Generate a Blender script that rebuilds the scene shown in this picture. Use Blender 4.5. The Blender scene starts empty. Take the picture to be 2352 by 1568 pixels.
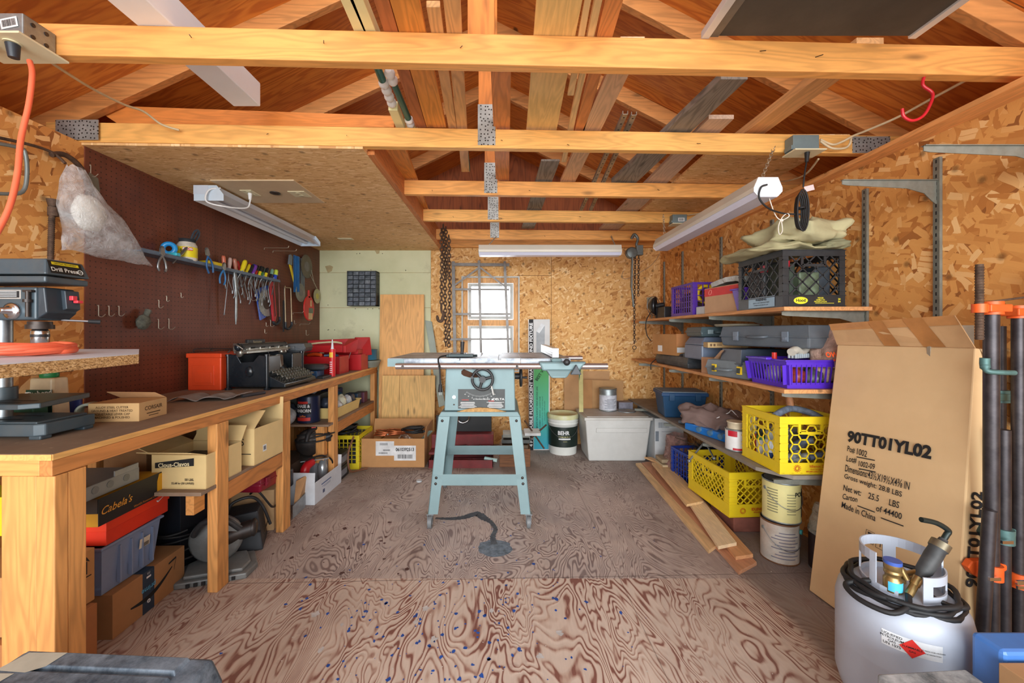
import bpy, bmesh, math, random
from mathutils import Matrix, Vector, noise, Euler
PI = math.pi
random.seed(7)
SC = bpy.context.scene
COL = SC.collection

CX, CY, F, H = 1155.0, 762.0, 920.0, 1.18      # the camera stands in the open door of the shed, 1.18 m up
cam_d = bpy.data.cameras.new('camera')
cam = bpy.data.objects.new('camera', cam_d); COL.objects.link(cam)
cam.location = (0, 0, H); cam.rotation_euler = (PI/2, 0, 0)
cam_d.sensor_width = 36.0; cam_d.lens = F*36/2352
cam_d.shift_x = (1176-CX)/2352; cam_d.shift_y = -(784-CY)/2352
cam_d.clip_start = 0.02; cam_d.clip_end = 200
SC.camera = cam

w = bpy.data.worlds.new('sky'); SC.world = w; w.use_nodes = True
wn = w.node_tree; wn.nodes.clear()
wo = wn.nodes.new('ShaderNodeOutputWorld'); bg = wn.nodes.new('ShaderNodeBackground')
bg.inputs[0].default_value = (0.93, 0.965, 1.0, 1); bg.inputs[1].default_value = 1.25
wn.links.new(bg.outputs[0], wo.inputs[0])

def area(name, loc, rot, sx, sy, power, col=(1, 1, 1)):
    l = bpy.data.lights.new(name, 'AREA'); l.shape = 'RECTANGLE'; l.size = sx; l.size_y = sy
    l.energy = power; l.color = col
    o = bpy.data.objects.new(name, l); COL.objects.link(o); o.location = loc; o.rotation_euler = rot
    return o
area('daylight_through_open_door', (-0.05, -6.0, 1.5), (math.radians(90), 0, 0), 8.0, 4.6, 930, (0.95, 0.98, 1.0))
area('daylight_through_window', (-0.13, 4.32, 1.28), (-PI/2, 0, 0), 0.5, 0.8, 9, (0.93, 0.97, 1.0))
SC.view_settings.view_transform = 'Standard'
SC.view_settings.look = 'None'
SC.view_settings.exposure = 0.22
SC.view_settings.gamma = 1.0
SC.view_settings.use_curve_mapping = False
SC.cycles.max_bounces = 10; SC.cycles.diffuse_bounces = 6; SC.cycles.glossy_bounces = 3
SC.cycles.transparent_max_bounces = 12; SC.cycles.transmission_bounces = 4
SC.cycles.use_denoising = True
SC.cycles.sample_clamp_indirect = 6

def P(x, y, Y):                                # where a line of sight meets depth Y
    return Vector(((x-CX)*Y/F, Y, H-(y-CY)*Y/F))
def G(x, y, Z=0.0):                            # ... meets height Z
    Y = (H-Z)*F/(y-CY)
    return Vector(((x-CX)*Y/F, Y, Z))
def V(*a): return Vector(a)
def fr(o, r, u):
    r = Vector(r).normalized(); u = Vector(u); u = (u-r*u.dot(r)).normalized(); n = r.cross(u)
    m = Matrix((r, u, n)).transposed().to_4x4(); m.translation = Vector(o); return m
def FC(x, y, z): return fr((x, y, z), (1, 0, 0), (0, 0, 1))      # a face turned to the door (-Y)
def FR(x, y, z): return fr((x, y, z), (0, 1, 0), (0, 0, 1))      # a face turned to +X
def FL(x, y, z): return fr((x, y, z), (0, -1, 0), (0, 0, 1))     # a face turned to -X
def FT(x, y, z, a=0): return fr((x, y, z), (math.cos(a), math.sin(a), 0), (-math.sin(a), math.cos(a), 0))
def cat(pts, n=6, closed=False):
    P_ = [Vector(p) for p in pts]; out = []; m = len(P_)
    rng = m if closed else m-1
    for i in range(rng):
        if closed: a, b, c, d = P_[i-1], P_[i], P_[(i+1) % m], P_[(i+2) % m]
        else: a, b, c, d = P_[max(i-1, 0)], P_[i], P_[i+1], P_[min(i+2, m-1)]
        for k in range(n):
            t = k/n
            out.append(0.5*((2*b)+(c-a)*t+(2*a-5*b+4*c-d)*t*t+(3*b-a-3*c+d)*t**3))
    if not closed: out.append(P_[-1])
    return out
_txt = {}
def text_data(s, bold, italic):
    k = (s, bold, italic)
    if k not in _txt:
        c = bpy.data.curves.new('t', 'FONT'); c.body = s; c.size = 1.0; c.offset = bold; c.shear = italic
        c.align_x = 'CENTER'; c.align_y = 'CENTER'; c.resolution_u = 3
        o = bpy.data.objects.new('t', c); me = bpy.data.meshes.new_from_object(o)
        _txt[k] = ([v.co.copy() for v in me.vertices], [tuple(p.vertices) for p in me.polygons])
        bpy.data.objects.remove(o); bpy.data.meshes.remove(me); bpy.data.curves.remove(c)
    return _txt[k]

class MB:
    def __init__(s): s.v = []; s.f = []; s.sm = []; s.M = None
    def add(s, vs, fs, smooth=False, M=None):
        b = len(s.v)
        for v in vs:
            v = Vector(v)
            if M is not None: v = M @ v
            if s.M is not None: v = s.M @ v
            s.v.append(v)
        for f in fs: s.f.append(tuple(b+i for i in f)); s.sm.append(smooth)
        return s
    def box(s, x0, x1, y0, y1, z0, z1, M=None):
        return s.add([(x0,y0,z0),(x1,y0,z0),(x1,y1,z0),(x0,y1,z0),(x0,y0,z1),(x1,y0,z1),(x1,y1,z1),(x0,y1,z1)],
                     [(0,3,2,1),(4,5,6,7),(0,1,5,4),(1,2,6,5),(2,3,7,6),(3,0,4,7)], M=M)
    def cb(s, c, sz, M=None):
        x, y, z = c; a, b, d = sz
        return s.box(x-a/2, x+a/2, y-b/2, y+b/2, z-d/2, z+d/2, M)
    def hexa(s, p):        # 8 corners: bottom ring then top ring
        return s.add(p, [(0,3,2,1),(4,5,6,7),(0,1,5,4),(1,2,6,5),(2,3,7,6),(3,0,4,7)])
    def taper(s, x0, x1, y0, y1, z0, z1, d, M=None):   # bottom drawn in by d
        return s.add([(x0+d,y0+d,z0),(x1-d,y0+d,z0),(x1-d,y1-d,z0),(x0+d,y1-d,z0),(x0,y0,z1),(x1,y0,z1),(x1,y1,z1),(x0,y1,z1)],
                     [(0,3,2,1),(4,5,6,7),(0,1,5,4),(1,2,6,5),(2,3,7,6),(3,0,4,7)], M=M)
    def bar(s, p0, p1, wd, ht, up=(0,0,1)):
        p0, p1 = Vector(p0), Vector(p1); d = (p1-p0); L = d.length; d.normalize(); up = Vector(up)
        if abs(d.dot(up)) > .98: up = Vector((1,0,0)) if abs(d.x) < .9 else Vector((0,1,0))
        m = fr(p0, d, up)
        return s.box(0, L, -ht/2, ht/2, -wd/2, wd/2, m)
    def cyl(s, p0, p1, r0, r1=None, n=16, caps=True, smooth=True):
        if r1 is None: r1 = r0
        p0, p1 = Vector(p0), Vector(p1); d = (p1-p0).normalized()
        a = d.orthogonal().normalized(); b = d.cross(a)
        vs = [p0+(a*math.cos(2*PI*i/n)+b*math.sin(2*PI*i/n))*r0 for i in range(n)]+[p1+(a*math.cos(2*PI*i/n)+b*math.sin(2*PI*i/n))*r1 for i in range(n)]
        s.add(vs, [(i, (i+1) % n, n+(i+1) % n, n+i) for i in range(n)], smooth)
        if caps:
            s.add(vs[:n], [tuple(reversed(range(n)))]); s.add(vs[n:], [tuple(range(n))])
        return s
    def tube(s, pts, r, n=8, closed=False, caps=True):
        pts = [Vector(p) for p in pts]; m = len(pts); rs = r if isinstance(r, (list, tuple)) else [r]*m
        a = None; vs = []
        for i, p in enumerate(pts):
            if closed: d = pts[(i+1) % m]-pts[i-1]
            else: d = pts[min(i+1, m-1)]-pts[max(i-1, 0)]
            if d.length < 1e-9: d = Vector((0,0,1))
            d.normalize()
            if a is None: a = d.orthogonal().normalized()
            a = a-d*a.dot(d)
            if a.length < 1e-6: a = d.orthogonal()
            a.normalize(); b = d.cross(a)
            vs += [p+(a*math.cos(2*PI*k/n)+b*math.sin(2*PI*k/n))*rs[i] for k in range(n)]
        fs = []
        for i in range(m if closed else m-1):
            j = (i+1) % m
            for k in range(n): fs.append((i*n+k, i*n+(k+1) % n, j*n+(k+1) % n, j*n+k))
        s.add(vs, fs, True)
        if caps and not closed: s.add(vs[:n], [tuple(reversed(range(n)))]); s.add(vs[-n:], [tuple(range(n))])
        return s
    def lathe(s, prof, n=24, o=(0,0,0), M=None, caps=True, smooth=True):
        vs = []; o = Vector(o)
        for r, z in prof: vs += [o+Vector((r*math.cos(2*PI*k/n), r*math.sin(2*PI*k/n), z)) for k in range(n)]
        fs = []
        for i in range(len(prof)-1):
            for k in range(n): fs.append((i*n+k, i*n+(k+1) % n, (i+1)*n+(k+1) % n, (i+1)*n+k))
        s.add(vs, fs, smooth, M)
        if caps:
            if prof[0][0] > 1e-5: s.add(vs[:n], [tuple(reversed(range(n)))], M=M)
            if prof[-1][0] > 1e-5: s.add(vs[-n:], [tuple(range(n))], M=M)
        return s
    def prism(s, poly, z0, z1, M=None):
        n = len(poly); vs = [(x, y, z0) for x, y in poly]+[(x, y, z1) for x, y in poly]
        return s.add(vs, [tuple(reversed(range(n))), tuple(range(n, 2*n))]+[(i, (i+1) % n, n+(i+1) % n, n+i) for i in range(n)], M=M)
    def ball(s, c, r, sc=(1,1,1), n=16, m=10, fn=None, M=None):
        vs = []; c = Vector(c)
        for i in range(m+1):
            t = PI*i/m
            for k in range(n):
                p = 2*PI*k/n; d = Vector((math.sin(t)*math.cos(p), math.sin(t)*math.sin(p), math.cos(t)))
                rr = r*(fn(d) if fn else 1)
                vs.append(c+Vector((d.x*rr*sc[0], d.y*rr*sc[1], d.z*rr*sc[2])))
        fs = [(i*n+k, (i+1)*n+k, (i+1)*n+(k+1) % n, i*n+(k+1) % n) for i in range(m) for k in range(n)]
        return s.add(vs, fs, True, M)
    def sheet(s, fn, nu, nv, th=0.0, smooth=True):
        g = [[Vector(fn(i/nu, j/nv)) for j in range(nv+1)] for i in range(nu+1)]
        vs = [g[i][j] for i in range(nu+1) for j in range(nv+1)]
        fs = [(i*(nv+1)+j, (i+1)*(nv+1)+j, (i+1)*(nv+1)+j+1, i*(nv+1)+j+1) for i in range(nu) for j in range(nv)]
        if th:
            nn = []
            for i in range(nu+1):
                for j in range(nv+1):
                    a = g[min(i+1, nu)][j]-g[max(i-1, 0)][j]; b = g[i][min(j+1, nv)]-g[i][max(j-1, 0)]
                    q = a.cross(b); q = q.normalized() if q.length > 1e-12 else Vector((0,0,1)); nn.append(q)
            o = len(vs); vs2 = [v-nn[i]*th for i, v in enumerate(vs)]
            s.add(vs+vs2, fs+[tuple(o+x for x in reversed(f)) for f in fs], smooth)
            rim = [(i, 0) for i in range(nu)]+[(nu, j) for j in range(nv)]+[(i, nv) for i in range(nu, 0, -1)]+[(0, j) for j in range(nv, 0, -1)]
            ids = [i*(nv+1)+j for i, j in rim]; b0 = len(s.v)-2*o
            for q in range(len(ids)):
                a, b = ids[q], ids[(q+1) % len(ids)]; s.f.append((b0+a, b0+o+a, b0+o+b, b0+b)); s.sm.append(False)
            return s
        return s.add(vs, fs, smooth)
    def text(s, t, size, M, bold=0.0, italic=0.0, sx=1.0):
        vs, fs = text_data(t, bold, italic)
        return s.add([(v.x*size*sx, v.y*size, 0.0) for v in vs], fs, M=M)
    def rect(s, w_, h_, M, cx=0, cy=0, z=0):
        return s.add([(cx-w_/2, cy-h_/2, z), (cx+w_/2, cy-h_/2, z), (cx+w_/2, cy+h_/2, z), (cx-w_/2, cy+h_/2, z)], [(0,1,2,3)], M=M)
    def ring(s, c, R, r, axis=(0,0,1), n=24, m=8, sc=(1,1), a0=0, a1=2*PI):
        ax = Vector(axis).normalized(); u = ax.orthogonal().normalized(); v = ax.cross(u)
        full = abs(a1-a0-2*PI) < 1e-6; k = n if full else n+1
        pts = [Vector(c)+u*R*sc[0]*math.cos(a0+(a1-a0)*i/n)+v*R*sc[1]*math.sin(a0+(a1-a0)*i/n) for i in range(k)]
        return s.tube(pts, r, m, closed=full)
    def mesh(s, name):
        me = bpy.data.meshes.new(name); me.from_pydata([tuple(v) for v in s.v], [], s.f)
        me.polygons.foreach_set('use_smooth', s.sm); me.update(); return me
    def build(s, name, mat, parent=None, bev=0, loc=None):
        o = bpy.data.objects.new(name, s.mesh(name)); COL.objects.link(o)
        o.data.materials.append(mat)
        if parent is not None: o.parent = parent
        if loc is not None: o.location = loc
        if bev:
            b = o.modifiers.new('bevel', 'BEVEL'); b.width = bev; b.segments = 2; b.limit_method = 'ANGLE'; b.angle_limit = 0.7
        return o
def jit(o, amt, sc, sub=0):      # crumple a mesh a little
    me = o.data
    for v in me.vertices:
        v.co += Vector(noise.noise_vector(v.co*sc+Vector((3.1, 1.7, 9.2))))*amt
    return o
def tag(o, label, category, group=None, kind=None):
    if label: o['label'] = label
    if category: o['category'] = category
    if group: o['group'] = group
    if kind: o['kind'] = kind
    return o
def thing(name, label, category, loc=(0,0,0), rz=0.0, group=None, rot=None):
    o = bpy.data.objects.new(name, None); COL.objects.link(o); o.empty_display_size = 0.05
    o.location = loc; o.rotation_euler = rot if rot is not None else (0, 0, rz)
    return tag(o, label, category, group)
def solo(name, mb, mat, label, category, group=None, bev=0, kind=None):
    return tag(mb.build(name, mat, None, bev), label, category, group, kind)
def struct(name, mb, mat, parent=None, bev=0):
    o = mb.build(name, mat, parent, bev)
    if parent is None: o['kind'] = 'structure'
    return o
def copy_tree(o, parent=None):
    c = o.copy(); COL.objects.link(c); c.parent = parent
    for ch in list(o.children): copy_tree(ch, c)
    return c

def lin(c):
    return tuple(((x/255)/12.92 if x/255 <= .04045 else ((x/255+.055)/1.055)**2.4) for x in c)+(1.0,)
class NT:
    def __init__(s, name):
        s.m = bpy.data.materials.new(name); s.m.use_nodes = True; s.t = s.m.node_tree; s.t.nodes.clear()
        s.out = s.n('ShaderNodeOutputMaterial'); s.b = s.n('ShaderNodeBsdfPrincipled'); s.l(s.b.outputs[0], s.out.inputs[0])
    def n(s, ty, **k):
        nd = s.t.nodes.new(ty)
        for a, b in k.items(): setattr(nd, a, b)
        return nd
    def l(s, a, b): s.t.links.new(a, b)
    def put(s, sock, v):
        if hasattr(v, 'is_output') or isinstance(v, bpy.types.NodeSocket): s.l(v, sock)
        else: sock.default_value = v
    def math(s, op, a, b=None, c=None, clamp=False):
        nd = s.n('ShaderNodeMath', operation=op); nd.use_clamp = clamp; s.put(nd.inputs[0], a)
        if b is not None: s.put(nd.inputs[1], b)
        if c is not None: s.put(nd.inputs[2], c)
        return nd.outputs[0]
    def co(s): return s.n('ShaderNodeTexCoord').outputs['Object']
    def map(s, v, loc=(0,0,0), rot=(0,0,0), sc=(1,1,1)):
        nd = s.n('ShaderNodeMapping'); s.l(v, nd.inputs[0]); nd.inputs[1].default_value = loc; nd.inputs[2].default_value = rot; nd.inputs[3].default_value = sc
        return nd.outputs[0]
    def noise(s, v, sc=5, det=3, rough=.5, dist=0, dim='3D'):
        nd = s.n('ShaderNodeTexNoise', noise_dimensions=dim); s.l(v, nd.inputs['Vector']); nd.inputs['Scale'].default_value = sc
        nd.inputs['Detail'].default_value = det; nd.inputs['Roughness'].default_value = rough; nd.inputs['Distortion'].default_value = dist
        return nd.outputs[0]
    def ramp(s, f, st, interp='LINEAR'):
        nd = s.n('ShaderNodeValToRGB'); s.l(f, nd.inputs[0]); cr = nd.color_ramp; cr.interpolation = interp
        while len(cr.elements) < len(st): cr.elements.new(0.5)
        for e, (p, c) in zip(cr.elements, st):
            e.position = p; e.color = c if len(c) == 4 else lin(c)
        return nd.outputs[0]
    def mix(s, f, a, b, mode='MIX'):
        nd = s.n('ShaderNodeMix', data_type='RGBA', blend_type=mode); s.put(nd.inputs[0], f); s.put(nd.inputs[6], a); s.put(nd.inputs[7], b)
        return nd.outputs[2]
    def bump(s, h, st=.3, d=.01):
        nd = s.n('ShaderNodeBump'); nd.inputs['Strength'].default_value = st; nd.inputs['Distance'].default_value = d
        s.l(h, nd.inputs['Height']); s.l(nd.outputs[0], s.b.inputs['Normal'])
    def fin(s, col, rough=.6, metal=0, **k):
        s.put(s.b.inputs['Base Color'], col); s.put(s.b.inputs['Roughness'], rough); s.put(s.b.inputs['Metallic'], metal)
        for a, b in k.items(): s.b.inputs[a].default_value = b
        return s.m
    def swz(s, plane):
        v = s.co()
        if plane == 'XY': return v
        sp = s.n('ShaderNodeSeparateXYZ'); s.l(v, sp.inputs[0]); cb = s.n('ShaderNodeCombineXYZ')
        a, b = {'XZ': (0, 2), 'YZ': (1, 2)}[plane]
        s.l(sp.outputs[a], cb.inputs[0]); s.l(sp.outputs[b], cb.inputs[1]); return cb.outputs[0]
_M = {}
def plain(col, rough=.5, metal=0.0, var=.12, sc=12, bump=0.0, dirt=None, amt=.5, alpha=1.0, trans=0.0, spec=None, sss=0):
    k = ('p', col, rough, metal, var, sc, bump, dirt, amt, alpha, trans)
    if k in _M: return _M[k]
    t = NT('surface'); v = t.co(); n = t.noise(v, sc, 4, .6)
    c = lin(col); lo = tuple(x*(1-var*1.6) for x in c[:3])+(1,); hi = tuple(min(1, x*(1+var)) for x in c[:3])+(1,)
    cc = t.ramp(n, [(.3, lo), (.7, hi)])
    if dirt:
        d = t.noise(v, sc*.6, 6, .75); f = t.ramp(d, [(.5-.12, (0,0,0,1)), (.5+.2, (amt,amt,amt,1))])
        cc = t.mix(f, cc, lin(dirt))
    if bump: t.bump(t.noise(v, sc*4, 4, .6), bump, .004)
    kw = {}
    if alpha < 1: kw['Alpha'] = alpha
    if trans: kw['Transmission Weight'] = trans; kw['IOR'] = 1.3
    _M[k] = t.fin(cc, rough, metal, **kw); return _M[k]
def wood(col=(214,150,84), axis='X', dark=.30, rough=.62, knots=True, sc=1.0, streak=None):
    k = ('w', col, axis, dark, rough, knots, sc)
    if k in _M: return _M[k]
    t = NT('lumber'); v = t.co(); oi = t.n('ShaderNodeObjectInfo')
    off = t.n('ShaderNodeVectorMath', operation='ADD'); t.l(v, off.inputs[0])
    cb = t.n('ShaderNodeCombineXYZ'); r = t.math('MULTIPLY', oi.outputs['Random'], 37.0)
    for i in range(3): t.l(r, cb.inputs[i])
    t.l(cb.outputs[0], off.inputs[1]); v = off.outputs[0]
    st = {'X': (1.0, 9, 9), 'Y': (9, 1.0, 9), 'Z': (9, 9, 1.0)}[axis]
    m = t.map(v, sc=tuple(x*sc for x in st))
    n0 = t.noise(m, 1.6, 2, .5, .3)
    rings = t.math('SINE', t.math('MULTIPLY', n0, 70.0))
    g = t.math('MULTIPLY_ADD', rings, .5, .5)
    c = lin(col); a = tuple(x*(1-dark) for x in c[:3])+(1,); b = tuple(min(1, x*1.1) for x in c[:3])+(1,)
    cc = t.ramp(g, [(0, b), (.55, c), (1, a)])
    fine = t.noise(t.map(v, sc=tuple(x*6*sc for x in st)), 2.5, 3, .6)
    cc = t.mix(t.math('MULTIPLY', t.math('SUBTRACT', fine, .35, clamp=True), .9), cc, tuple(x*.62 for x in c[:3])+(1,))
    big = t.noise(v, 3.0, 2, .5)
    cc = t.mix(t.math('MULTIPLY', t.math('SUBTRACT', big, .45, clamp=True), 1.2), cc, tuple(min(1, x*1.25) for x in c[:3])+(1,))
    if knots:
        vo = t.n('ShaderNodeTexVoronoi', feature='F1'); vo.inputs['Scale'].default_value = 1.0
        kst = {'X': (2.6, 9, 9), 'Y': (9, 2.6, 9), 'Z': (9, 9, 2.6)}[axis]
        t.l(t.map(v, sc=kst), vo.inputs['Vector'])
        kk = t.ramp(vo.outputs['Distance'], [(.05, (1,1,1,1)), (.14, (0,0,0,1))])
        cc = t.mix(t.math('MULTIPLY', kk, .75), cc, tuple(x*.28 for x in c[:3])+(1,))
    t.bump(fine, .15, .002)
    _M[k] = t.fin(cc, rough); return _M[k]
def osb(plane, tone, L=.075, W=.018, seam=None, flat=.0, ang=None):
    t = NT('oriented_strand_board'); v = t.swz(plane)
    wv = t.n('ShaderNodeVectorMath', operation='ADD'); nz = t.n('ShaderNodeTexNoise'); t.l(v, nz.inputs['Vector']); nz.inputs['Scale'].default_value = 9; nz.inputs['Detail'].default_value = 2
    sc_ = t.n('ShaderNodeVectorMath', operation='MULTIPLY_ADD'); t.l(nz.outputs[1], sc_.inputs[0]); sc_.inputs[1].default_value = (.022,.022,0); sc_.inputs[2].default_value = (-.011,-.011,0)
    t.l(v, wv.inputs[0]); t.l(sc_.outputs[0], wv.inputs[1]); v2 = wv.outputs[0]
    hi, md, lo, dk = [lin(c) for c in tone]
    col = None
    angs = ang or [.35, 1.25, -1.05, 2.4, -.35, .85, 1.75, 2.85]
    for i, a in enumerate(angs):
        f = 1.25-.09*i
        m = t.map(v2, loc=(i*3.7, i*1.3, 0), rot=(0, 0, a), sc=(1, 1, 1)); m = t.map(m, sc=(1/(L*f), 1/(W*f), 1))
        vo = t.n('ShaderNodeTexVoronoi', voronoi_dimensions='2D', feature='F1', distance='CHEBYCHEV'); vo.inputs['Scale'].default_value = 1; vo.inputs['Randomness'].default_value = .85
        t.l(m, vo.inputs['Vector']); sp = t.n('ShaderNodeSeparateColor'); t.l(vo.outputs['Color'], sp.inputs[0])
        c = t.ramp(sp.outputs[0], [(0, lo), (.35, md), (.75, md), (1, hi)] if i else [(0, dk), (.5, lo), (1, md)])
        gr = t.noise(t.map(m, sc=(.5, 3, 1)), 3, 2, .5); c = t.mix(t.math('MULTIPLY', gr, .22), c, dk)
        if col is None: col = c
        else:
            msk = t.math('MULTIPLY', t.math('GREATER_THAN', sp.outputs[1], .62), t.math('LESS_THAN', vo.outputs['Distance'], .42))
            col = t.mix(msk, col, c)
    vd = t.n('ShaderNodeTexVoronoi', voronoi_dimensions='2D'); vd.inputs['Scale'].default_value = 5.0; t.l(v, vd.inputs['Vector'])
    dd = t.ramp(vd.outputs['Distance'], [(.03, (1,1,1,1)), (.09, (0,0,0,1))]); col = t.mix(t.math('MULTIPLY', dd, .6), col, tuple(x*.25 for x in dk[:3])+(1,))
    if flat: col = t.mix(flat, col, md)
    bn = t.n('ShaderNodeRGBToBW'); t.l(col, bn.inputs[0]); t.bump(bn.outputs[0], .25, .004)
    return t.fin(col, .7)
STEEL = plain((150,155,158), .38, .9, .15, 20)
GALV = plain((160,168,170), .45, .7, .15, 25, dirt=(120,120,115), amt=.5)
DARKSTEEL = plain((62,60,60), .45, .7, .25, 15, dirt=(95,80,70), amt=.6)
RUST = plain((82,62,50), .75, .4, .35, 30, .4, dirt=(120,95,75), amt=.6)
CHROME = plain((200,202,205), .2, 1.0, .05, 10)
BLACKP = plain((34,35,38), .45, 0, .2, 12, dirt=(85,85,85), amt=.35)
RUBBER = plain((28,28,30), .6, 0, .2, 12)
CREAM = plain((222,214,180), .45, 0, .05)
WHITE = plain((225,226,226), .4, 0, .05)
INK = plain((25,25,27), .7, 0, .05)
CARD = plain((188,146,102), .85, 0, .07, 7, .1, dirt=(150,112,76), amt=.25)
CARDIN = plain((160,122,84), .9, 0, .1, 7, .1)
REDP = plain((190,28,30), .4, 0, .1, 8, dirt=(120,25,25), amt=.3)
XL, YB, ZW = -1.93, 4.22, 2.047
def XR(Y): return 1.858-0.047*Y
OSB_R = osb('YZ', [(250,204,140),(226,162,88),(194,124,58),(150,90,40)], .12, .036)
OSB_B = osb('XZ', [(250,216,160),(230,180,112),(204,146,78),(160,104,50)], .095, .027)
OSB_C = osb('XY', [(250,218,168),(230,188,130),(212,164,104),(182,130,80)], .085, .013, ang=[.05,.3,-.25,.15,-.1,.4,-.4,3.0])
def floor_material():
    t = NT('floor_plywood'); v = t.co(); sp = t.n('ShaderNodeSeparateXYZ'); t.l(v, sp.inputs[0]); X, Y = sp.outputs[0], sp.outputs[1]
    near = t.math('LESS_THAN', Y, 1.918)
    cb = t.n('ShaderNodeCombineXYZ'); t.l(near, cb.inputs[2])
    v2 = t.n('ShaderNodeVectorMath', operation='MULTIPLY_ADD'); t.l(cb.outputs[0], v2.inputs[0]); v2.inputs[1].default_value = (0,0,5); t.l(v, v2.inputs[2])
    m = t.map(v2.outputs[0], sc=(3.6, 1.15, 1)); n0 = t.noise(m, 1.0, 3.0, .5, .7)
    s = t.math('SINE', t.math('MULTIPLY', n0, t.math('MULTIPLY_ADD', near, -95.0, 300.0))); g = t.math('MULTIPLY_ADD', s, .5, .5)
    wob = t.noise(t.map(v, sc=(30, 5, 1)), 1, 3, .6)
    g = t.math('ADD', g, t.math('MULTIPLY', t.math('SUBTRACT', wob, .5), .9))
    wide = t.noise(t.map(v, loc=(5,2,0), sc=(3,1.5,1)), 1.5, 2, .5)
    g = t.math('ADD', g, t.math('MULTIPLY', t.math('SUBTRACT', wide, .5), .9))
    fade = t.noise(t.map(v, loc=(9,1,0), sc=(2.2,.9,1)), 1.6, 3, .6); g = t.math('ADD', g, t.math('MULTIPLY', t.math('SUBTRACT', fade, .52), 1.1))
    nearc = t.ramp(g, [(.35, (222,204,188)), (.75, (204,178,160)), (.98, (156,112,98)), (1.0, (136,88,76))])
    farc = t.ramp(g, [(.4, (206,190,180)), (.75, (190,172,162)), (.97, (146,128,122)), (1.0, (130,112,108))])
    dirt = t.noise(v, 2.2, 5, .65)
    farc = t.mix(t.math('MULTIPLY', t.ramp(dirt, [(.42, (0,0,0,1)), (.66, (1,1,1,1))]), .45), farc, lin((150,144,144)))
    c = t.mix(near, farc, nearc)
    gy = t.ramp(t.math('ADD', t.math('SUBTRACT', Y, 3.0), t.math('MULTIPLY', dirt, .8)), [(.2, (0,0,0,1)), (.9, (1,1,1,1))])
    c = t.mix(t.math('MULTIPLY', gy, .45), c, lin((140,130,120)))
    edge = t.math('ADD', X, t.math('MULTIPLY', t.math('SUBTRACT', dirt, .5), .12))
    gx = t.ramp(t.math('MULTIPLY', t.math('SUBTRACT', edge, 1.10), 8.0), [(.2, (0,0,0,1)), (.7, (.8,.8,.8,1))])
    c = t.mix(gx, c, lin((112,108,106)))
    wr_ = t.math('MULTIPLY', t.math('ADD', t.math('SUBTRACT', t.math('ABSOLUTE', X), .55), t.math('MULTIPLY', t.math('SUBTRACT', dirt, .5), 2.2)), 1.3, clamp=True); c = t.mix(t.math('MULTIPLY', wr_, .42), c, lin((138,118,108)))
    red = t.noise(v, 5.5, 4, .7); c = t.mix(t.math('MULTIPLY', t.ramp(red, [(.62, (0,0,0,1)), (.74, (1,1,1,1))]), .5), c, lin((120,72,66)))
    fine = t.noise(t.map(v, sc=(90, 7, 1)), 1, 3, .6); c = t.mix(t.math('MULTIPLY', fine, .28), c, lin((112,84,74)))
    for (sock, a, hw) in ((Y, 1.918, .002), (Y, 4.0, .002)):
        sm = t.math('LESS_THAN', t.math('ABSOLUTE', t.math('SUBTRACT', t.math('MULTIPLY_ADD', X, -.03, sock), a)), hw); c = t.mix(t.math('MULTIPLY', sm, .75), c, lin((84,66,58)))
    for a in (-1.45, .56):
        sm = t.math('LESS_THAN', t.math('ABSOLUTE', t.math('SUBTRACT', X, a)), .0018); c = t.mix(t.math('MULTIPLY', sm, .5), c, lin((84,66,58)))
    t.bump(g, .2, .003)
    return t.fin(c, .72)
fl = MB(); fl.box(XL-.1, 1.95, .02, YB+.05, -.03, 0)
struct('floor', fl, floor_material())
g = MB(); g.box(-6, 6, -6, .02, -.06, -.035); struct('bounce_ground_outside', g, plain((206,202,192), .9, 0, .05, 3))  # unseen apron, added and kept pale to bounce daylight into the shed

def pegboard_material():
    t = NT('pegboard'); v = t.swz('YZ'); m = t.map(v, sc=(1/.0254, 1/.0254, 1))
    fr_ = t.n('ShaderNodeVectorMath', operation='FRACTION'); t.l(m, fr_.inputs[0])
    sb = t.n('ShaderNodeVectorMath', operation='SUBTRACT'); t.l(fr_.outputs[0], sb.inputs[0]); sb.inputs[1].default_value = (.5,.5,0)
    ln = t.n('ShaderNodeVectorMath', operation='LENGTH'); t.l(sb.outputs[0], ln.inputs[0])
    hole = t.math('LESS_THAN', ln.outputs['Value'], .13)
    n = t.noise(v, 3, 4, .6); c = t.ramp(n, [(.3, (98,50,34)), (.7, (120,66,46))])
    st = t.noise(t.map(v, sc=(14, 2, 1)), 1.5, 3, .5); c = t.mix(t.math('MULTIPLY', t.math('SUBTRACT', st, .5, clamp=True), 1.5), c, lin((64,34,28)))
    spk = t.noise(v, 60, 2, .5); c = t.mix(t.ramp(spk, [(.74, (0,0,0,1)), (.77, (.5,.5,.5,1))]), c, lin((160,110,80)))
    c = t.mix(t.math('MULTIPLY', hole, .85), c, lin((30,16,12)))
    return t.fin(c, .5)
wl = MB(); wl.box(XL-.1, XL, .02, YB+.1, 0, ZW); struct('wall_left', wl, OSB_R)
pg = MB(); pg.box(XL, XL+.006, 1.845, YB-.001, .80, ZW-.002); pb = struct('wall_left_pegboard', pg, pegboard_material())
wr = MB(); wr.hexa([(XR(.02),.02,0),(XR(.02)+.1,.02,0),(XR(4.3)+.1,4.3,0),(XR(4.3),4.3,0),(XR(.02),.02,ZW),(XR(.02)+.1,.02,ZW),(XR(4.3)+.1,4.3,ZW),(XR(4.3),4.3,ZW)])
struct('wall_right', wr, OSB_R)
WX0, WX1, WZ0, WZ1 = -.435, .175, .76, 1.765
wb = MB()
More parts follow.
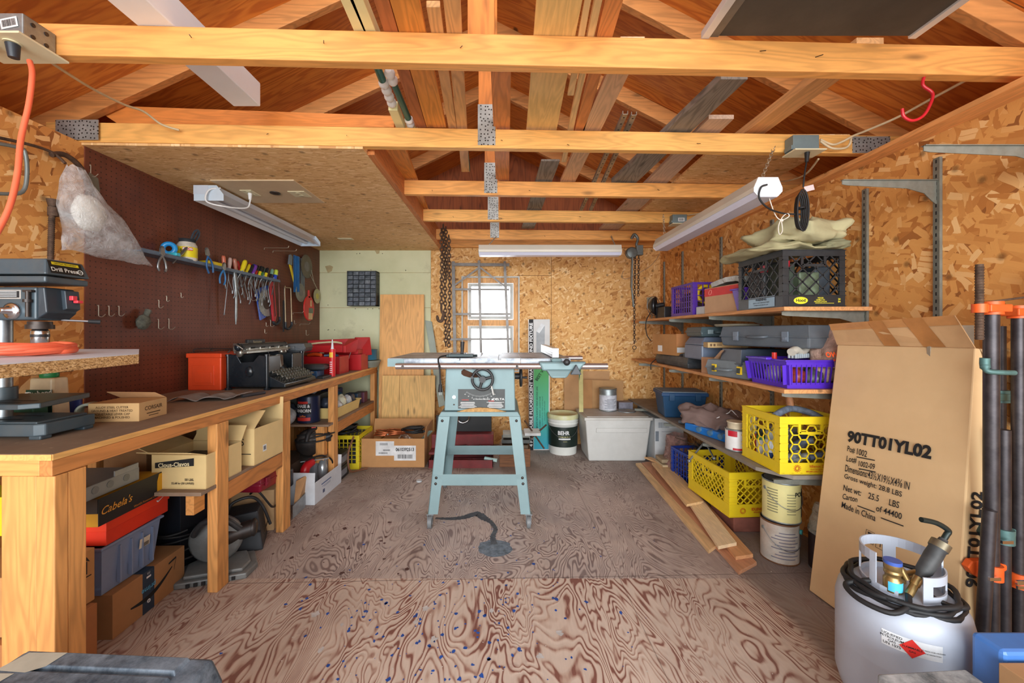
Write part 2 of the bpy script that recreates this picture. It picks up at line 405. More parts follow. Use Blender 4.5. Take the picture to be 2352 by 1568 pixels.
wb.box(XL-.1, WX0, YB, YB+.1, 0, ZW+.02); wb.box(WX1, 1.9, YB, YB+.1, 0, ZW+.02)
wb.box(WX0, WX1, YB, YB+.1, 0, WZ0); wb.box(WX0, WX1, YB, YB+.1, WZ1, ZW+.02)
struct('wall_back', wb, OSB_B)
s = MB(); s.box(.508, .512, YB-.0012, YB, .0, ZW); s.box(.15, .51, YB-.0012, YB, 1.772, 1.776)
struct('trim_1', s, plain((110,72,40), .9, 0))
gb = MB(); gx1 = P(990, 700, YB).x
t_ = NT('wallboard'); v_ = t_.co(); n_ = t_.noise(v_, 2.5, 4, .6)
c_ = t_.ramp(n_, [(.3, (196,198,158)), (.7, (214,214,178))]); sp_ = t_.noise(v_, 4, 5, .7)
c_ = t_.mix(t_.math('MULTIPLY', t_.ramp(sp_, [(.6, (0,0,0,1)), (.72, (1,1,1,1))]), .35), c_, lin((150,148,116)))
WALLBOARD = t_.fin(c_, .8)
for i, (a, b) in enumerate(((0, .795), (.797, 1.432), (1.435, 1.80), (1.803, ZW-.004))):
    gb.box(XL+.006, gx1, YB-.014, YB, a, b)
o = struct('wall_back_board', gb, WALLBOARD)
g = MB()
for k in range(26):
    zx = random.choice([.83,1.2,1.42,1.46,1.78,1.83,2.0]); xx = random.uniform(XL+.05, gx1-.02)
    g.cyl((xx, YB-.0155, zx+random.uniform(-.01,.01)), (xx, YB-.013, zx), .0045, n=8)
g.build('screw_heads', plain((90,85,70), .6), o)
g = MB(); g.prism([(0,0),(.05,.012),(.085,-.004),(.07,-.05),(.03,-.07)], 0, .002, FC(P(748,612,YB).x, YB-.0145, P(748,612,YB).z)); g.prism([(0,0),(.05,.0),(.045,-.03),(.02,-.035)], 0, .002, FC(P(862,572,YB).x, YB-.0145, P(862,576,YB).z))
g.build('patch', plain((176,160,118), .9), o)
PITCH, XRG, ZRG = .49, -.07, 3.166
def zroof(x): return ZRG-PITCH*abs(x-XRG)
def roof_material():
    t = NT('roof_plywood'); v = t.co(); m = t.map(v, sc=(1.2, 9, 1.2)); n0 = t.noise(m, 1.1, 3, .55, .4)
    s = t.math('SINE', t.math('MULTIPLY', n0, 60.0)); g = t.math('MULTIPLY_ADD', s, .5, .5)
    c = t.ramp(g, [(0, (238,152,62)), (.6, (226,138,54)), (1, (204,116,44))])
    b = t.noise(v, 1.4, 4, .6); c = t.mix(t.ramp(b, [(.35, (.45,.45,.45,1)), (.6, (0,0,0,1))]), c, lin((168,92,42)))
    f = t.noise(t.map(v, sc=(4, 70, 4)), 1, 3, .6); c = t.mix(t.math('MULTIPLY', f, .3), c, lin((104,48,20)))
    vo = t.n('ShaderNodeTexVoronoi'); vo.inputs['Scale'].default_value = 2.6; t.l(v, vo.inputs['Vector'])
    k = t.ramp(vo.outputs['Distance'], [(.03, (1,1,1,1)), (.06, (0,0,0,1))]); c = t.mix(t.math('MULTIPLY', k, .8), c, lin((50,22,12)))
    sp = t.n('ShaderNodeSeparateXYZ'); t.l(v, sp.inputs[0])
    for a in (1.35, 2.57, 3.79):
        sm = t.math('LESS_THAN', t.math('ABSOLUTE', t.math('SUBTRACT', sp.outputs[1], a)), .002); c = t.mix(t.math('MULTIPLY', sm, .8), c, lin((60,28,14)))
    t.bump(f, .2, .003); return t.fin(c, .6)
ROOF = roof_material()
for sgn, nm in ((-1, 'ceiling_slope_left'), (1, 'ceiling_slope_right')):
    xe = XRG+sgn*2.2; r = MB()
    a, b = (XRG, ZRG), (xe, zroof(xe))
    r.hexa([(a[0],.25,a[1]),(b[0],.25,b[1]),(b[0],YB+.1,b[1]),(a[0],YB+.1,a[1]),(a[0],.25,a[1]+.015),(b[0],.25,b[1]+.015),(b[0],YB+.1,b[1]+.015),(a[0],YB+.1,a[1]+.015)])
    struct(nm, r, ROOF)
gd = MB(); gd.prism([(-2.2, ZW+.02), (2.1, ZW+.02), (2.1, zroof(2.1)), (XRG, ZRG), (-2.2, zroof(-2.2))], 0, .03, fr((0, YB+.1, 0), (1,0,0), (0,0,1)))
GABLE = wood((160,84,40), 'Z', .3, .7, True, .6)
struct('wall_back_gable', gd, GABLE)
ev = MB(); ev.box(-2.28, XL-.1, .25, YB+.1, 1.99, 2.01); SOF = wood((236,166,100), 'Y', .15, .6, False); struct('eave_light_stop_2', ev, SOF)  # soffit and fascia boards, added to stop light leaking in at both eaves
ev = MB(); ev.box(-2.29, -2.27, .25, YB+.1, 1.99, 2.11); struct('eave_light_stop_3', ev, SOF)
ev = MB(); ev.box(XR(4)+.02, 2.15, .25, YB+.1, 1.99, 2.01); struct('eave_light_stop_4', ev, SOF)
ev = MB(); ev.box(2.14, 2.16, .25, YB+.1, 1.99, 2.12); struct('eave_light_stop_5', ev, SOF)
TIEY = [.70, 1.30, 1.89, 2.54, 3.14, 3.745]
TS = .033
W_TIE = [wood((236,176,96), 'X', .13, .6, True, .8), wood((230,162,86), 'X', .14, .6, True, .8)]
W_RAF = wood((206,140,78), 'X', .2, .65, True, .8); W_ORG = wood((212,128,56), 'Z', .22, .6, True, .8)
def plate_material():
    t = NT('nail_plate'); v = t.swz('XZ'); m = t.map(v, sc=(55, 55, 1)); vo = t.n('ShaderNodeTexVoronoi', voronoi_dimensions='2D'); vo.inputs['Scale'].default_value = 1; vo.inputs['Randomness'].default_value = .55
    t.l(m, vo.inputs['Vector']); h = t.math('LESS_THAN', vo.outputs['Distance'], .19)
    n = t.noise(v, 14, 3, .6); c = t.ramp(n, [(.3, (150,152,148)), (.7, (184,186,182))]); c = t.mix(h, c, lin((50,44,38)))
    return t.fin(c, .45, .5)
PLATE = plate_material()
ZT = ZW+.089
for i, y0 in enumerate(TIEY):
    x0, x1 = (-2.08, 1.97) if i < 3 else (-.66, 1.95)
    dz = .0 if i != 1 else .01
    m = MB()
    m.hexa([(x0,y0+TS*x0,ZW),(x1,y0+TS*x1,ZW),(x1,y0+.038+TS*x1,ZW),(x0,y0+.038+TS*x0,ZW),
            (x0,y0+TS*x0,ZT+dz),(x1,y0+TS*x1,ZT+dz),(x1,y0+.038+TS*x1,ZT+dz),(x0,y0+.038+TS*x0,ZT+dz)])
    struct('beam_tie', m, W_TIE[i % 2], None, .003)
    if i == 0: continue
    for sgn in (-1, 1):
        xe = -2.16 if sgn < 0 else 2.02; p = []
        def yy(x): return y0+TS*x+.001
        xs = XRG+sgn*.0
        m = MB(); za, zb = zroof(xe), ZRG; d = .104
        m.hexa([(xe,yy(xe),za-d),(xs,yy(xs),zb-d),(xs,yy(xs)+.038,zb-d),(xe,yy(xe)+.038,za-d),(xe,yy(xe),za),(xs,yy(xs),zb),(xs,yy(xs)+.038,zb),(xe,yy(xe)+.038,za)])
        if abs(xe) > 2: struct('beam_rafter', m, W_RAF, None, .002)
    m = MB(); m.box(-.115, -.027, y0+.002, y0+.036, ZT if i == 1 else ZT, ZRG-.07); struct('beam_king_post', m, W_ORG, None, .002)
    for (px, pw, pz0, pz1) in ((-.118, .083, ZW+.012, ZT+.115),) if i > 1 else ():
        m = MB(); m.box(px, px+pw, y0-.0045, y0-.003, pz0, pz1); o = m.build('nail_plate', PLATE); o['kind'] = 'structure'
    if i == 2:
        m = MB(); a = P(130, 276, y0-.07); b = P(228, 322, y0-.07); m.box(a.x, b.x, y0-.075, y0-.072, b.z, a.z); o = m.build('nail_plate', PLATE); o['kind'] = 'structure'
        a = P(1960, 312, y0+.05); b = P(2047, 350, y0+.05); m = MB(); m.box(a.x, b.x, y0+.055, y0+.057, b.z, a.z); o = m.build('nail_plate', PLATE); o['kind'] = 'structure'
m = MB(); m.box(XL, XR(4.2), 4.17, 4.208, ZW+.015, ZT+.02); struct('beam_gable_plate', m, W_TIE[1], None, .003)
m = MB()
for (x, y, i) in [(438,85,1),(742,98,1),(1056,108,1),(1745,115,1),(1872,130,1),(615,305,2),(795,310,2),(1150,320,2),(1302,330,2),(1600,328,2),(992,435,3),(1120,437,3),(1214,436,3),(1510,433,3),(1690,438,3),(1040,496,4),(1150,500,4),(1330,497,4),(1120,540,5),(1250,540,5)]:
    y0 = TIEY[i]; p = P(x, y, y0); y1 = y0+TS*p.x; p = P(x, y, y1)
    a = random.uniform(.3, 1.2)
    m.cyl((p.x, y1+.005, p.z), (p.x+.012*math.cos(a), y1-.02, p.z-.02*math.sin(a)), .0013, n=6)
o = m.build('bent_nails', DARKSTEEL); o['kind'] = 'structure'
m = MB(); cx1 = -.655
m.hexa([(XL,1.835,ZW),(cx1,1.875,ZW),(cx1,YB-.01,ZW),(XL,YB-.01,ZW),(XL,1.835,ZW+.0),(cx1,1.875,ZW+.0),(cx1,YB-.01,ZW+.0),(XL,YB-.01,ZW+.0)])
m = MB(); m.hexa([(XL+.002,1.832,ZW-.012),(cx1,1.872,ZW-.012),(cx1,YB-.015,ZW-.012),(XL+.002,YB-.015,ZW-.012),(XL+.002,1.832,ZW-.001),(cx1,1.872,ZW-.001),(cx1,YB-.015,ZW-.001),(XL+.002,YB-.015,ZW-.001)])
struct('ceiling_over_bench', m, OSB_C)
m = MB(); m.box(cx1, cx1+.035, 1.935, YB-.02, ZW-.012, ZW+.14); struct('beam_header', m, wood((196,120,62), 'Y', .2, .65), None, .002)
m = MB(); m.box(1.10, XR(3)-.01, 1.97, YB-.02, ZT+.004, ZT+.016); struct('ceiling_loft_panel', m, OSB_C)
m = MB(); m.box(-1.70, -1.18, 1, 2, 0, 0)
wm = plain((190,196,194), .5, 0, .06); cas = wood((216,160,100), 'Z', .2, .6, False)
wf = MB(); D = YB
for (a, b, c, d) in ((WX0, WX0+.012, WZ0, WZ1), (WX1-.012, WX1, WZ0, WZ1), (WX0+.012, WX1-.012, WZ1-.012, WZ1), (WX0+.012, WX1-.012, WZ0, WZ0+.012)): wf.box(a, b, D-.012, D+.098, c, d)
w1 = struct('window_1', wf, wm)
f = MB()
for (a, b, c, d) in ((WX0+.012, WX0+.062, WZ0, WZ1-.012), (WX1-.062, WX1-.012, WZ0, WZ1-.012), (WX0+.062, WX1-.062, WZ1-.065, WZ1-.013), (WX0+.062, WX1-.062, 1.245, 1.31)): f.box(a, b, D+.030, D+.049, c, d)
f.build('window_frame', cas, w1)
for (z0, z1) in ((1.315, WZ1-.07), (WZ0+.02, 1.245)):
    f = MB(); a0, a1 = WX0+.066, WX1-.066
    for (a, b, c, d) in ((a0, a0+.032, z0, z1), (a1-.032, a1, z0, z1), (a0+.032, a1-.032, z1-.032, z1), (a0+.032, a1-.032, z0, z0+.032)): f.box(a, b, D+.05, D+.07, c, d)
    sash = f.build('window_sash', wm, w1, .003)
t_ = NT('frosted_pane'); t_.b.inputs['Transmission Weight'].default_value = 1; t_.b.inputs['Roughness'].default_value = .3; t_.b.inputs['Base Color'].default_value = (.95,.97,1,1); t_.b.inputs['IOR'].default_value = 1.05; t_.b.inputs['Alpha'].default_value = .5
f = MB(); f.box(WX0+.08, WX1-.08, D+.06, D+.063, WZ0+.02, WZ1-.08); f.build('window_pane', t_.m, w1)
f = MB()      # fence seen through the window
f.box(-2.5, 2.5, 6.2, 6.25, -.03, 1.05); o = struct('fence_outside', f, plain((214,216,214), .8, 0, .05, 2))
f = MB(); f.box(-4, 4, YB+.12, 8, -.06, -.035); struct('ground_behind', f, plain((170,170,160), .9))
ZS = ZT+.011
def on_ties(name, l0, r0, y0, l1, r1, y1, th, mat, label, cat_, group=None, z=None, dy0=0., dy1=0.):
    """a board lying on the ties; its underside's left/right edge at its near end and at its far end"""
    z = ZS if z is None else z
    a, b, c, d = G(l0, y0, z), G(r0, y0, z), G(r1, y1, z), G(l1, y1, z)
    for p, q in ((a, d), (b, c)):
        dr = (q-p); 
        if dy0: p -= dr*(dy0/dr.y)
    if dy1:
        for p, q in ((a, d), (b, c)): q += (q-p)*(dy1/(q-p).y)
    m = MB(); m.hexa([a, b, c, d]+[p+V(0,0,th) for p in (a, b, c, d)])
    return solo(name, m, mat, label, cat_, group, .002)
PINE = lambda c, d=.18: wood(c, 'Y', d, .62, True, .9)
LG = None
w_tan = PINE((216,164,108)); w_or = PINE((222,146,66)); w_brown = PINE((176,104,60)); w_pale = PINE((226,190,134)); w_grey = wood((138,130,120), 'Y', .35, .8, True, 1.0); w_red = PINE((212,136,76)); w_pinkish = PINE((214,174,136))
m = MB(); a = G(230, 0, ZS); Y0, Y1 = .62, 1.72
m.box(-1.155, -1.04, Y0, Y1, ZS, ZS+.10); m2 = MB()
solo('white_post', m, plain((236,242,250), .45, 0, .03, 4), 'white painted square post laid across the ties above the bench', 'post', None, .004)
m = MB(); yb = 1.93
q = [P(205, 241, yb-.06), P(905, 266, yb), P(905, 292, yb), P(272, 285, yb-.05)]
m.add([p for p in q]+[p+V(0,.018,0) for p in q], [(3,2,1,0),(4,5,6,7),(0,1,5,4),(1,2,6,5),(2,3,7,6),(3,0,4,7)])
solo('angled_board', m, wood((216,132,58), 'X', .12, .6), 'orange-brown board with a slanted end, on edge on top of the second tie', 'board')
on_ties('board', 858, 893, 0, 955, 979, 293, .03, w_brown, 'narrow reddish board with green painted edge beside the widest orange board', 'board', LG, dy0=.3)
on_ties('board', 895, 962, 0, 980, 1025, 293, .02, w_or, 'wide bright orange pine board stored on the ties left of the middle', 'board', LG, dy0=.3)
on_ties('board', 979, 1011, 16, 1030, 1049, 295, .02, w_tan, 'narrow tan board with a pointed near end, on the ties', 'board', LG)
on_ties('board', 1018, 1057, 0, 1060, 1078, 395, .03, w_tan, 'tan stick with a green painted side, left of the king posts', 'board', LG, dy0=.3)
m = MB(); a, b = G(1056, 0, ZS), G(1078, 394, ZS); m.hexa([a+V(0,-.3,.001), a+V(.003,-.3,.001), b+V(.003,0,.001), b+V(0,0,.001), a+V(0,-.3,.028), a+V(.003,-.3,.028), b+V(.003,0,.028), b+V(0,0,.028)])
m.build('paint_strip', plain((40,120,104), .6), bpy.data.objects[[o.name for o in bpy.data.objects if o.get('label','').startswith('tan stick')][0]])
on_ties('board', 1127, 1174, 157, 1139, 1169, 415, .038, w_red, 'orange timber lying on the ties right beside the king posts', 'board', LG, dy0=.1)
on_ties('board', 1232, 1338, 0, 1209, 1279, 296, .012, wood((228,190,122), 'Y', .06, .5, False), 'wide cream panelling board with grooves on the ties', 'board', LG, dy0=.3, dy1=.04)
on_ties('board', 1343, 1358, 0, 1303, 1318, 220, .012, w_pale, 'short thin pale batten beside the wide cream board', 'board', LG, dy0=.2)
on_ties('board', 1366, 1384, 0, 1289, 1300, 373, .02, w_pale, 'long thin pale yellow batten on the ties', 'board', LG, dy0=.3)
on_ties('board', 1390, 1432, 0, 1320, 1343, 300, .03, w_red, 'reddish narrow board between thin batten and wide pine board', 'board', LG, dy0=.3, dy1=.1)
on_ties('board', 1396, 1448, 164, 1287, 1321, 418, .02, w_pinkish, 'wide pale pinkish pine board slanting across the ties', 'board', LG, dy0=.15)
on_ties('board', 1243, 1286, 370, 1198, 1227, 525, .012, w_grey, 'short weathered grey board on the far ties', 'board', LG)
on_ties('board', 1656, 1718, 182, 1404, 1461, 420, .03, w_grey, 'long weathered grey plank with a split near end', 'board', LG)
on_ties('board', 1628, 1686, 273, 1376, 1420, 528, .02, wood((196,168,146), 'Y', .12, .7), 'pale plywood strip right of the grey plank', 'board', LG, z=ZS+.001)
on_ties('board', 1884, 1942, 174, 1470, 1505, 486, .038, w_tan, 'long tan two-by-four on the ties above the hanging lamp', 'board', LG, z=ZS+.02, dy0=.15)
on_ties('board', 878, 933, 345, 962, 1000, 525, .02, w_or, 'flat orange board on the ties along the strand board ceiling', 'board', LG, dy0=.1)
chan = plain((170,164,150), .5, .6, .2, 20, dirt=(110,95,80), amt=.6)
for i, (l, r, lab) in enumerate(((1430, 1443, 'slotted metal channel on the ties, left one of two'), (1450, 1463, 'slotted metal channel on the ties, right one of two'))):
    a, b = G((l+r)/2, 262+i*2, ZS+.03), G((l+r)/2-102+i*2, 484, ZS+.03); d = (b-a).normalized(); sd = d.cross(V(0,0,1))
    m = MB(); m.bar(a, b, .022, .002); m.bar(a+sd*.011+V(0,0,.008), b+sd*.011+V(0,0,.008), .002, .016); m.bar(a-sd*.011+V(0,0,.008), b-sd*.011+V(0,0,.008), .002, .016)
    o = solo('metal_channel', m, chan, lab, 'metal channel')
    m = MB(); L = (b-a).length
    for k in range(26): p = a+d*(L*(k+.5)/26)-V(0,0,.0015); m.cyl(p, p-V(0,0,.0006), .0045, n=6)
    m.build('slots', INK, o)
cream = plain((232,228,176), .45, 0, .04, 6); green = plain((22,104,98), .35, 0, .1, 6); wht = plain((236,238,238), .35, 0, .04)
def baluster(x0, y0, x1, y1, lab, parts):
    a, b = G(x0, y0, ZS+.022), G(x1, y1, ZS+.022); L = (b-a).length; d = (b-a)/L
    e = thing('baluster', lab, 'baluster'); m = fr(a, d, (0,0,1)); R = fr((0,0,0), (0,1,0), (0,0,1))
    for kind, s0, s1 in parts:
        mb = MB()
        if kind == 'square': mb.box(s0*L, s1*L, -.02, .02, -.02, .02, m); mb.build('square_end', cream, e, .002)
        elif kind == 'green': mb.cyl(m @ V(s0*L,0,0), m @ V(s1*L,0,0), .013, .015, 14); mb.build('shaft', green, e)
        else:
            n = max(2, int(round((s1-s0)*L/.045))); pr = []
            for k in range(n*8+1): pr.append((.011+.010*abs(math.sin(PI*k/8)), s0*L+(s1-s0)*L*k/(n*8)))
            M2 = m @ Matrix(((0,0,1,0),(1,0,0,0),(0,1,0,0),(0,0,0,1))); mb.lathe(pr, 16, M=M2); mb.build('beads', wht, e)
baluster(755, -120, 922, 291, 'cream, white and green turned baluster on the ties, further left of two',
         [('square', 0, .30), ('white', .30, .42), ('green', .42, .60), ('white', .60, .80), ('square', .80, 1.0)])
baluster(800, -60, 948, 296, 'cream, white and green turned baluster on the ties, further right of two',
         [('square', 0, .37), ('white', .48, .58), ('green', .58, .88), ('white', .88, .96), ('square', .96, 1.04)])
m = MB()
e = thing('screen_door', 'dark mesh screen door with a white metal frame lying on the nearest ties', 'screen door', (0,0,0))
x0, x1, y0, y1 = .655, 1.365, .45, 1.325; z = ZT+.012
m = MB(); m.box(x0+.024, x1-.024, y0+.024, y1-.004, z+.008, z+.012)
t_ = NT('mesh'); v_ = t_.co(); n_ = t_.noise(v_, 3, 6, .7); t_.fin(t_.ramp(n_, [(.3, (62,58,52)), (.7, (84,78,70))]), .8)
m.build('mesh_screen', t_.m, e)
m = MB()
for (a, b, c, d) in ((x0, x0+.026, y0, y1), (x1-.026, x1, y0, y1), (x0, x1, y0, y0+.026)): m.box(a, b, c, d, z, z+.024)
m.build('frame', plain((214,216,218), .4, .2, .04), e, .002)
m = MB(); m.box(x0+.026, x0+.055, y0+.02, y1-.004, z+.004, z+.008); m.build('inner_rail', plain((116,112,106), .5, .3), e)
m = MB(); yk = TIEY[1]+TS*1.36+.02; pts = [P(2123, 174, yk), P(2120, 196, yk), P(2142, 215, yk-.005), P(2134, 245, yk-.01), P(2118, 268, yk-.01), P(2095, 277, yk-.01), P(2076, 268, yk-.01), P(2072, 250, yk-.01)]
m.tube(cat([pts[0], pts[1], pts[2], pts[3], pts[4], pts[5], pts[6], pts[7]], 6), .0048, 10)
o = solo('bicycle_hook', m, plain((190,26,40), .35), 'red plastic coated screw hook under the nearest tie', 'hook')
m = MB(); m.cyl(pts[0]+V(0,0,-.004), pts[0]+V(0,0,.02), .0025, n=8); m.build('screw', STEEL, o)
SAWP = plain((122,148,152), .45, .1, .06, 5, dirt=(106,128,128), amt=.35)
sx, sy = -.145, 2.45          # saw origin: centre of the cabinet, front legs' line
S = thing('table_saw', 'pale green contractor table saw on an open wheeled stand mid-floor', 'table saw', (sx, sy, 0))
def sp(name, mb, mat, parent=None, bev=0): return mb.build(name, mat, parent or S, bev)
ZTb = 1.018
tb = NT('cast_table'); v_ = tb.co(); n_ = tb.noise(v_, 6, 6, .7); f_ = tb.ramp(n_, [(.38, (112,120,130)), (.5, (168,176,184)), (.64, (192,198,206))]); tb.fin(f_, .45, .25)
m = MB()
def slab(x0, x1, cuts):
    xs = [x0]+[c for q in cuts for c in q]+[x1]
    for i in range(0, len(xs), 2): m.box(xs[i], xs[i+1], 0, .70, ZTb-.012, ZTb)
slab(-.252, .252, [(-.135, -.116), (.116, .135)]); m.box(-.252, .252, 0, .70, ZTb-.028, ZTb-.012)
top = sp('table_top', m, tb.m)
for s_ in (-1, 1):
    m = MB(); x0, x1 = (.254, .56) if s_ > 0 else (-.56, -.254); m.box(x0, x1, 0, .70, ZTb-.004, ZTb); m.box(x0, x1, 0, .003, ZTb-.04, ZTb-.004); m.box(x0, x1, .697, .70, ZTb-.04, ZTb-.004)
    xx = x1 if s_ > 0 else x0; m.box(min(xx, xx-s_*.003), max(xx, xx-s_*.003), 0, .70, ZTb-.04, ZTb-.004); sp('extension_wing', m, tb.m, None, .002)
m = MB(); m.box(-.05, .05, .14, .56, ZTb, ZTb+.0012); ins = sp('throat_plate', m, plain((150,150,152), .4, .6)); 
m = MB(); m.box(-.003, .0, .18, .54, ZTb+.0013, ZTb+.0018); m.build('blade_slot', INK, ins)
m = MB(); pr = [(0.02*math.cos(a*2*PI/40)*0, 0) for a in range(1)]
m = MB(); R_ = fr((-.0015, .36, ZTb-.105), (0,1,0), (0,0,1)); n = 60
pts = [((.127-(.006 if k % 2 else 0))*math.cos(PI*2*k/n), (.127-(.006 if k % 2 else 0))*math.sin(PI*2*k/n)) for k in range(n)]
m.prism(pts, -.0012, .0012, R_); sp('blade', m, STEEL)
for y, nm in ((-.035, 'front_rail'), (.73, 'rear_rail')):
    m = MB(); m.cyl((-.50, y, ZTb-.045), (.775, y, ZTb-.045), .0185, n=20); r = sp(nm, m, plain((206,196,194), .22, .85, .05))
    m = MB()
    for x in (-.455, -.235, .23):
        m.cyl((x, y-.0195, ZTb-.045), (x, y-.014, ZTb-.045), .009, n=12)
    m.build('rail_bolts', DARKSTEEL, r)
m = MB(); m.box(-.56, -.46, -.004, 0, ZTb-.05, ZTb-.004); sp('end_plate', m, SAWP)
zc0, zc1 = .695, ZTb-.03
m = MB(); m.hexa([(-.215,0.01,zc0),(.222,.01,zc0),(.222,.52,zc0),(-.215,.52,zc0),(-.205,.01,zc1),(.215,.01,zc1),(.215,.52,zc1),(-.205,.52,zc1)])
cab = sp('cabinet', m, SAWP, None, .006)
F0 = lambda x, z, d=0: FC(x, .01-d, z)
m = MB(); A = [(-.075+.055*math.cos(a), .0+.028*math.sin(a)) for a in [PI/2+k*PI/8 for k in range(9)]]
arc = [(-.085, .022), (-.10, .01), (-.10, -.008), (-.085, -.02), (-.05, -.03), (.0, -.03), (.02, -.012), (-.03, -.002)]
m.prism(arc, 0, .001, F0(-.01, .93, .0005)); m.build('crank_slot', plain((70,44,28), .9), cab)
m = MB(); m.box(-.13, .158, .0, .0, 0, 0) ; m = MB(); m.rect(.288, .12, F0(.014, .769, .0018)); lab = m.build('label', plain((62,66,66), .5), cab)
m = MB()
Fl = F0(.014, .769, .0026)
m.text('DELTA', .018, Fl @ Matrix.Translation((.105, -.002, 0)), .02, sx=1.3); m.text('10" CONTRACTOR\'S SAW', .009, Fl @ Matrix.Translation((.0, -.002, 0)), .01)
m.prism([(.060, -.008), (.072, -.008), (.066, .004)], 0, .0003, Fl)
for i in range(7):
    for x in (-.085, .085): m.rect(.09+random.uniform(-.02, .02), .0022, Fl, x, -.020-i*.0055)
for k in range(41):      # tilt scale
    a = -PI/2+(k-20)/20*.62; r0, r1 = .135, (.148 if k % 5 == 0 else .142); q = Fl @ Matrix.Translation((-.01, .155, 0))
    m.add([(r0*math.cos(a-.002), r0*math.sin(a-.002), 0), (r1*math.cos(a-.002), r1*math.sin(a-.002), 0), (r1*math.cos(a+.002), r1*math.sin(a+.002), 0), (r0*math.cos(a+.002), r0*math.sin(a+.002), 0)], [(0,1,2,3)], M=q)
    if k % 5 == 0: m.text(str(abs(k-20)*2), .008, q @ Matrix.Translation((.156*math.cos(a), .156*math.sin(a), 0)), .01)
m.build('lettering', plain((225,228,226), .6), lab)
m = MB(); m.text('WARNING', .009, Fl @ Matrix.Translation((-.10, -.006, .0001)), .02); m.text('DANGER', .009, Fl @ Matrix.Translation((.06, -.013, .0001)), .02)
m.build('red_lettering', plain((200,60,50), .6), lab)
def handwheel(c, ax, R, parent):
    m = MB(); c = Vector(c); ax = Vector(ax).normalized(); m.ring(c+ax*.03, R, .0085, ax, 36, 10)
    u = ax.orthogonal().normalized(); v = ax.cross(u)
    for k in range(3):
        a = 2*PI*k/3+.5; d = u*math.cos(a)+v*math.sin(a); m.cyl(c+ax*.028, c+ax*.03+d*R, .011, .007, 8)
    m.cyl(c-ax*.01, c+ax*.04, .02, n=16); w = m.build('hand_wheel', BLACKP, parent)
    m = MB(); p = c+ax*.03+(u*.5-v*.86)*R; m.cyl(p, p+ax*.045, .0065, .009, 12); m.build('crank_knob', BLACKP, w); return w
handwheel((.022, .0, .893), (0,-1,0), .062, cab)
handwheel((.235, .22, .885), (1,0,0), .062, cab)
m = MB(); m.bar((.075, -.03, .86), (.09, -.035, .80), .012, .006); m.build('pointer', plain((210,210,205), .5), cab)
m = MB(); m.cyl((-.155, .008, .78), (-.155, .011, .78), .011, n=14); m.cyl((-.155, .008, .73), (-.155, .011, .735), .006, n=10); m.build('lock_plate', CHROME, cab)
m = MB(); m.hexa([(-.248,-.012,.665),(.252,-.012,.665),(.252,.545,.665),(-.248,.545,.665),(-.232,-.002,.692),(.236,-.002,.692),(.236,.535,.692),(-.232,.535,.692)]); sp('stand_top', m, SAWP, None, .003)
def leg(xt, xb, yt, yb, sg, sgy):
    m = MB(); z1, z0 = .665, .085; w_ = .070
    m.add([(xt, yt, z1), (xt-sg*w_, yt, z1), (xb-sg*w_*.85, yb, z0), (xb, yb, z0)]+[(xt, yt+sgy*.004, z1), (xt-sg*w_, yt+sgy*.004, z1), (xb-sg*w_*.85, yb+sgy*.004, z0), (xb, yb+sgy*.004, z0)],
          [(0,1,2,3),(7,6,5,4),(0,4,5,1),(1,5,6,2),(2,6,7,3),(3,7,4,0)])
    m.add([(xt, yt, z1), (xt, yt+sgy*w_, z1), (xb, yb+sgy*w_*.85, z0), (xb, yb, z0)]+[(xt-sg*.004, yt, z1), (xt-sg*.004, yt+sgy*w_, z1), (xb-sg*.004, yb+sgy*w_*.85, z0), (xb-sg*.004, yb, z0)],
          [(0,1,2,3),(7,6,5,4),(0,4,5,1),(1,5,6,2),(2,6,7,3),(3,7,4,0)])
    l = sp('leg', m, SAWP)
    m = MB()
    for z in (.64,) + ((.30, .265)): 
        t = (z1-z)/(z1-z0); x = xt+(xb-xt)*t-sg*.027; y = yt+(yb-yt)*t; m.ball((x, y-sgy*.001, z), .0085, (1,.6,1), 10, 6)
    m.build('leg_bolts', DARKSTEEL, l)
    c = MB(); cxx = xb-sg*.012; c.box(cxx-.022, cxx+.022, yb-.02+sgy*.02, yb+.02+sgy*.02, .078, .085); c.box(cxx-.016, cxx-.012, yb-.018+sgy*.01, yb+.018+sgy*.01, .028, .08); c.box(cxx+.012, cxx+.016, yb-.018+sgy*.01, yb+.018+sgy*.01, .028, .08)
    cs = c.build('caster', STEEL, l); c = MB(); c.cyl((cxx-.011, yb+sgy*.01, .0375), (cxx+.011, yb+sgy*.01, .0375), .0375, n=24); c.build('wheel', plain((112,116,118), .5), cs)
for sg, xt, xb in ((-1, -.248, -.305), (1, .252, .312)):
    leg(xt, xb, -.014, -.045, sg, 1); leg(xt, xb, .547, .60, sg, -1)
def xl(z, s_): t = (.665-z)/.58; return (-.248-.057*t) if s_ < 0 else (.252+.06*t)
for y, zz in ((-.034, .285), (.575, .285)):
    m = MB(); m.box(xl(zz, -1)+.01, xl(zz, 1)-.01, y, y+.004, zz-.032, zz+.036); sp('brace', m, SAWP, None, .002)
for s_ in (-1, 1):
    m = MB(); x = xl(.285, s_)-s_*.004; m.box(min(x, x-s_*.004), max(x, x-s_*.004), -.03, .58, .25, .32); sp('brace', m, SAWP, None, .002)
m = MB(); m.box(.445, .485, -.02, .70, ZTb+.006, ZTb+.063); fe = sp('fence', m, plain((214,218,220), .35, .7, .04), None, .002)
m = MB()
for z in (ZTb+.02, ZTb+.034, ZTb+.048): m.box(.4435, .4452, -.018, .69, z, z+.003)
m.box(.4435, .486, -.0215, -.0202, ZTb+.012, ZTb+.016); m.build('grooves', plain((120,124,126), .4, .6), fe)
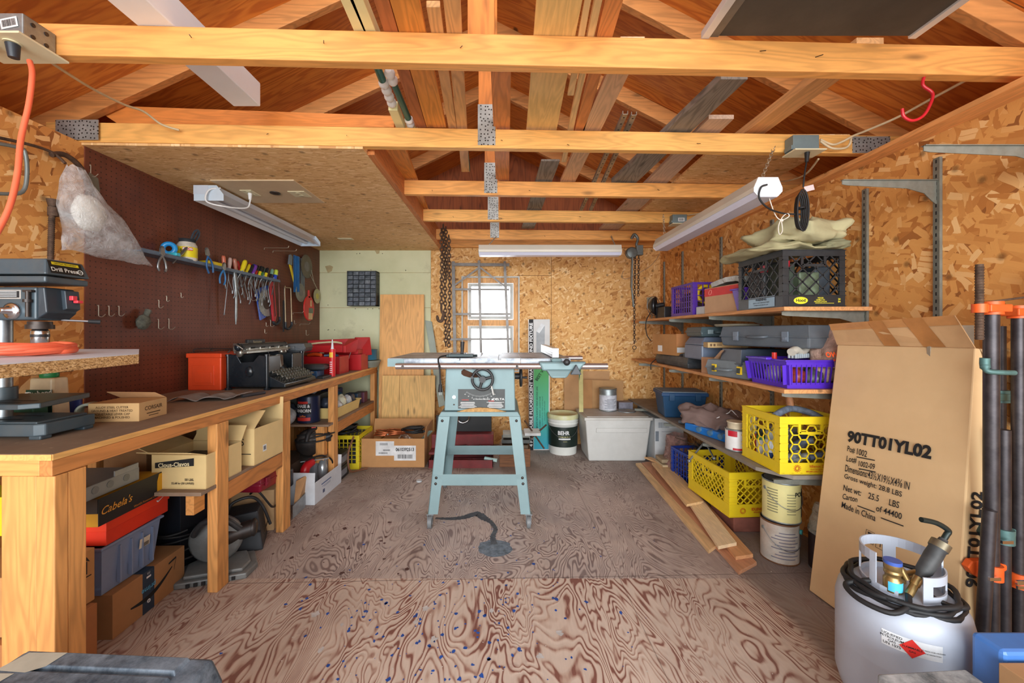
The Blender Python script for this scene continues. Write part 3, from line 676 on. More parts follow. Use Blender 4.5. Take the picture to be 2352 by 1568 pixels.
m = MB(); m.box(.435, .50, -.06, .02, ZTb-.018, ZTb+.004); m.hexa([(.38,-.075,ZTb-.07),(.60,-.075,ZTb-.07),(.60,.0,ZTb-.07),(.38,.0,ZTb-.07),(.36,-.07,ZTb-.016),(.645,-.07,ZTb-.016),(.645,.0,ZTb-.016),(.36,.0,ZTb-.016)])
m.hexa([(.43,-.10,ZTb-.11),(.52,-.10,ZTb-.11),(.52,-.02,ZTb-.11),(.43,-.02,ZTb-.11),(.40,-.08,ZTb-.06),(.56,-.08,ZTb-.06),(.56,.0,ZTb-.06),(.40,.0,ZTb-.06)])
hd = m.build('fence_head', SAWP, fe, .012)
m = MB(); m.cyl((.503, -.09, ZTb-.015), (.51, -.14, ZTb-.015), .006, n=10); m.ball((.512, -.15, ZTb-.012), .02, n=18, m=12); m.build('clamp_lever', BLACKP, hd)
m = MB(); m.prism([(-.03,-.03),(.035,-.03),(.005,.03)], 0, .03, fr((.57, -.085, ZTb-.058), (1,0,0), (0,0,1))); m.build('lock_knob', plain((70,76,82), .5), hd, .004)
mg = MB(); mg.box(-.134, -.117, -.05, .45, ZTb-.008, ZTb+.002); e = sp('miter_gauge', mg, STEEL)
m = MB(); m.prism([(-.10, -.03), (.07, -.03), (.10, -.015), (.06, .035), (.035, .05), (-.045, .05), (-.075, .03)], 0, .016, FT(-.115, .10, ZTb+.003)); m.box(-.20, -.04, .065, .075, ZTb+.003, ZTb+.024)
gh = m.build('gauge_head', plain((30,48,50), .4, .2), e, .003)
m = MB(); m.cyl((-.115, .1, ZTb+.018), (-.112, .1, ZTb+.10), .0095, .014, 14); m.build('gauge_handle', BLACKP, gh)
m = MB(); cp = cat([(-.20, .10, ZTb+.012), (-.235, .02, ZTb+.01), (-.245, -.03, ZTb-.005), (-.232, -.065, ZTb-.05), (-.228, -.07, ZTb-.11), (-.227, -.07, ZTb-.155)], 6)
m.tube(cp, .0045, 8); cd = sp('power_cord', m, RUBBER); m = MB(); m.cyl((-.227, -.07, ZTb-.15), (-.227, -.07, ZTb-.195), .009, .013, 12); pl = m.build('plug', RUBBER, cd)
m = MB(); m.box(-.233, -.231, -.073, -.067, ZTb-.213, ZTb-.195); m.box(-.223, -.221, -.073, -.067, ZTb-.213, ZTb-.195); m.build('prongs', STEEL, pl)
m = MB(); m.sheet(lambda u, v: (sx+.015+(u-.5)*.30, sy-.012+v*.03, .693+.026*max(0, 1-((u-.5)*2)**2)*(math.sin(PI*min(1, v*1.6+.0)))+.001*noise.noise(V(u*30, v*9, 0))), 30, 8)
solo('sawdust', m, plain((190,150,96), .95, 0, .2, 60, .5), 'small heap of sawdust in front of the table saw cabinet', 'sawdust', None, kind='stuff')
def carton(label, loc, size, rz=0, mat=CARD, flaps=None, name='cardboard_box', group=None, open_=False, rot=None, fl=.45, catg='box', tape=True):
    sx_, sy_, sz_ = size; e = thing(name, label, catg, loc, rz, group, rot)
    m = MB(); x, y = sx_/2, sy_/2
    if open_:
        t = .004
        m.box(-x, x, -y, y, 0, t)
        for (a, b, c, d) in ((-x, x, -y, -y+t), (-x, x, y-t, y), (-x, -x+t, -y+t, y-t), (x-t, x, -y+t, y-t)): m.box(a, b, c, d, t, sz_)
    else: m.box(-x, x, -y, y, 0, sz_)
    body = m.build('carton', mat, e, .002)
    if open_:
        for (side, ang) in (flaps or (('f', -.5), ('b', .4), ('l', .3), ('r', 2.0))):
            L = min(sx_, sy_)*fl; c, s = math.cos(ang)*L, math.sin(ang)*L
            m = MB(); t = .003
            if side in 'fb':
                q = -1 if side == 'f' else 1; y0 = q*y
                p = [(-x, y0, sz_), (x, y0, sz_), (x*.97, y0+q*s, sz_+c), (-x*.97, y0+q*s, sz_+c)]; n_ = V(0, -q*c, s).normalized()*t if L else V(0,0,t)
            else:
                q = -1 if side == 'l' else 1; x0 = q*x
                p = [(x0, -y, sz_), (x0, y, sz_), (x0+q*s, y*.97, sz_+c), (x0+q*s, -y*.97, sz_+c)]; n_ = V(-q*c, 0, s).normalized()*t
            p = [V(*a) for a in p]; m.hexa([p[0], p[1], p[2], p[3]]+[a+n_ for a in p]); m.build('flap', mat, e)
    elif tape:
        m = MB(); m.box(-.025, .025, -y-.0005, y+.0005, sz_-.05, sz_+.0006) if sx_ < sy_ else m.box(-x-.0005, x+.0005, -.025, .025, sz_-.05, sz_+.0006)
        m.build('packing_tape', plain((176,130,84), .3, 0, .05), e)
    return e
def lettering(parent, M, lines, mat=INK, name='lettering', bold=0.0, italic=0.0, sx=1.0):
    m = MB()
    for (t, size, x, y) in lines: m.text(t, size, M @ Matrix.Translation((x, y, 0)), bold*1.0, italic, sx)
    return m.build(name, mat, parent)
def panel_bars(m, M, w, h, kind, t=.004, d=.008):
    """lattice of a crate's side in its own frame, width w, height h (x from 0, y from 0)"""
    def seg(x0, y0, x1, y1, tt=t, e_=0.0):
        p, q = M @ V(x0, y0, -d/2), M @ V(x1, y1, -d/2); m.bar(p, q, d-.0012-e_, tt, up=(M.to_3x3() @ V(0,0,1)))
    def clip(x0, y0, dx, dy, X0, X1, Y0, Y1, e_=0.0):
        t0, t1 = -1e9, 1e9
        for o_, dd, a, b in ((x0, dx, X0, X1), (y0, dy, Y0, Y1)):
            if abs(dd) < 1e-9:
                if o_ < a or o_ > b: return
            else:
                u, v = (a-o_)/dd, (b-o_)/dd; t0 = max(t0, min(u, v)); t1 = min(t1, max(u, v))
        if t1-t0 > .01: seg(x0+dx*t0, y0+dy*t0, x0+dx*t1, y0+dy*t1, t, e_)
    if kind == 'diag' or kind == 'diagV':
        s = .030 if kind == 'diag' else .046; r = .7071
        k = -h
        while k < w+h:
            clip(k, 0, r, r, 0, w, 0, h); clip(k, 0, -r, r, 0, w, 0, h, .0016); k += s*1.414
    elif kind == 'slots':
        n = max(3, int(w/.020))
        for i in range(1, n): seg(w*i/n, 0, w*i/n, h, .007)
    elif kind == 'grid':
        n = max(2, int(w/.035)); q = max(2, int(h/.035))
        for i in range(1, n): seg(w*i/n, 0, w*i/n, h)
        for i in range(1, q): seg(0, h*i/q, w, h*i/q, t, .0016)
    elif kind == 'hex':
        R_ = .026; dx = R_*1.5; dy = R_*1.732/2; i = 0; x = 0
        while x < w+R_:
            y = 0 if i % 2 == 0 else dy
            while y < h+dy:
                for a in (0, 1, 2):
                    a0, a1 = PI/3*a, PI/3*(a+1); x0, y0, x1, y1 = x+R_*math.cos(a0), y+R_*math.sin(a0), x+R_*math.cos(a1), y+R_*math.sin(a1)
                    if -.001 <= x0 <= w+.001 and -.001 <= x1 <= w+.001 and -.001 <= y0 <= h+.001 and -.001 <= y1 <= h+.001: seg(x0, y0, x1, y1, t, .0012*a)
                y += 2*dy
            x += dx; i += 1
def crate(label, loc, size, rz, mat, kind, name='milk_crate', group=None, base=.05, rim=.03, corner=.028, rot=None, handle=True, catg='crate', side_kind=None):
    w, d, h = size; e = thing(name, label, catg, loc, rz, group, rot); m = MB(); x, y = w/2, d/2; T = .008
    for (z0, z1) in ((0, base), (h-rim, h)):
        for (a, b, c, f) in ((-x,x,-y,-y+T),(-x,x,y-T,y),(-x,-x+T,-y+T,y-T),(x-T,x,-y+T,y-T)): m.box(a,b,c,f,z0,z1)
    for a in (-1, 1):
        for b in (-1, 1):
            m.box(min(a*x, a*(x-corner)), max(a*x, a*(x-corner)), min(b*y, b*(y-T)), max(b*y, b*(y-T)), base, h-rim)
            m.box(min(a*x, a*(x-T)), max(a*x, a*(x-T)), min(b*(y-T), b*(y-corner)), max(b*(y-T), b*(y-corner)), base, h-rim)
    z0 = base; hh = h-rim-base
    for M_, ww in ((fr((-x+corner, -y, z0), (1,0,0), (0,0,1)), w-2*corner), (fr((x-corner, y, z0), (-1,0,0), (0,0,1)), w-2*corner), (fr((x, -y+corner, z0), (0,1,0), (0,0,1)), d-2*corner), (fr((-x, y-corner, z0), (0,-1,0), (0,0,1)), d-2*corner)):
        panel_bars(m, M_, ww, hh, kind)
        if handle and ww > .15:      # frame of the hand hole
            a, b, c_, d_ = ww/2-.055, ww/2+.055, hh-.045, hh-.004
            for q in ((a,c_,b,c_),(a,c_,a,hh),(b,c_,b,hh)):
                p0, p1 = M_ @ V(q[0], q[1], -.004), M_ @ V(q[2], q[3], -.004); m.bar(p0, p1, .0125+.0005*q[0], .007, up=(M_.to_3x3() @ V(0,0,1)))
    n = 7
    for i in range(n): m.box(-x, x, -y+d*(i+.3)/n, -y+d*(i+.3)/n+.01, .002, .007)
    for i in range(n): m.box(-x+w*(i+.3)/n, -x+w*(i+.3)/n+.01, -y, y, .002, .007)
    m.build('crate_body', mat, e)
    m = MB()
    for z in (h-.003, h-rim, base, .004):
        for (a, b, c, f) in ((-x-.003, x+.003, -y-.003, -y), (-x-.003, x+.003, y, y+.003), (-x-.003, -x, -y, y), (x, x+.003, -y, y)): m.box(a, b, c, f, z-.002, z+.002)
    for a in (-1, 1):
        for b in (-1, 1):
            for k in range(5):
                z = base+hh*(k+.5)/5; xa, xb = sorted((a*(x+.003), a*(x-corner))); ya, yb_ = sorted((b*(y+.003), b*(y-corner)))
                m.box(xa, xb, min(b*y, b*(y+.003)), max(b*y, b*(y+.003)), z-.002, z+.002); m.box(min(a*x, a*(x+.003)), max(a*x, a*(x+.003)), ya, yb_, z-.002, z+.002)
    m.build('rim_ribs', mat, e)
    return e
def tote(label, loc, size, rz, mat, lid=None, name='storage_tote', inset=.02, group=None, catg='tote', open_=False):
    w, d, h = size; e = thing(name, label, catg, loc, rz, group); m = MB()
    if open_:
        t = .004; k = inset
        def wall(p): m.hexa(p)
        x, y = w/2, d/2; xi, yi = x-k, y-k
        for (ax, ay, bx, by, nx, ny) in ((-1,-1,1,-1,0,1),(1,-1,1,1,-1,0),(1,1,-1,1,0,-1),(-1,1,-1,-1,1,0)):
            p = [V(ax*xi, ay*yi, 0), V(bx*xi, by*yi, 0), V(bx*xi+nx*t, by*yi+ny*t, 0), V(ax*xi+nx*t, ay*yi+ny*t, 0)]
            q = [V(ax*x, ay*y, h), V(bx*x, by*y, h), V(bx*x+nx*t, by*y+ny*t, h), V(ax*x+nx*t, ay*y+ny*t, h)]; m.hexa(p+q)
        m.box(-xi, xi, -yi, yi, 0, t)
        for (a, b, c, f) in ((-x-.008, x+.008, -y-.008, -y+.001), (-x-.008, x+.008, y-.001, y+.008), (-x-.008, -x+.001, -y, y), (x-.001, x+.008, -y, y)): m.box(a, b, c, f, h-.008, h+.0015)
        m.build('tub', mat, e, .002)
    else:
        m.taper(-w/2, w/2, -d/2, d/2, 0, h, inset); m.build('tub', mat, e, .012)
    if lid is not None:
        m = MB(); m.box(-w/2-.008, w/2+.008, -d/2-.008, d/2+.008, h-.02, h+.006); m.box(-w/2+.02, w/2-.02, -d/2+.02, d/2-.02, h+.006, h+.012); m.build('lid', lid, e, .005)
    return e
def tin(label, loc, r, h, body, lab=None, band=(.12, .88), name='paint_can', lid=GALV, bail=True, rz=0, catg='can', group=None, rot=None, rimc=GALV, bail_down=True):
    e = thing(name, label, catg, loc, rz, group, rot)
    m = MB(); m.lathe([(r*.99, 0), (r, .004), (r, h-.004), (r*.99, h)], 32); m.build('can_body', body, e)
    m = MB(); m.lathe([(r*1.0, .0), (r*1.03, .001), (r*1.03, .006), (r, .007)], 32, caps=False); m.lathe([(r, h-.008), (r*1.035, h-.006), (r*1.035, h), (r*.93, h), (r*.92, h-.006)], 32, caps=False); m.build('can_rim', rimc, e)
    if lid is not None:
        m = MB(); m.lathe([(0.0001, h-.006), (r*.8, h-.006), (r*.82, h-.003), (r*.9, h-.003), (r*.91, h+.001), (r*.93, h+.001)], 32, caps=False); m.build('can_lid', lid, e)
    if lab is not None:
        m = MB(); m.lathe([(r*1.004, h*band[0]), (r*1.004, h*band[1])], 40, caps=False); m.build('label', lab, e)
    if bail:
        m = MB(); pts = [V((r*1.03)*math.cos(a), -(r*1.0)*abs(math.sin(a))*1.02-.004, h*.78-(h*.42)*math.sin(a)) for a in [PI*k/20 for k in range(21)]]
        m.tube(pts, .0016, 6); m.build('bail_handle', STEEL, e)
        m = MB()
        for s_ in (-1, 1): m.cyl((s_*r, 0, h*.78), (s_*(r+.004), 0, h*.78), .009, n=12)
        m.build('bail_ears', GALV, e)
    return e
def toolcase(label, loc, size, rz, mat, latch=None, name='tool_case', rot=None, latches=(-.28, .28), handle=True, group=None, catg='case'):
    w, d, h = size; e = thing(name, label, catg, loc, rz, group, rot)
    m = MB(); m.taper(-w/2, w/2, -d/2, d/2, 0, h*.5-.001, .008); m.build('base_shell', mat, e, .01)
    m = MB(); m.hexa([(-w/2,-d/2,h*.5+.001),(w/2,-d/2,h*.5+.001),(w/2,d/2,h*.5+.001),(-w/2,d/2,h*.5+.001),(-w/2+.01,-d/2+.01,h),(w/2-.01,-d/2+.01,h),(w/2-.01,d/2-.01,h),(-w/2+.01,d/2-.01,h)]); 
    m.box(-w*.4, w*.4, -d*.35, d*.38, h, h+.003); m.build('lid_shell', mat, e, .01)
    m = MB(); m.box(-w/2-.003, w/2+.003, -d/2-.003, d/2+.003, h*.5-.004, h*.5+.004); m.build('seam_rim', mat, e, .002)
    for u in latches:
        m = MB(); m.box(u*w-.018, u*w+.018, -d/2-.008, -d/2, h*.28, h*.74); m.box(u*w-.012, u*w+.012, -d/2-.011, -d/2-.007, h*.34, h*.5); m.build('latch', latch or mat, e, .002)
    if handle:
        m = MB(); m.tube(cat([(-.05, -d/2, h*.5), (-.048, -d/2-.03, h*.48), (0, -d/2-.036, h*.47), (.048, -d/2-.03, h*.48), (.05, -d/2, h*.5)], 5), .007, 8); m.build('handle', mat, e)
    return e
def bars(m, M, rows):
    for (w_, x, y, h_) in rows: m.rect(w_, h_, M, x, y)
    return m
def barcode(m, M, w, h, x=0, y=0, n=26):
    rr = random.Random(n*31+int(w*1000)); t = -w/2
    while t < w/2-.0005:
        q = w/n*rr.uniform(.3, .9); m.rect(q, h, M, x+t+q/2, y); t += q+w/n*rr.uniform(.3, .8)
def spray_can(label, loc, body, cap, r=.033, h=.19, lab=None, name='spray_can', rot=None, group=None):
    e = thing(name, label, 'spray can', loc, 0, group, rot)
    m = MB(); m.lathe([(r*.95, 0), (r, .003), (r, h*.86), (r*.92, h*.89), (r*.7, h*.92), (r*.4, h*.93)], 24); m.build('can_body', body, e)
    m = MB(); m.lathe([(r*.72, h*.89), (r*.93, h*.9), (r*.93, h*1.18), (r*.88, h*1.2), (.0001, h*1.2)], 24, caps=False); m.build('cap', cap, e)
    if lab: m = MB(); m.lathe([(r*1.01, h*.15), (r*1.01, h*.75)], 24, caps=False); m.build('label', lab, e)
    return e
def film_bag(name, label, catg, fn, nu, nv, col, alpha, parts=None, rough=.18):
    t = NT('plastic_film'); v = t.co(); n = t.noise(v, 26, 5, .7, 1.2); t.bump(n, .9, .02)
    a = t.ramp(t.noise(v, 14, 4, .7, .8), [(.35, (alpha*.55,)*3+(1,)), (.65, (min(1, alpha*1.35),)*3+(1,))])
    bw = t.n('ShaderNodeRGBToBW'); t.l(a, bw.inputs[0]); t.l(bw.outputs[0], t.b.inputs['Alpha'])
    mt = t.fin(lin(col), rough); m = MB(); m.sheet(fn, nu, nv)
    return solo(name, m, mt, label, catg)
def cable(name, label, pts, r, mat, catg='cord', n=6, closed=False):
    m = MB(); m.tube(cat(pts, n, closed), r, 8, closed); return solo(name, m, mat, label, catg)
def coil(c, R, turns, r, seed=1, flat=.6, n=16, drift=.02, axis='Z'):
    rr = random.Random(seed); pts = []; c = Vector(c)
    for k in range(turns*n):
        a = 2*PI*k/n; q = R*(1+.14*math.sin(k*.37+seed)+rr.uniform(-.03, .03)); z = drift*(k/n)/max(1, turns)+.012*math.sin(a*1.3+seed)
        p = V(q*math.cos(a), q*flat*math.sin(a), z+.01)
        if axis == 'X': p = V(p.z, p.x, p.y)
        if axis == 'Y': p = V(p.x, p.z, p.y)
        pts.append(c+p)
    return pts
BZ, BX = .83, -1.29
B = thing('workbench', 'long built-in lumber workbench with a dusty top under the pegboard', 'workbench', (0, 0, 0))
t_ = NT('bench_top'); v_ = t_.co(); n_ = t_.noise(v_, 3.5, 6, .7)
c_ = t_.ramp(n_, [(.3, (132,108,88)), (.6, (152,128,106))]); f2 = t_.noise(t_.map(v_, sc=(12, 2, 1)), 2, 3, .6)
c_ = t_.mix(t_.math('MULTIPLY', f2, .35), c_, lin((92,72,58))); sp_ = t_.noise(v_, 40, 2, .5); c_ = t_.mix(t_.ramp(sp_, [(.7, (0,0,0,1)), (.74, (.6,.6,.6,1))]), c_, lin((186,160,128)))
BTOP = t_.fin(c_, .85)
m = MB(); m.box(XL+.008, BX, 1.147, 4.12, BZ-.019, BZ); m.build('bench_top', BTOP, B, .001)
LUM = wood((214,150,84), 'Z', .18, .6, True, .8); LUMY = wood((196,128,68), 'Y', .2, .62, True, .8); LUMX = wood((220,152,84), 'X', .18, .6, True, .8)
m = MB(); m.box(BX-.001, BX+.002, 1.147, 4.12, BZ-.018, BZ-.001); m.box(XL+.01, BX, 1.144, 1.1475, BZ-.018, BZ-.001); m.build('edge_band', wood((222,168,96), 'Y', .1, .7, False), B)
m = MB(); m.box(BX-.038, BX-.0015, 1.1475, 4.12, BZ-.064, BZ-.0195); m.build('front_rail', LUMY, B, .002)
m = MB(); m.box(XL+.01, BX-.039, 1.1485, 1.185, BZ-.064, BZ-.0195); m.build('end_rail', LUMX, B, .002)
def post(x0, x1, y0, y1, z0=0, z1=BZ-.066):
    m = MB(); m.box(x0, x1, y0, y1, z0, z1); return m.build('post', LUM, B, .003)
post(-1.447, -1.345, 1.155, 1.19); post(-1.344, -1.2905, 1.153, 1.19); post(-1.338, -1.2915, 1.1905, 1.243)
post(-1.338, -1.292, 1.812, 1.888); post(-1.336, -1.292, 2.355, 2.437); post(-1.336, -1.292, 3.06, 3.14); post(-1.336, -1.292, 4.03, 4.11)
for y in (1.85, 2.45, 3.6): post(XL+.01, XL+.05, y, y+.08)
m = MB(); m.box(XL+.008, BX-.006, 1.72, 2.43, .474, .49); m.build('shelf_board', BTOP, B, .001)
m = MB(); m.box(XL+.008, BX-.006, 2.98, 4.119, .474, .49); m.build('shelf_board', BTOP, B, .001)
for (a, b) in ((1.89, 2.353), (3.142, 4.028)):
    m = MB(); m.box(BX-.03, BX-.004, a, b, .39, .473); m.build('shelf_rail', LUMY, B, .002)
m = MB(); m.box(-1.375, -1.339, 1.735, 1.80, .385, .473); m.build('shelf_block', wood((206,142,76), 'Y', .2), B, .002)
m = MB(); m.box(-1.42, -1.337, 2.99, 3.055, .2, .473); m.build('shelf_block', LUM, B, .002)

tape = plain((40,56,74), .45, 0, .05)
e = carton('brown parcel box with dark tape band and curved arrow print under the bench', (-1.655, 1.71, 0), (.31, .36, .172), .03, plain((166,118,74), .8, 0, .06), tape=False)
m = MB(); m.rect(.058, .172, FR(.1556, -.02, .086)); m.add([(.156,-.049,.1725),(.156,.009,.1725),(-.10,.009,.1725),(-.10,-.049,.1725)], [(0,1,2,3)]); m.build('printed_tape', tape, e)
FRe = FR(.1566, -.02, .086)
lettering(e, FRe @ Matrix.Rotation(PI, 4, 'Z'), [('prime', .030, .0, -.012), ], plain((90,170,210), .6), 'tape_lettering', .012)
m = MB(); m.ring(FRe @ V(0, -.042, 0), .006, .002, (1,0,0), 16, 6); m.rect(.022, .008, FRe, 0, .06); m.text('LU', .012, FRe @ Matrix.Translation((0, .075, 0)), .01); m.build('tape_emblem', plain((225,225,225), .6), e)
m = MB(); a = [(-.105+.21*k/16, -.02-.028*math.sin(PI*k/16)+.05*(k/16)) for k in range(17)]
w_ = [.003+.007*math.sin(PI*k/16) for k in range(17)]
poly = [(x, y+w_[i]) for i, (x, y) in enumerate(a)]+[(x, y-w_[i]) for i, (x, y) in reversed(list(enumerate(a)))]
M_ = FR(.1562, .0, .086)
for i in range(16): m.add([(a[i][0], a[i][1]-w_[i], 0), (a[i+1][0], a[i+1][1]-w_[i+1], 0), (a[i+1][0], a[i+1][1]+w_[i+1], 0), (a[i][0], a[i][1]+w_[i], 0)], [(0,1,2,3)], M=M_)
for (p, q) in (((.085, .052), (.128, .06)), ((.128, .06), (.115, .01))): m.add([(p[0], p[1]-.004, 0), (q[0], q[1]-.004, 0), (q[0], q[1]+.004, 0), (p[0], p[1]+.004, 0)], [(0,1,2,3)], M=M_)
m.build('curved_arrow', INK, e)
carton('plain brown box on the floor right behind the bench corner post', (-1.69, 1.352, 0), (.44, .2, .20), 0, plain((172,112,66), .85, 0, .06), tape=False)
TUB = plain((126,142,172), .35, 0, .05, 8)
e = tote('blue-grey plastic tub on top of the brown parcel box', (-1.66, 1.64, .174), (.29, .27, .19), .02, TUB, inset=.018, open_=True)
m = MB()
for y in (-.06, -.01, .04, .09): m.box(.135, .150, y-.003, y+.003, .02, .165)
m.build('side_ribs', TUB, e)
m = MB(); m.rect(.05, .04, fr((.1475, .05, .12), (0,1,0), (.1,0,1))); m.build('price_sticker', plain((214,206,186), .6), e)
m = MB(); M_ = fr((.149, .05, .115), (0,1,0), (.1,0,1)); barcode(m, M_, .028, .016, .005, -.004); m.build('barcode', INK, e)
e = carton('orange-red shoe box with a pale tick mark on the blue-grey tub', (-1.645, 1.665, .367), (.26, .30, .088), .05, plain((222,52,24), .5, 0, .04), name='shoe_box', tape=False)
m = MB(); m.box(-.134, .134, -.154, .154, .055, .092); m.build('lid', plain((228,58,26), .5, 0, .04), e, .002)
m = MB(); M_ = FR(.1348, .1, .074); m.add([(-.02,-.003,0),(-.012,-.009,0),(.028,.009,0),(-.011,-.003,0),(-.019,.003,0)], [(0,1,2,3,4)], M=M_); m.build('tick_mark', WHITE, e)
e = carton('black and yellow shoe box with gold script on top of the orange one', (-1.63, 1.62, .462), (.27, .31, .10), .05, plain((196,142,26), .5, 0, .06), name='shoe_box', tape=False)
m = MB(); m.box(.1355, .138, -.156, .156, .002, .104); m.box(-.137, .1355, -.158, -.1555, .05, .104); bk = m.build('side_panel', plain((26,27,30), .45), e)
m = MB(); m.prism([(.118, .0), (.155, .02), (.155, .10), (.118, .10), (.108, .07), (.108, .03)], 0, .0006, FR(.1385, 0, .0)); m.build('yellow_corner', plain((206,150,20), .5), e)
lettering(e, FR(.1392, -.085, .052), [("Cabela's", .040, 0, 0)], plain((226,160,60), .5), 'lettering', .006, .35)
lettering(e, FR(.1392, .06, .012), [("World's Foremost Outfitter", .012, 0, 0)], plain((190,120,50), .5), 'lettering', .004)
e = thing('electrical_box', 'grey sheet metal electrical box lying on the black and yellow shoe box', 'electrical box', (-1.62, 1.53, .567), .05)
m = MB(); m.box(-.12, .115, -.11, .13, 0, .052); m.build('enclosure', plain((150,156,158), .4, .3, .06), e, .002)
m = MB(); m.box(.11, .116, .02, .125, .052, .072); m.build('flange', plain((170,176,176), .4, .3), e)
m = MB(); [m.cyl((.1155, y, .03), (.1165, y, .03), .014, n=16) for y in (-.06, .0, .07)]; m.build('knockouts', plain((130,136,138), .4, .4), e)
e = carton('brown carton with two up arrows wedged behind the bench corner post', (-1.66, 1.37, .205), (.34, .185, .19), .0, plain((190,138,84), .85, 0, .06), tape=False)
m = MB(); M_ = FR(.1706, .045, .13)
for x in (-.018, .018): m.rect(.005, .045, M_, x, 0); m.add([(x-.012, .018, 0), (x, .04, 0), (x+.012, .018, 0), (x, .026, 0)], [(0,3,1), (3,2,1)], M=M_)
m.rect(.07, .004, M_, 0, -.032); m.build('arrow_print', INK, e)
e = carton('yellow and black box under the near end of the bench, left of the corner post', (-1.62, 1.285, .55), (.42, .10, .12), 0, plain((206,186,30), .5, 0, .05), name='product_box', tape=False)
NB = plain((216,188,132), .8, 0, .06, 6)
e = carton('weathered nail carton with a black label band at the front of the bench shelf', (-1.42, 1.873, .49), (.245, .23, .15), -.03, NB, open_=True, flaps=(('f', 1.2), ('b', .6), ('l', 1.2)), fl=.35)
m = MB(); M_ = FC(0.01, -.1165, .115); m.add([(-.115,-.024,0),(.06,-.012,0),(.06,.022,0),(-.115,.0,0)], [(0,1,2,3)], M=M_); m.build('label_band', INK, e)
lettering(e, FC(-.02, -.1175, .107) @ Matrix.Rotation(.07, 4, 'Z'), [('Clous-Clavos', .026, 0, 0)], plain((230,214,170), .7), 'lettering', .02)
lettering(e, FC(.05, -.1175, .03), [('50 LBS.', .014, 0, .012), ('22,68 kg (50 LIVRES)', .012, -.03, -.004)], INK, 'lettering', .02)
m = MB(); m.box(-.11, .11, -.105, .105, .0, .105); m.build('nails', plain((110,96,84), .6, .4, .4, 60, .8), e)['kind'] = 'stuff'
e = carton('pale open carton with worn flaps on the bench shelf beside the second post', (-1.43, 2.195, .49), (.31, .25, .19), -.05, NB, open_=True, flaps=(('f', -.9), ('b', .1), ('l', -.9)), fl=.5)
lettering(e, FC(.075, -.1265, .12), [('US', .05, 0, 0)], INK, 'lettering', .0); m = MB(); m.rect(.10, .004, FC(.09, -.1265, .06)); m.build('printed_line', INK, e)
m = MB(); m.rect(.03, .035, FR(.1556, -.04, .07)); m.build('price_sticker', plain((220,224,226), .6), e); m = MB(); barcode(m, FR(.1562, -.04, .07), .02, .02); m.build('barcode', INK, e)
m = MB(); m.sheet(lambda u, v: (-.14+.28*u, -.11+.22*v, .15+.05*noise.noise(V(u*5, v*5, 1))+.03*math.sin(u*6)), 18, 14); m.build('crumpled_paper', plain((164,134,104), .9, 0, .15, 9), e)
carton('flattened brown carton behind the weathered nail carton', (-1.755, 2.06, .49), (.2, .4, .16), .0, plain((150,112,74), .9, 0, .1), open_=True, flaps=(('f', .8), ('r', .5)))
GREYP = plain((128,132,132), .45, .1, .12, 12, dirt=(90,86,80), amt=.5)
e = thing('miter_saw', 'dusty grey power saw lying on the floor beside the second bench post', 'power saw', (-1.40, 1.98, 0), .35)
m = MB(); m.prism([(-.15,-.11),(.14,-.12),(.17,-.03),(.13,.10),(-.10,.12),(-.17,.04)], 0, .028); m.prism([(-.12,-.09),(.12,-.10),(.14,-.03),(.10,.08),(-.08,.09),(-.14,.03)], .028, .045); m.build('base', GREYP, e, .006)
m = MB(); m.lathe([(.0001,-.02),(.10,-.02),(.115,-.005),(.115,.02),(.08,.035),(.0001,.04)], 28, M=fr((-.02, .02, .15), (0,0,1), (1,0,0)) ); m.build('blade_guard', GREYP, e)
m = MB(); m.cyl((.0,.02,.15), (.13,.05,.17), .045, .04, 20); m.lathe([(.041,0),(.044,.01),(.03,.02)], 20, M=fr((.13,.05,.17), (0,1,0), (0,0,1))); m.build('motor', DARKSTEEL, e)
m = MB(); m.tube(cat([(-.10,-.02,.20), (-.05,-.06,.27), (.04,-.08,.28), (.10,-.06,.22)], 6), .014, 10); m.build('handle', BLACKP, e)
m = MB(); [m.box(-.10+k*.03, -.085+k*.03, -.1215, -.118, .006, .022) for k in range(7)]; m.build('vents', INK, e)
cable('power_cord', 'thick black cord looping over the floor behind the first posts', coil((-1.62, 1.98, .06), .10, 5, .006, 3, .8, 14, .16), .0055, RUBBER, n=2)
cable('power_cord', 'black cord draped from the shelf between the grey saw and the black bag', [(-1.45, 2.3, .25), (-1.36, 2.22, .30), (-1.33, 2.30, .18), (-1.40, 2.45, .12), (-1.5, 2.35, .1)], .006, RUBBER)
e = thing('tool_bag', 'black square bag leaning on the floor between the second and third posts', 'bag', (-1.43, 2.22, 0.0), .5, rot=(0, 0, .42))
m = MB(); m.hexa([(-.10,-.10,.0),(.10,-.10,.0),(.10,.09,.0),(-.10,.09,.0),(-.11,-.07,.19),(.07,-.06,.20),(.07,.09,.20),(-.11,.09,.19)]); m.build('bag_body', plain((44,48,54), .55, 0, .15, 10), e, .008)
m = MB(); m.box(.101, .104, -.09, .08, .08, .09); m.box(-.09, .09, -.104, -.100, .10, .108); m.build('zipper', plain((20,20,22), .4), e)
m = MB(); m.tube(cat([(-.08,-.02,.195),(-.05,-.02,.25),(.03,0,.26),(.08,.02,.20),(.12,.03,.08)], 6), .008, 8); m.build('strap', BLACKP, e)
e = toolcase('dark red metal case hanging out under the bench shelf', (-1.48, 2.33, .285), (.26, .30, .10), 1.57, plain((134,20,44), .4, 0, .08), name='metal_case', handle=False, rot=(0, .05, 1.57))
carton('tan carton lying beneath the dark red case', (-1.56, 2.50, .0), (.34, .30, .24), .2, plain((196,158,114), .85, 0, .06), tape=False)
carton('black tall box at the back under the bench shelf', (-1.72, 2.12, .0), (.3, .34, .40), .0, plain((24,30,40), .5, 0, .06), tape=False)
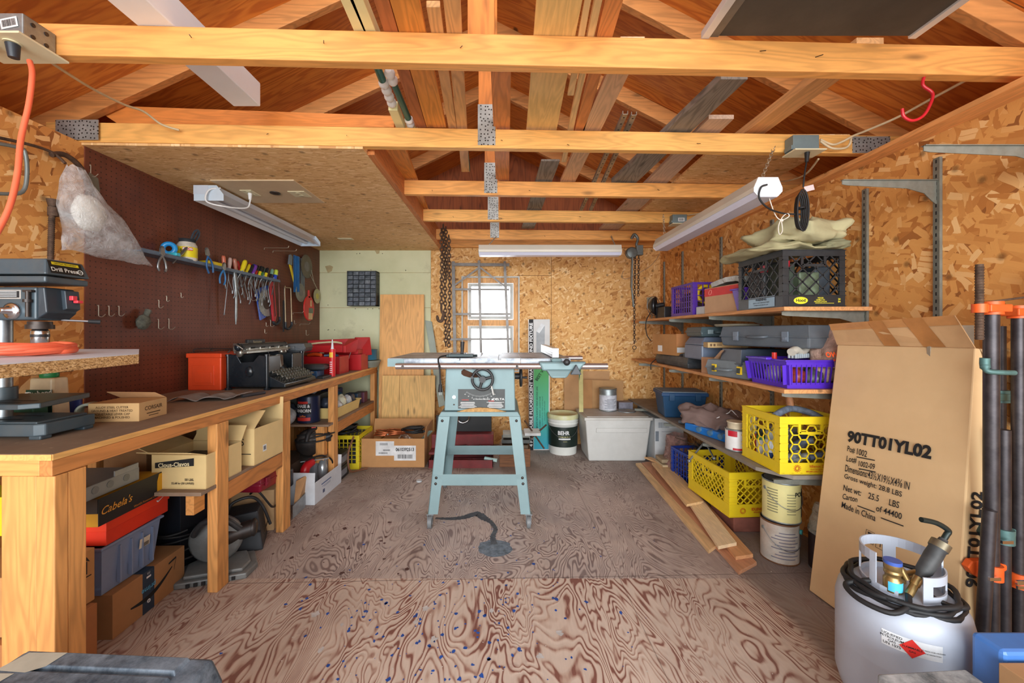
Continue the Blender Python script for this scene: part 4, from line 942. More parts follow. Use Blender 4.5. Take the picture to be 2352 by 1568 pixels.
m = MB(); m.lathe([(.045,0),(.045,.09),(.04,.095)], 20); m.build
e = solo('tin_can', MB().lathe([(.05,0),(.052,.005),(.052,.10),(.045,.11),(.0001,.11)], 20, o=(-1.45, 2.66, .16)), plain((60,66,78), .4, .3), 'small dark tin beside the dark red case', 'can')
m = MB(); a, b, c, d = G(672, 1190), G(706, 1150), P(706, 1090, 2.75), P(680, 1105, 2.68); m.hexa([a, b, b+V(-.005,.02,0), a+V(-.005,.02,0), d, c, c+V(-.005,.02,0), d+V(-.005,.02,0)])
solo('carton_flap', m, plain((190,148,104), .85, 0, .08), 'torn piece of cardboard leaning against the white box of saws', 'cardboard')
m = MB(); a = G(672, 1192); m.hexa([a, G(700, 1165), G(700,1165)+V(-.01,.03,0), a+V(-.01,.03,0), a+V(0,0,.08), G(700,1165)+V(0,0,.09), G(700,1165)+V(-.01,.03,.09), a+V(-.01,.03,.08)])
solo('plastic_wrapper', m, plain((150,156,160), .3, 0, .2, 14, dirt=(60,60,60)), 'crumpled clear wrapper at the foot of the torn cardboard', 'wrapper')
WB = plain((206,210,216), .6, 0, .05)
e = carton('white carton holding red and chrome electric saws beside the third post', (-1.385, 2.94, 0), (.22, .42, .15), -.03, WB, open_=True, flaps=(('b', .2), ('f', -.2)), fl=.3)
bars(MB(), FR(.1108, -.04, .105), [(.15,0,0,.009),(.13,0,-.018,.003),(.10,.01,-.026,.003)]).build('printed_lines', plain((90,110,150), .7), e)
m = MB(); m.rect(.03, .025, FR(.1108, -.08, .05)); m.build('printed_mark', plain((70,80,110), .7), e)
e = thing('electric_drill', 'red electric drill standing in the white carton', 'drill', (-1.41, 2.85, .02), .3)
m = MB(); m.tube(cat([(0,0,0),(0,0,.06),(.0,-.02,.14),(.01,-.01,.20),(.04,.04,.22)], 5), [.022]*5+[.024]*5+[.032]*5+[.03]*6, 14); m.build('housing', plain((186,26,34), .35), e)
m = MB(); m.cyl((.04,.04,.22), (.055,.07,.225), .018, .013, 14); m.build('chuck', DARKSTEEL, e)
e = thing('jigsaw', 'chrome bodied electric saw standing in the white carton', 'saw', (-1.35, 3.0, .02), .2)
m = MB(); m.tube(cat([(0,0,0),(0,-.01,.09),(.0,.0,.17),(.0,.05,.21)], 5), [.032]*5+[.035]*5+[.03]*6, 16); m.build('housing', plain((170,176,180), .25, .6, .08), e)
m = MB(); m.box(-.03, .03, -.05, .05, .0, .006); m.build('shoe', STEEL, e)
cable('power_cord', 'black cord looped over the saws in the white carton', [(-1.42,2.80,.14), (-1.40,2.85,.25), (-1.34,2.95,.27), (-1.30,3.05,.20), (-1.33,3.12,.05)], .006, RUBBER)
e = thing('circular_saw', 'black circular saw with a cord wrapped round, perched above the white carton', 'circular saw', (-1.42, 3.0, .30), .5)
m = MB(); m.lathe([(.0001,-.02),(.09,-.02),(.10,-.005),(.10,.02),(.07,.035),(.0001,.04)], 28, M=fr((-.02,.0,.055), (0,0,1), (1,0,0))); m.build('blade_guard', DARKSTEEL, e)
m = MB(); m.cyl((.0,.02,.07), (.12,.02,.08), .042, .038, 18); m.build('motor', BLACKP, e)
m = MB(); m.tube(cat([(-.05,-.08,.08),(-.03,-.05,.14),(.03,.0,.165),(.06,.06,.14),(.05,.09,.08)], 6), .017, 10); hh = m.build('handle', BLACKP, e)
m = MB(); m.cb((.0,-.03,.172), (.03,.02,.006)); m.build('trigger', plain((190,40,30), .4), hh)
m = MB(); m.box(-.09, .10, -.11, .11, -.052, -.047); m.build('base_plate', STEEL, e)
m = MB(); m.tube(cat(coil((.01,0,.06), .12, 3, .006, 5, .5, 12, .05), 2), .0055, 7); m.build('wrapped_cord', RUBBER, e)
m = MB(); m.box(-1.72, -1.505, 2.86, 3.2, 0, .235); solo('cardboard_box', m, plain((90,70,56), .9), 'dark carton behind the white one, under the circular saw', 'box', None, .002)
e = tin('navy coffee can with a red and black label on the bench shelf', (-1.497, 3.09, .49), .082, .205, plain((28,36,66), .35, .1, .08), None, name='coffee_can', bail=False, lid=plain((40,40,44), .5), rimc=plain((40,46,60), .4, .5))
def curved(m, R, z0, z1, a0, a1, n=10):
    vs = []; fs = []
    for k in range(n+1):
        a = a0+(a1-a0)*k/n; vs += [(R*math.cos(a), R*math.sin(a), z0), (R*math.cos(a), R*math.sin(a), z1)]
    fs = [(2*k, 2*k+2, 2*k+3, 2*k+1) for k in range(n)]; m.add(vs, fs, True)
def curved_text(parent, R, lines, mat, a_c=-PI/2, name='lettering', bold=.0, sx=1.0, italic=0.):
    m = MB()
    for (t, size, off, z) in lines:
        vs, fs = text_data(t, bold, italic); m.add([(R*math.cos(a_c+(v.x*size*sx+off)/R), R*math.sin(a_c+(v.x*size*sx+off)/R), z+v.y*size) for v in vs], fs)
    return m.build(name, mat, parent)
m = MB(); curved(m, .0826, .07, .15, -2.3, -.95); curved(m, .0826, .15, .165, -2.3, -1.3); m.build('label', INK, e)
m = MB(); curved(m, .0830, .148, .166, -2.25, -1.2); curved(m, .0830, .02, .045, -2.3, -1.0); m.build('red_band', plain((200,50,40), .5), e)
curved_text(e, .0834, [('CHASE &', .032, -.01, .13), ('SANBORN', .032, -.01, .095)], WHITE, bold=.03, sx=.85); curved_text(e, .0834, [('coffee', .02, -.01, .056)], plain((220,120,50), .5), bold=.02, italic=.2)
TAN = plain((226,196,126), .45, 0, .04)
e = tote('tan plastic bin of packaged hardware on the bench shelf beyond the third post', (-1.42, 3.42, .49), (.22, .50, .085), -.02, TAN, inset=.012, name='parts_bin', open_=True, catg='bin')
bagm = [plain((200,204,206), .35, 0, .2, 20, dirt=(120,120,130)), plain((170,60,90), .5), plain((60,66,80), .4), plain((214,214,190), .4), plain((30,90,120), .4), plain((40,42,46), .5)]
def lump(c, r, sc, mt, label, name='hardware_bag', catg='bag', seed=0, group=None, lab=None):
    m = MB(); m.ball(c, r, sc, 16, 10, lambda d: 1+.28*noise.noise(d*2.3+V(seed, seed*.7, 0)))
    return solo(name, m, mt, label, catg, group)
for i, (x, y, z, r, sc, k) in enumerate([(-1.37,3.27,.575,.055,(1,1,.9),0),(-1.36,3.36,.60,.045,(1,1.1,1.2),3),(-1.45,3.30,.59,.055,(1,1,1),2),(-1.36,3.48,.58,.045,(1,1,1.2),0),(-1.45,3.42,.60,.05,(1,1.2,1.1),5),(-1.37,3.58,.58,.05,(1,1,1),2),(-1.47,3.56,.60,.05,(1,1,1),4)]):
    lump((x,y,z), r, sc, bagm[k], ['white hardware bag at the near end of the tan bin','cream hardware bag standing in the tan bin','dark hardware bag at the back near end of the tan bin','white hardware bag in the middle of the tan bin','black hardware bag in the middle back of the tan bin','dark hardware bag at the far end of the tan bin','blue hardware bag at the far back of the tan bin'][i], seed=i*3.1, group='packaged hardware in the tan bin')
m = MB(); m.box(-1.58,-1.36,3.22,3.24,.49,.60)
for i, (x, y, s3, c3, lab) in enumerate([(-1.6,3.75,(.14,.16,.16),(60,60,110),'dark blue carton far along the bench shelf'),(-1.42,3.80,(.12,.10,.11),(36,66,96),'blue tin box far along the bench shelf'),(-1.40,3.95,(.10,.10,.10),(96,50,70),'maroon tin box at the far end of the bench shelf'),(-1.62,3.35,(.2,.3,.17),(84,90,86),'grey-green case behind the tan bin')]):
    m = MB(); m.cb((x, y, .491+s3[2]/2), s3); solo('storage_box', m, plain(c3, .5, 0, .2, 12), lab, 'box', None, .006)
for i, (x, y, z, r, sc, k, lab) in enumerate([(-1.66,3.1,.56,.06,(1,1,1.1),2,'dark grey bag behind the coffee can'),(-1.60,3.0,.55,.05,(1,1,1.2),0,'pale bag left of the coffee can'),(-1.48,3.11,.735,.045,(1.1,1,.7),0,'grey crumpled cloth on top of the coffee can')]):
    lump((x,y,z), r, sc, bagm[k], lab, seed=i*5.3)
for i in range(5):
    x = -1.66+.04*i; m = MB(); m.lathe([(.022,0),(.024,.01),(.024,.08),(.015,.09),(.015,.11)], 14, o=(x, 3.28+.04*(i%2), .491)) if i<0 else None
DP = plain((62,82,94), .4, .15, .12, 8, dirt=(110,100,84), amt=.35)
dpx, dpy = -1.60, 1.385
e = thing('drill_press', 'blue-grey benchtop drill press standing at the near end of the workbench', 'drill press', (dpx, dpy, BZ))
def b(name, m, mt=DP, par=None, bev=0): return m.build(name, mt, par or e, bev)
m = MB(); m.prism([(-.27,-.097),(.09,-.097),(.112,-.08),(.108,.082),(-.27,.085)], 0.012, .052); m.prism([(-.25,-.087),(.09,-.087),(.09,.072),(-.25,.072)], .05, .058)
for x in (-.24, .065):
    for y in (-.09, .045): m.box(x, x+.04, y, y+.035, 0, .013)
bs = b('base', m, DP, None, .004)
m = MB(); m.box(-.10, -.0, -.06, -.045, .0581, .0586); m.box(-.10, .0, .0, .015, .0581, .0586); b('base_slots', m, INK, bs)
m = MB(); m.cyl((-.127, 0, .05), (-.127, 0, .50), .0225, n=24); b('column', m, STEEL)
m = MB(); m.prism([(-.22,-.105),(.05,-.105),(.088,-.075),(.02,.148),(-.22,.13)], .10, .118); m.cyl((-.127,0,.085), (-.127,0,.16), .034, n=20); tbl = b('table', m, DP, None, .003)
m = MB(); m.box(-.05, .03, -.04, -.03, .1182, .1186); m.box(-.1, .02, -.08, -.07, .1182, .1186); b('table_slots', m, INK, tbl)
m = MB(); m.box(-.21, .045, -.05, .055, .39, .50); hd = b('head', m, DP, None, .006)
m = MB(); m.hexa([(.0455,-.048,.395),(.075,-.045,.415),(.075,.05,.415),(.0455,.05,.39),(.0455,-.048,.50),(.066,-.045,.50),(.066,.05,.50),(.0455,.05,.50)]); b('front_cover', m, plain((46,56,64), .4), hd, .004)
m = MB(); m.hexa([(.072,.004,.425),(.088,.004,.43),(.088,.05,.43),(.072,.05,.42),(.066,.004,.495),(.082,.004,.493),(.082,.05,.493),(.066,.05,.495)]); sw = b('switch_plate', m, plain((56,66,74), .4), hd, .002)
m = MB(); m.cb((.091, .022, .468), (.014, .016, .016)); m.cb((.096, .034, .456), (.016, .02, .010)); b('rocker_switch', m, plain((214,60,70), .4), sw, .002)
m = MB(); m.box(-.105, -.005, -.0515, -.050, .460, .490); pl = b('maker_plate', m, plain((190,190,186), .4, .4), hd)
m = MB(); m.box(-.10, -.010, -.0522, -.0514, .464, .486); b('plate_field', m, INK, pl)
m = MB(); [m.rect(.075, .0018, FC(-.055, -.0526, .468+k*.005)) for k in range(4)]; b('plate_print', m, WHITE, pl)
m = MB(); m.lathe([(.027,0),(.027,.010),(.02,.012),(.012,.014),(.01,.035),(.006,.038)], 28, M=FC(-.030, -.050, .42)); b('feed_hub', m, CHROME, hd)
m = MB(); m.box(.012, .042, -.062, -.051, .482, .489); m.cyl((.026, -.058, .40), (.026, -.058, .485), .006, n=10); m.cyl((.026,-.058,.448), (.026,-.058,.458), .012, n=6); b('depth_stop', m, DARKSTEEL, hd)
m = MB(); m.box(-.27, .112, -.082, .054, .512, .533); b('cover_lower', m, DP, None, .005)
m = MB(); m.hexa([(-.27,-.086,.538),(.118,-.086,.538),(.118,.056,.538),(-.27,.056,.538),(-.25,-.070,.592),(.100,-.070,.592),(.100,.046,.592),(-.25,.046,.592)]); cv = b('belt_cover', m, DP, None, .006)
Mx = fr((.1100, -.018, .566), (0,1,0), (-.018,0,.054)); m = MB(); m.rect(.104, .044, Mx); lb = b('label', m, plain((18,24,26), .4), cv)
m = MB(); m.text('Drill Press', .0195, Mx @ Matrix.Translation((-.008,-.009,.0008)), .015); m.ring(Mx @ V(.042,-.009,.0009), .008, .0009, (1,0,.3), 20, 6); m.text('UL', .008, Mx @ Matrix.Translation((.042,-.009,.001))); b('lettering', m, plain((225,225,215), .5), lb)
m = MB(); m.rect(.085, .010, Mx, 0, .013, .0006); yl = b('yellow_band', m, plain((214,196,30), .5), lb); m = MB(); m.text('CENTRAL MACHINERY', .0068, Mx @ Matrix.Translation((0,.013,.0009)), .015); b('band_lettering', m, INK, lb)
m = MB(); m.cyl((0,0,.372), (0,0,.386), .03, n=20); m.cyl((0,0,.36), (0,0,.375), .035, n=20); b('spindle_collar', m, DARKSTEEL)
m = MB(); m.lathe([(.0205,.308),(.0225,.312),(.0225,.335),(.0225,.352),(.018,.36)], 28, M=None); m.lathe([(.012,.285),(.017,.29),(.018,.308)], 28); ck = b('chuck', m, CHROME)
m = MB(); m.lathe([(.0232,.332),(.0232,.342)], 28, caps=False); b('chuck_band', m, plain((60,60,62), .4, .5), ck)
m = MB(); m.cyl((.04,.03,.392), (.095,.088,.388), .004, n=10); h = b('feed_lever', m, CHROME); m = MB(); m.cyl((.085,.078,.3885), (.108,.10,.387), .007, .009, 12); b('lever_grip', m, RUBBER, h)
m = MB(); m.box(-.30, -.16, -.06, .06, .42, .50); b('motor_mount', m, DP)
t_ = NT('chipboard'); v_ = t_.co(); ge = t_.n('ShaderNodeNewGeometry'); spn = t_.n('ShaderNodeSeparateXYZ'); t_.l(ge.outputs['Normal'], spn.inputs[0])
vo = t_.n('ShaderNodeTexVoronoi'); vo.inputs['Scale'].default_value = 420; t_.l(t_.map(v_, sc=(1,.5,1.4)), vo.inputs['Vector']); cc = t_.ramp(vo.outputs['Color'], [(.1, (120,84,44)), (.5, (196,156,100)), (.9, (228,196,146))])
CHIP = t_.fin(cc, .85)
pg_ = [(-1.88,.74),(-.965,.70),(-1.05,1.155),(-1.335,1.47),(-1.88,1.47)]
m = MB(); m.prism(pg_, 1.089, 1.1155); o = solo('particle_board', m, CHIP, 'thick particle board with a white laminate top held under the drill chuck', 'board')
m = MB(); m.prism(pg_, 1.1156, 1.1172); m.build('laminate', plain((206,212,222), .45, 0, .06, 5, dirt=(150,150,150), amt=.3), o)
m = MB(); m.bar((-1.745,1.36,1.06), (-1.72,.92,1.075), .03, .02); solo('support_bracket', m, DARKSTEEL, 'dark steel bracket bar under the laminated particle board', 'bracket')
ORC = plain((232,104,70), .5, 0, .06)
m = MB(); pts = [P(68,140,1.20), P(74,170,1.19), P(66,240,1.17), P(48,320,1.14), P(40,400,1.10), P(20,480,1.06), P(-20,560,1.02), P(-60,660,1.0), V(-1.42,1.06,1.13)]
ring = [V(-1.34+.155*math.cos(a*.7)*(1+.06*math.sin(a*2.3)), 1.06+.125*math.sin(a*.7)*(1+.06*math.cos(a*1.7)), 1.127+.003*(a % 7)) for a in range(0, 40)]
m.tube(cat(pts+ring, 5), .0068, 10); o = solo('extension_cord', m, ORC, 'orange extension cord hanging from the ceiling outlet and coiled on the white laminated board', 'cord')
e = thing('outlet_box', 'metal junction box with a cream outlet plate on the left end of the nearest tie', 'outlet box', (0,0,0))
m = MB(); m.box(-1.56, -1.396, 1.165, 1.252, 2.036, 2.108); bx = m.build('metal_box', GALV, e, .003)
m = MB(); m.rect(.05, .03, fr((-1.435, 1.1635, 2.078), (1,0,.2), (-.2,0,1))); m.build('sticker', WHITE, bx); m = MB(); barcode(m, fr((-1.435, 1.1628, 2.078), (1,0,.2), (-.2,0,1)), .04, .02); m.build('barcode', INK, bx)
m = MB(); [m.cyl((-1.3965, y, z), (-1.394, y, z), .006, n=12) for y in (1.19, 1.225) for z in (2.055, 2.09)]; m.build('knockouts', DARKSTEEL, bx)
m = MB(); m.box(-1.40, -1.345, 1.262, 1.266, 2.07, 2.095); m.build('mounting_tab', STEEL, e)
m = MB(); m.box(-1.58, -1.372, 1.135, 1.268, 2.028, 2.034); m.build('outlet_plate', CREAM, e, .001)
for i, (x, lab) in enumerate(((-1.515, 'a'), (-1.438, 'b'))):
    m = MB(); m.cyl((x, 1.175, 2.0275), (x, 1.175, 2.024), .02, n=20); m.build('receptacle', plain((214,206,170), .4), e)
    m = MB(); m.cyl((x, 1.175, 2.023), (x+.0, 1.178, 1.985), .016, .012, 12); solo('plug', m, plain((40,46,54), .4), ('black plug in the outlet box, nearer the wall', 'black plug of the orange cord in the outlet box')[i], 'plug')
cable('electric_cable', 'cream cable running from the outlet box to the second tie', [P(96,128,1.27), P(150,165,1.4), P(215,205,1.55), P(285,240,1.68), P(330,256,1.75), P(370,285,1.80), P(412,299,1.82)], .0048, plain((206,188,150), .5), 'cable')
def Wp(x, y, off=0.0):
    X = XL+.006+off; Y = -X*F/(CX-x); return V(X, Y, H-(y-CY)*Y/F)
HOOK = plain((206,200,180), .35, .7, .05)
def hook(x, y, L=.03, D=.022, label=None, long=0):
    p = Wp(x, y); m = MB(); 
    if long: pts = [p+V(0,0,-.012), p+V(.004,0,-.012), p+V(.006,0,0), p+V(.03,0,0), p+V(long*.6,0,.0), p+V(long-.01,0,.0), p+V(long,0,.015)]
    else: pts = [p+V(.0,0,L*.5), p+V(.005,0,L*.5), p+V(.005,0,-L*.3), p+V(.008,.0,-L*.5), p+V(D*.6,.0,-L*.55), p+V(D,.0,-L*.3)]
    m.tube(cat(pts, 4), .0016, 6); return solo('peg_hook', m, HOOK, label, 'hook', 'steel hooks in the pegboard')
hk = [(224,714,.05,'first','left of three in a row above the workbench'),(248,714,.045,'','middle of three in a row above the workbench'),(271,714,.045,'','right of three in a row above the workbench'),(362,744,.05,'','with the dusty brush hanging beside it, right of the brush'),(386,744,.055,'','tall, second to the right of the dusty brush'),(363,698,.04,'','above the dusty brush'),(381,686,.028,'','tiny, upper middle of three over the dusty brush'),(414,678,.026,'','tiny, farthest right of three over the dusty brush'),(610,745,.03,'','upper, under the blue saw sleeve'),(607,761,.03,'','lowest, under the blue saw sleeve'),(675,740,.03,'','small, below the hacksaws'),(702,764,.045,'','large, just above the red toolbox'),(576,680,.06,'','large, beside the blue saw sleeve'),(620,742,.05,'','holding the red saw sleeve')]
for (x, y, L, _, lab) in hk: hook(x, y, L, L*.75, 'steel peg hook, '+lab)
hook(606, 569, label='long steel peg hook, upper of two below the shop light', long=.20); hook(626, 576, label='long steel peg hook, lower of two below the shop light', long=.20)
hook(672, 718, label='long steel peg hook left of the red round saw sleeve', long=.10); hook(688, 744, label='long steel peg hook under the red round saw sleeve', long=.10)
e = thing('tool_rack', 'blue-grey wire tool rack fixed along the pegboard', 'rack', (0,0,0)); RK = plain((96,116,138), .45, .3, .1, 20, dirt=(120,120,120), amt=.4)
m = MB(); ry0, ry1, rz = 2.02, 3.27, 1.592; x0, x1 = XL+.008, -1.822
for x in (x0, (x0+x1)/2, x1): m.box(x, x+.006, ry0, ry1, rz-.004, rz+.004)
m.box(x1-.001, x1+.003, ry0, ry1, rz-.008, rz+.012); m.build('rails', RK, e)
m = MB(); n = 44
for k in range(n): y = ry0+(ry1-ry0)*k/(n-1); m.box(x0, x1, y-.002, y+.002, rz-.003, rz+.003)
m.box(x0, x1, ry0, ry0+.55, rz-.0045, rz-.0025); m.build('cross_wires', RK, e)
def screwdriver(y, x, tilt, col, L, label, hr=.013, hl=.09, fwd=.0, shaft=STEEL, tip=None):
    z0 = rz+.008; e = thing('screwdriver', label, 'screwdriver', (x, y, z0), 0, 'screwdrivers in the wire rack', rot=(tilt, fwd, 0))
    m = MB(); m.lathe([(hr*.6,0),(hr,.01),(hr*.8,.022),(hr,.04),(hr,hl*.85),(hr*.7,hl),(.0001,hl)], 12); h = m.build('handle', col, e)
    if tip: m = MB(); m.lathe([(hr*1.03,hl*.45),(hr*1.03,hl*.88),(hr*.7,hl*1.01),(.0001,hl*1.01)], 12, caps=False); m.build('grip_end', tip, h)
    m = MB(); m.cyl((0,0,.002), (0,0,-L), .0028, n=8); m.box(-.004, .004, -.001, .001, -L-.012, -L+.002); m.build('shank', shaft, e)
Yl, Rd, Gr, Bl, Bk, Or, Tl = [plain(c, .3, 0, .05) for c in ((226,206,40),(196,36,34),(60,150,80),(36,70,180),(36,38,42),(200,110,84),(120,160,140))]
SD = [(2.66,-1.85,.10,Or,.12,'translucent orange screwdriver at the near end of the row',None),(2.72,-1.86,-.15,plain((206,180,172),.25),.30,'clear handled screwdriver with the very long shank',None),(2.77,-1.845,.2,plain((170,110,90),.3),.12,'brown clear screwdriver third in the row',None),(2.80,-1.87,.12,Rd,.15,'red screwdriver behind the yellow ones',None),(2.82,-1.84,-.45,Yl,.10,'large yellow screwdriver leaning toward the door, nearest of the yellow ones',None),(2.88,-1.85,-.55,Yl,.14,'yellow screwdriver leaning strongly in the middle of the row',None),(2.90,-1.84,-.6,Bk,.12,'black screwdriver leaning beside the yellow ones',None),(2.95,-1.86,.1,Rd,.16,'dark red screwdriver standing upright mid-row',None),(2.97,-1.84,-.5,Rd,.13,'bright red leaning screwdriver with a black end',Bk),(3.0,-1.86,.05,Bl,.14,'blue screwdriver standing upright behind the others',None),(3.02,-1.84,-.4,Yl,.13,'yellow and black striped leaning screwdriver',Bk),(3.06,-1.85,-.35,Gr,.15,'green and black screwdriver toward the far end',Bk),(3.10,-1.84,-.4,Yl,.12,'yellow and black screwdriver beside the green one',Bk),(3.13,-1.87,.1,Tl,.16,'teal screwdriver with a fat round handle',None),(3.17,-1.84,-.35,Bk,.10,'black screwdriver beside the teal one',Tl),(3.22,-1.835,-.3,Bl,.12,'blue screwdriver with a yellow-green end, farthest in the rack',plain((200,220,80),.35)),(2.86,-1.88,.3,Rd,.17,'small red screwdriver at the back of the rack',None),(2.93,-1.83,-.5,plain((110,60,150),.35),.12,'purple screwdriver at the front edge of the rack',None)]
for (y, x, t, c, L, lab, tip) in SD: screwdriver(y, x, t, c, L, lab, .016 if 'large' in lab or 'fat' in lab or 'farthest' in lab else .0125, .10 if 'large' in lab else .085, 0, tip=tip)
for i in range(12):
    y = 2.72+i*.042; m = MB(); m.tube(cat([(-1.86+.02*(i%3), y, rz+.02), (-1.855, y-.01, rz-.06), (-1.85+.01*(i%2), y+.02-.03*(i%2), rz-.13-.03*((i*7)%3))], 4), .0032, 6); m.cyl((-1.85+.01*(i%2), y+.02-.03*(i%2), rz-.13-.03*((i*7)%3)), (-1.85, y+.02-.03*(i%2), rz-.15-.03*((i*7)%3)), .005, n=8)
    solo('drill_bit', m, STEEL, 'bare steel bit or wrench hanging through the rack among the screwdrivers', 'tool', 'steel bits hanging in the rack')
p = Wp(430, 588, .06); e = thing('screw_jar', 'clear plastic jar with a yellow label and dark lid on the wire rack', 'jar', (p.x, p.y, rz+.006))
m = MB(); m.lathe([(.046,0),(.05,.01),(.05,.09),(.042,.105),(.038,.112)], 28); m.build('jar_body', plain((196,190,176), .2, 0, .2, 30), e)
m = MB(); m.lathe([(.0505,.018),(.0505,.078)], 32, caps=False); m.build('label', plain((226,208,30), .5), e)
m = MB(); m.lathe([(.04,.105),(.041,.128),(.0001,.13)], 28, caps=False); m.build('lid', plain((44,50,56), .5), e)
m = MB(); curved(m, .051, .056, .074, -1.35, -.35); m.build('red_panel', plain((200,40,36), .5), e); curved_text(e, .0516, [('RYOBI', .016, 0, .065)], WHITE, -.85, bold=.03, sx=1.1); curved_text(e, .0516, [('0', .022, -.028, .055)], INK, -.95, name='number', bold=.03)
p = Wp(388, 580, .05); m = MB(); m.ring((p.x, p.y, rz+.055), .028, .013, (.4,-1,.1), 24, 10); o = solo('tape_dispenser', m, plain((40,150,220), .3), 'bright blue round tape dispenser on the wire rack', 'tape dispenser'); m = MB(); m.box(p.x-.02, p.x+.03, p.y-.01, p.y+.01, rz+.006, rz+.03); m.build('dispenser_base', plain((40,150,220), .3), o)
m = MB(); p = Wp(400, 590, .09); m.cb((p.x, p.y, rz+.02), (.05,.03,.018)); solo('sharpener', m, plain((60,180,200), .4), 'small turquoise plastic block in front of the blue tape dispenser', 'block', None, .003)
p = Wp(360, 585, .06); m = MB(); m.cb((p.x, p.y, rz+.012), (.06,.10,.008)); solo('paper_pad', m, plain((196,200,180), .7), 'small pale pad at the near end of the wire rack', 'pad')
def loop(m, c, u, v, a, b, r, n=20): m.tube([Vector(c)+Vector(u)*a*math.cos(2*PI*k/n)+Vector(v)*b*math.sin(2*PI*k/n) for k in range(n)], r, 8, closed=True)
e = thing('scissors', 'steel shears leaning against the jar, grey looped handles up', 'scissors', (0,0,0)); m = MB(); p = Wp(388, 600, .09); q = Wp(438, 506, .07)
a = V(-1.83, 2.22, 1.56); c = V(-1.84, 2.36, 1.70); top_ = V(-1.85, 2.44, 1.80)
m.tube(cat([a, (a+c)/2, c], 3), [.004]*3+[.008]*4, 8); m.build('blades', STEEL, e)
m = MB(); d = (top_-c).normalized(); s_ = V(0,-d.z,d.y)
for k in (-1, 1): m.tube(cat([c, c+d*.04+s_*.016*k, c+d*.09+s_*.02*k, c+d*.12+s_*.006*k, c+d*.10-s_*.0*k, c+d*.03], 5), .005, 8)
m.build('handles', plain((70,84,96), .4, .3), e)
def pliers(y, x, z, label, hc, tilt=.1, L=.11):
    e = thing('pliers', label, 'pliers', (x, y, z), 0, None, rot=(tilt, 0, 0)); m = MB()
    for s_ in (-1, 1): m.prism([(0,-.01),(s_*.014,.0),(s_*.012,.03),(s_*.004,.045),(0,.03)] if s_ > 0 else [(0,.03),(s_*.004,.045),(s_*.012,.03),(s_*.014,.0),(0,-.01)], -.005, .005, FR(0,0,0))
    m.build('jaws', STEEL, e); 
    for s_ in (-1, 1): m = MB(); m.tube(cat([(0,-s_*.004,-.005),(0,s_*.018,-.035),(0,s_*.026,-.07),(0,s_*.018,-L)], 5), .0055, 8); m.build('grip', hc, e)
pliers(2.46, -1.812, rz+.06, 'blue handled pliers hooked over the rack right of the jar', plain((40,90,140), .4), .25)
pliers(2.13, -1.812, rz-.0, 'small steel pliers hanging under the near end of the rack', STEEL, .0, .09)
pliers(2.60, -1.812, rz-.005, 'blue handled cutters hanging in front of the rack', plain((50,110,160), .4), -.15, .10)
m = MB(); m.box(-1.90, -1.83, 2.50, 2.64, rz+.006, rz+.035); solo('plastic_tray', m, plain((236,206,30), .4), 'shallow yellow plastic tray on the wire rack', 'tray', None, .004)
m = MB(); m.tube(cat([(-1.85,2.76,rz), (-1.845,2.77,rz-.15), (-1.85,2.775,rz-.36)], 3), [.012]*3+[.009]*3+[.004], 6); solo('file', m, GALV, 'long grey steel file hanging from the rack below the screwdrivers', 'file')
BLUE = plain((30,90,200), .4, 0, .08, 10, dirt=(190,190,170), amt=.4)
def disc(m, p, R, t=.003, hole=.012, teeth=0):
    M_ = FR(p.x, p.y, p.z); n = max(48, teeth*2)
    pts = [((R-(.008 if teeth and k % 2 else 0))*math.cos(2*PI*k/n), (R-(.008 if teeth and k % 2 else 0))*math.sin(2*PI*k/n)) for k in range(n)]; m.prism(pts, 0, t, M_)
p = Wp(604, 700, .01); m = MB(); q = [Wp(585,665,.01), Wp(612,655,.01), Wp(618,722,.01), Wp(596,735,.01)]; m.add(q+[v+V(.012,0,0) for v in q], [(0,1,2,3),(7,6,5,4),(0,4,5,1),(1,5,6,2),(2,6,7,3),(3,7,4,0)]); o = solo('saw_sleeve', m, BLUE, 'blue plastic saw blade sleeve hanging below the rack', 'sleeve')
m = MB(); p = Wp(612, 696, .026); disc(m, p, .11, .003, teeth=26); o = solo('toothed_disc', m, GALV, 'toothed circular saw blade hanging in front of the blue sleeve', 'saw blade'); m = MB(); m.cyl(p+V(.003,0,0), p+V(.005,0,0), .05, n=24); m.build('blade_hub', DARKSTEEL, o)
e = thing('bow_saw', 'red sheathed saw hanging beside the circular blade', 'saw', (0,0,0)); m = MB(); M0 = Wp(621, 690, .035)
M_ = FR(M0.x, M0.y, M0.z); m.prism([(-.03,.14),(.0,.17),(.035,.14),(.07,-.12),(.05,-.17),(.02,-.165)], 0, .014, M_); m.build('sheath', plain((186,30,44), .4), e, .003); m = MB(); m.prism([(.0,.12),(.02,.11),(.05,-.12),(.038,-.13)], .0142, .0156, M_); m.build('dark_slot', plain((70,40,44), .5), e)
def hacksaw(x, y, h, w, col, lab, off=.03):
    p = Wp(x, y, off); e = thing('hacksaw', lab, 'hacksaw', (p.x, p.y, p.z), 0, None, rot=(.05,0,0)); m = MB()
    m.tube(cat([(0,-w/2,-h/2),(0,-w/2,h/2-.01),(0,-w/2+.02,h/2),(0,w/2-.01,h/2),(0,w/2,h/2-.02),(0,w/2,-h/2)], 5), .005, 8); m.build('frame', col, e)
    m = MB(); m.box(-.001, .001, -w/2-.012, -w/2-.004, -h/2, h/2); m.build('blade', STEEL, e); m = MB(); m.tube(cat([(0,-w/2,-h/2),(0,-w/2+.0,-h/2-.05),(0,.0,-h/2-.06),(0,w/2,-h/2-.03),(0,w/2,-h/2)], 5), .011, 8); m.build('handle', plain((44,48,54), .5), e)
hacksaw(634, 678, .36, .09, plain((130,80,72), .4, .3), 'hacksaw with a maroon frame hanging nearest the red sheath')
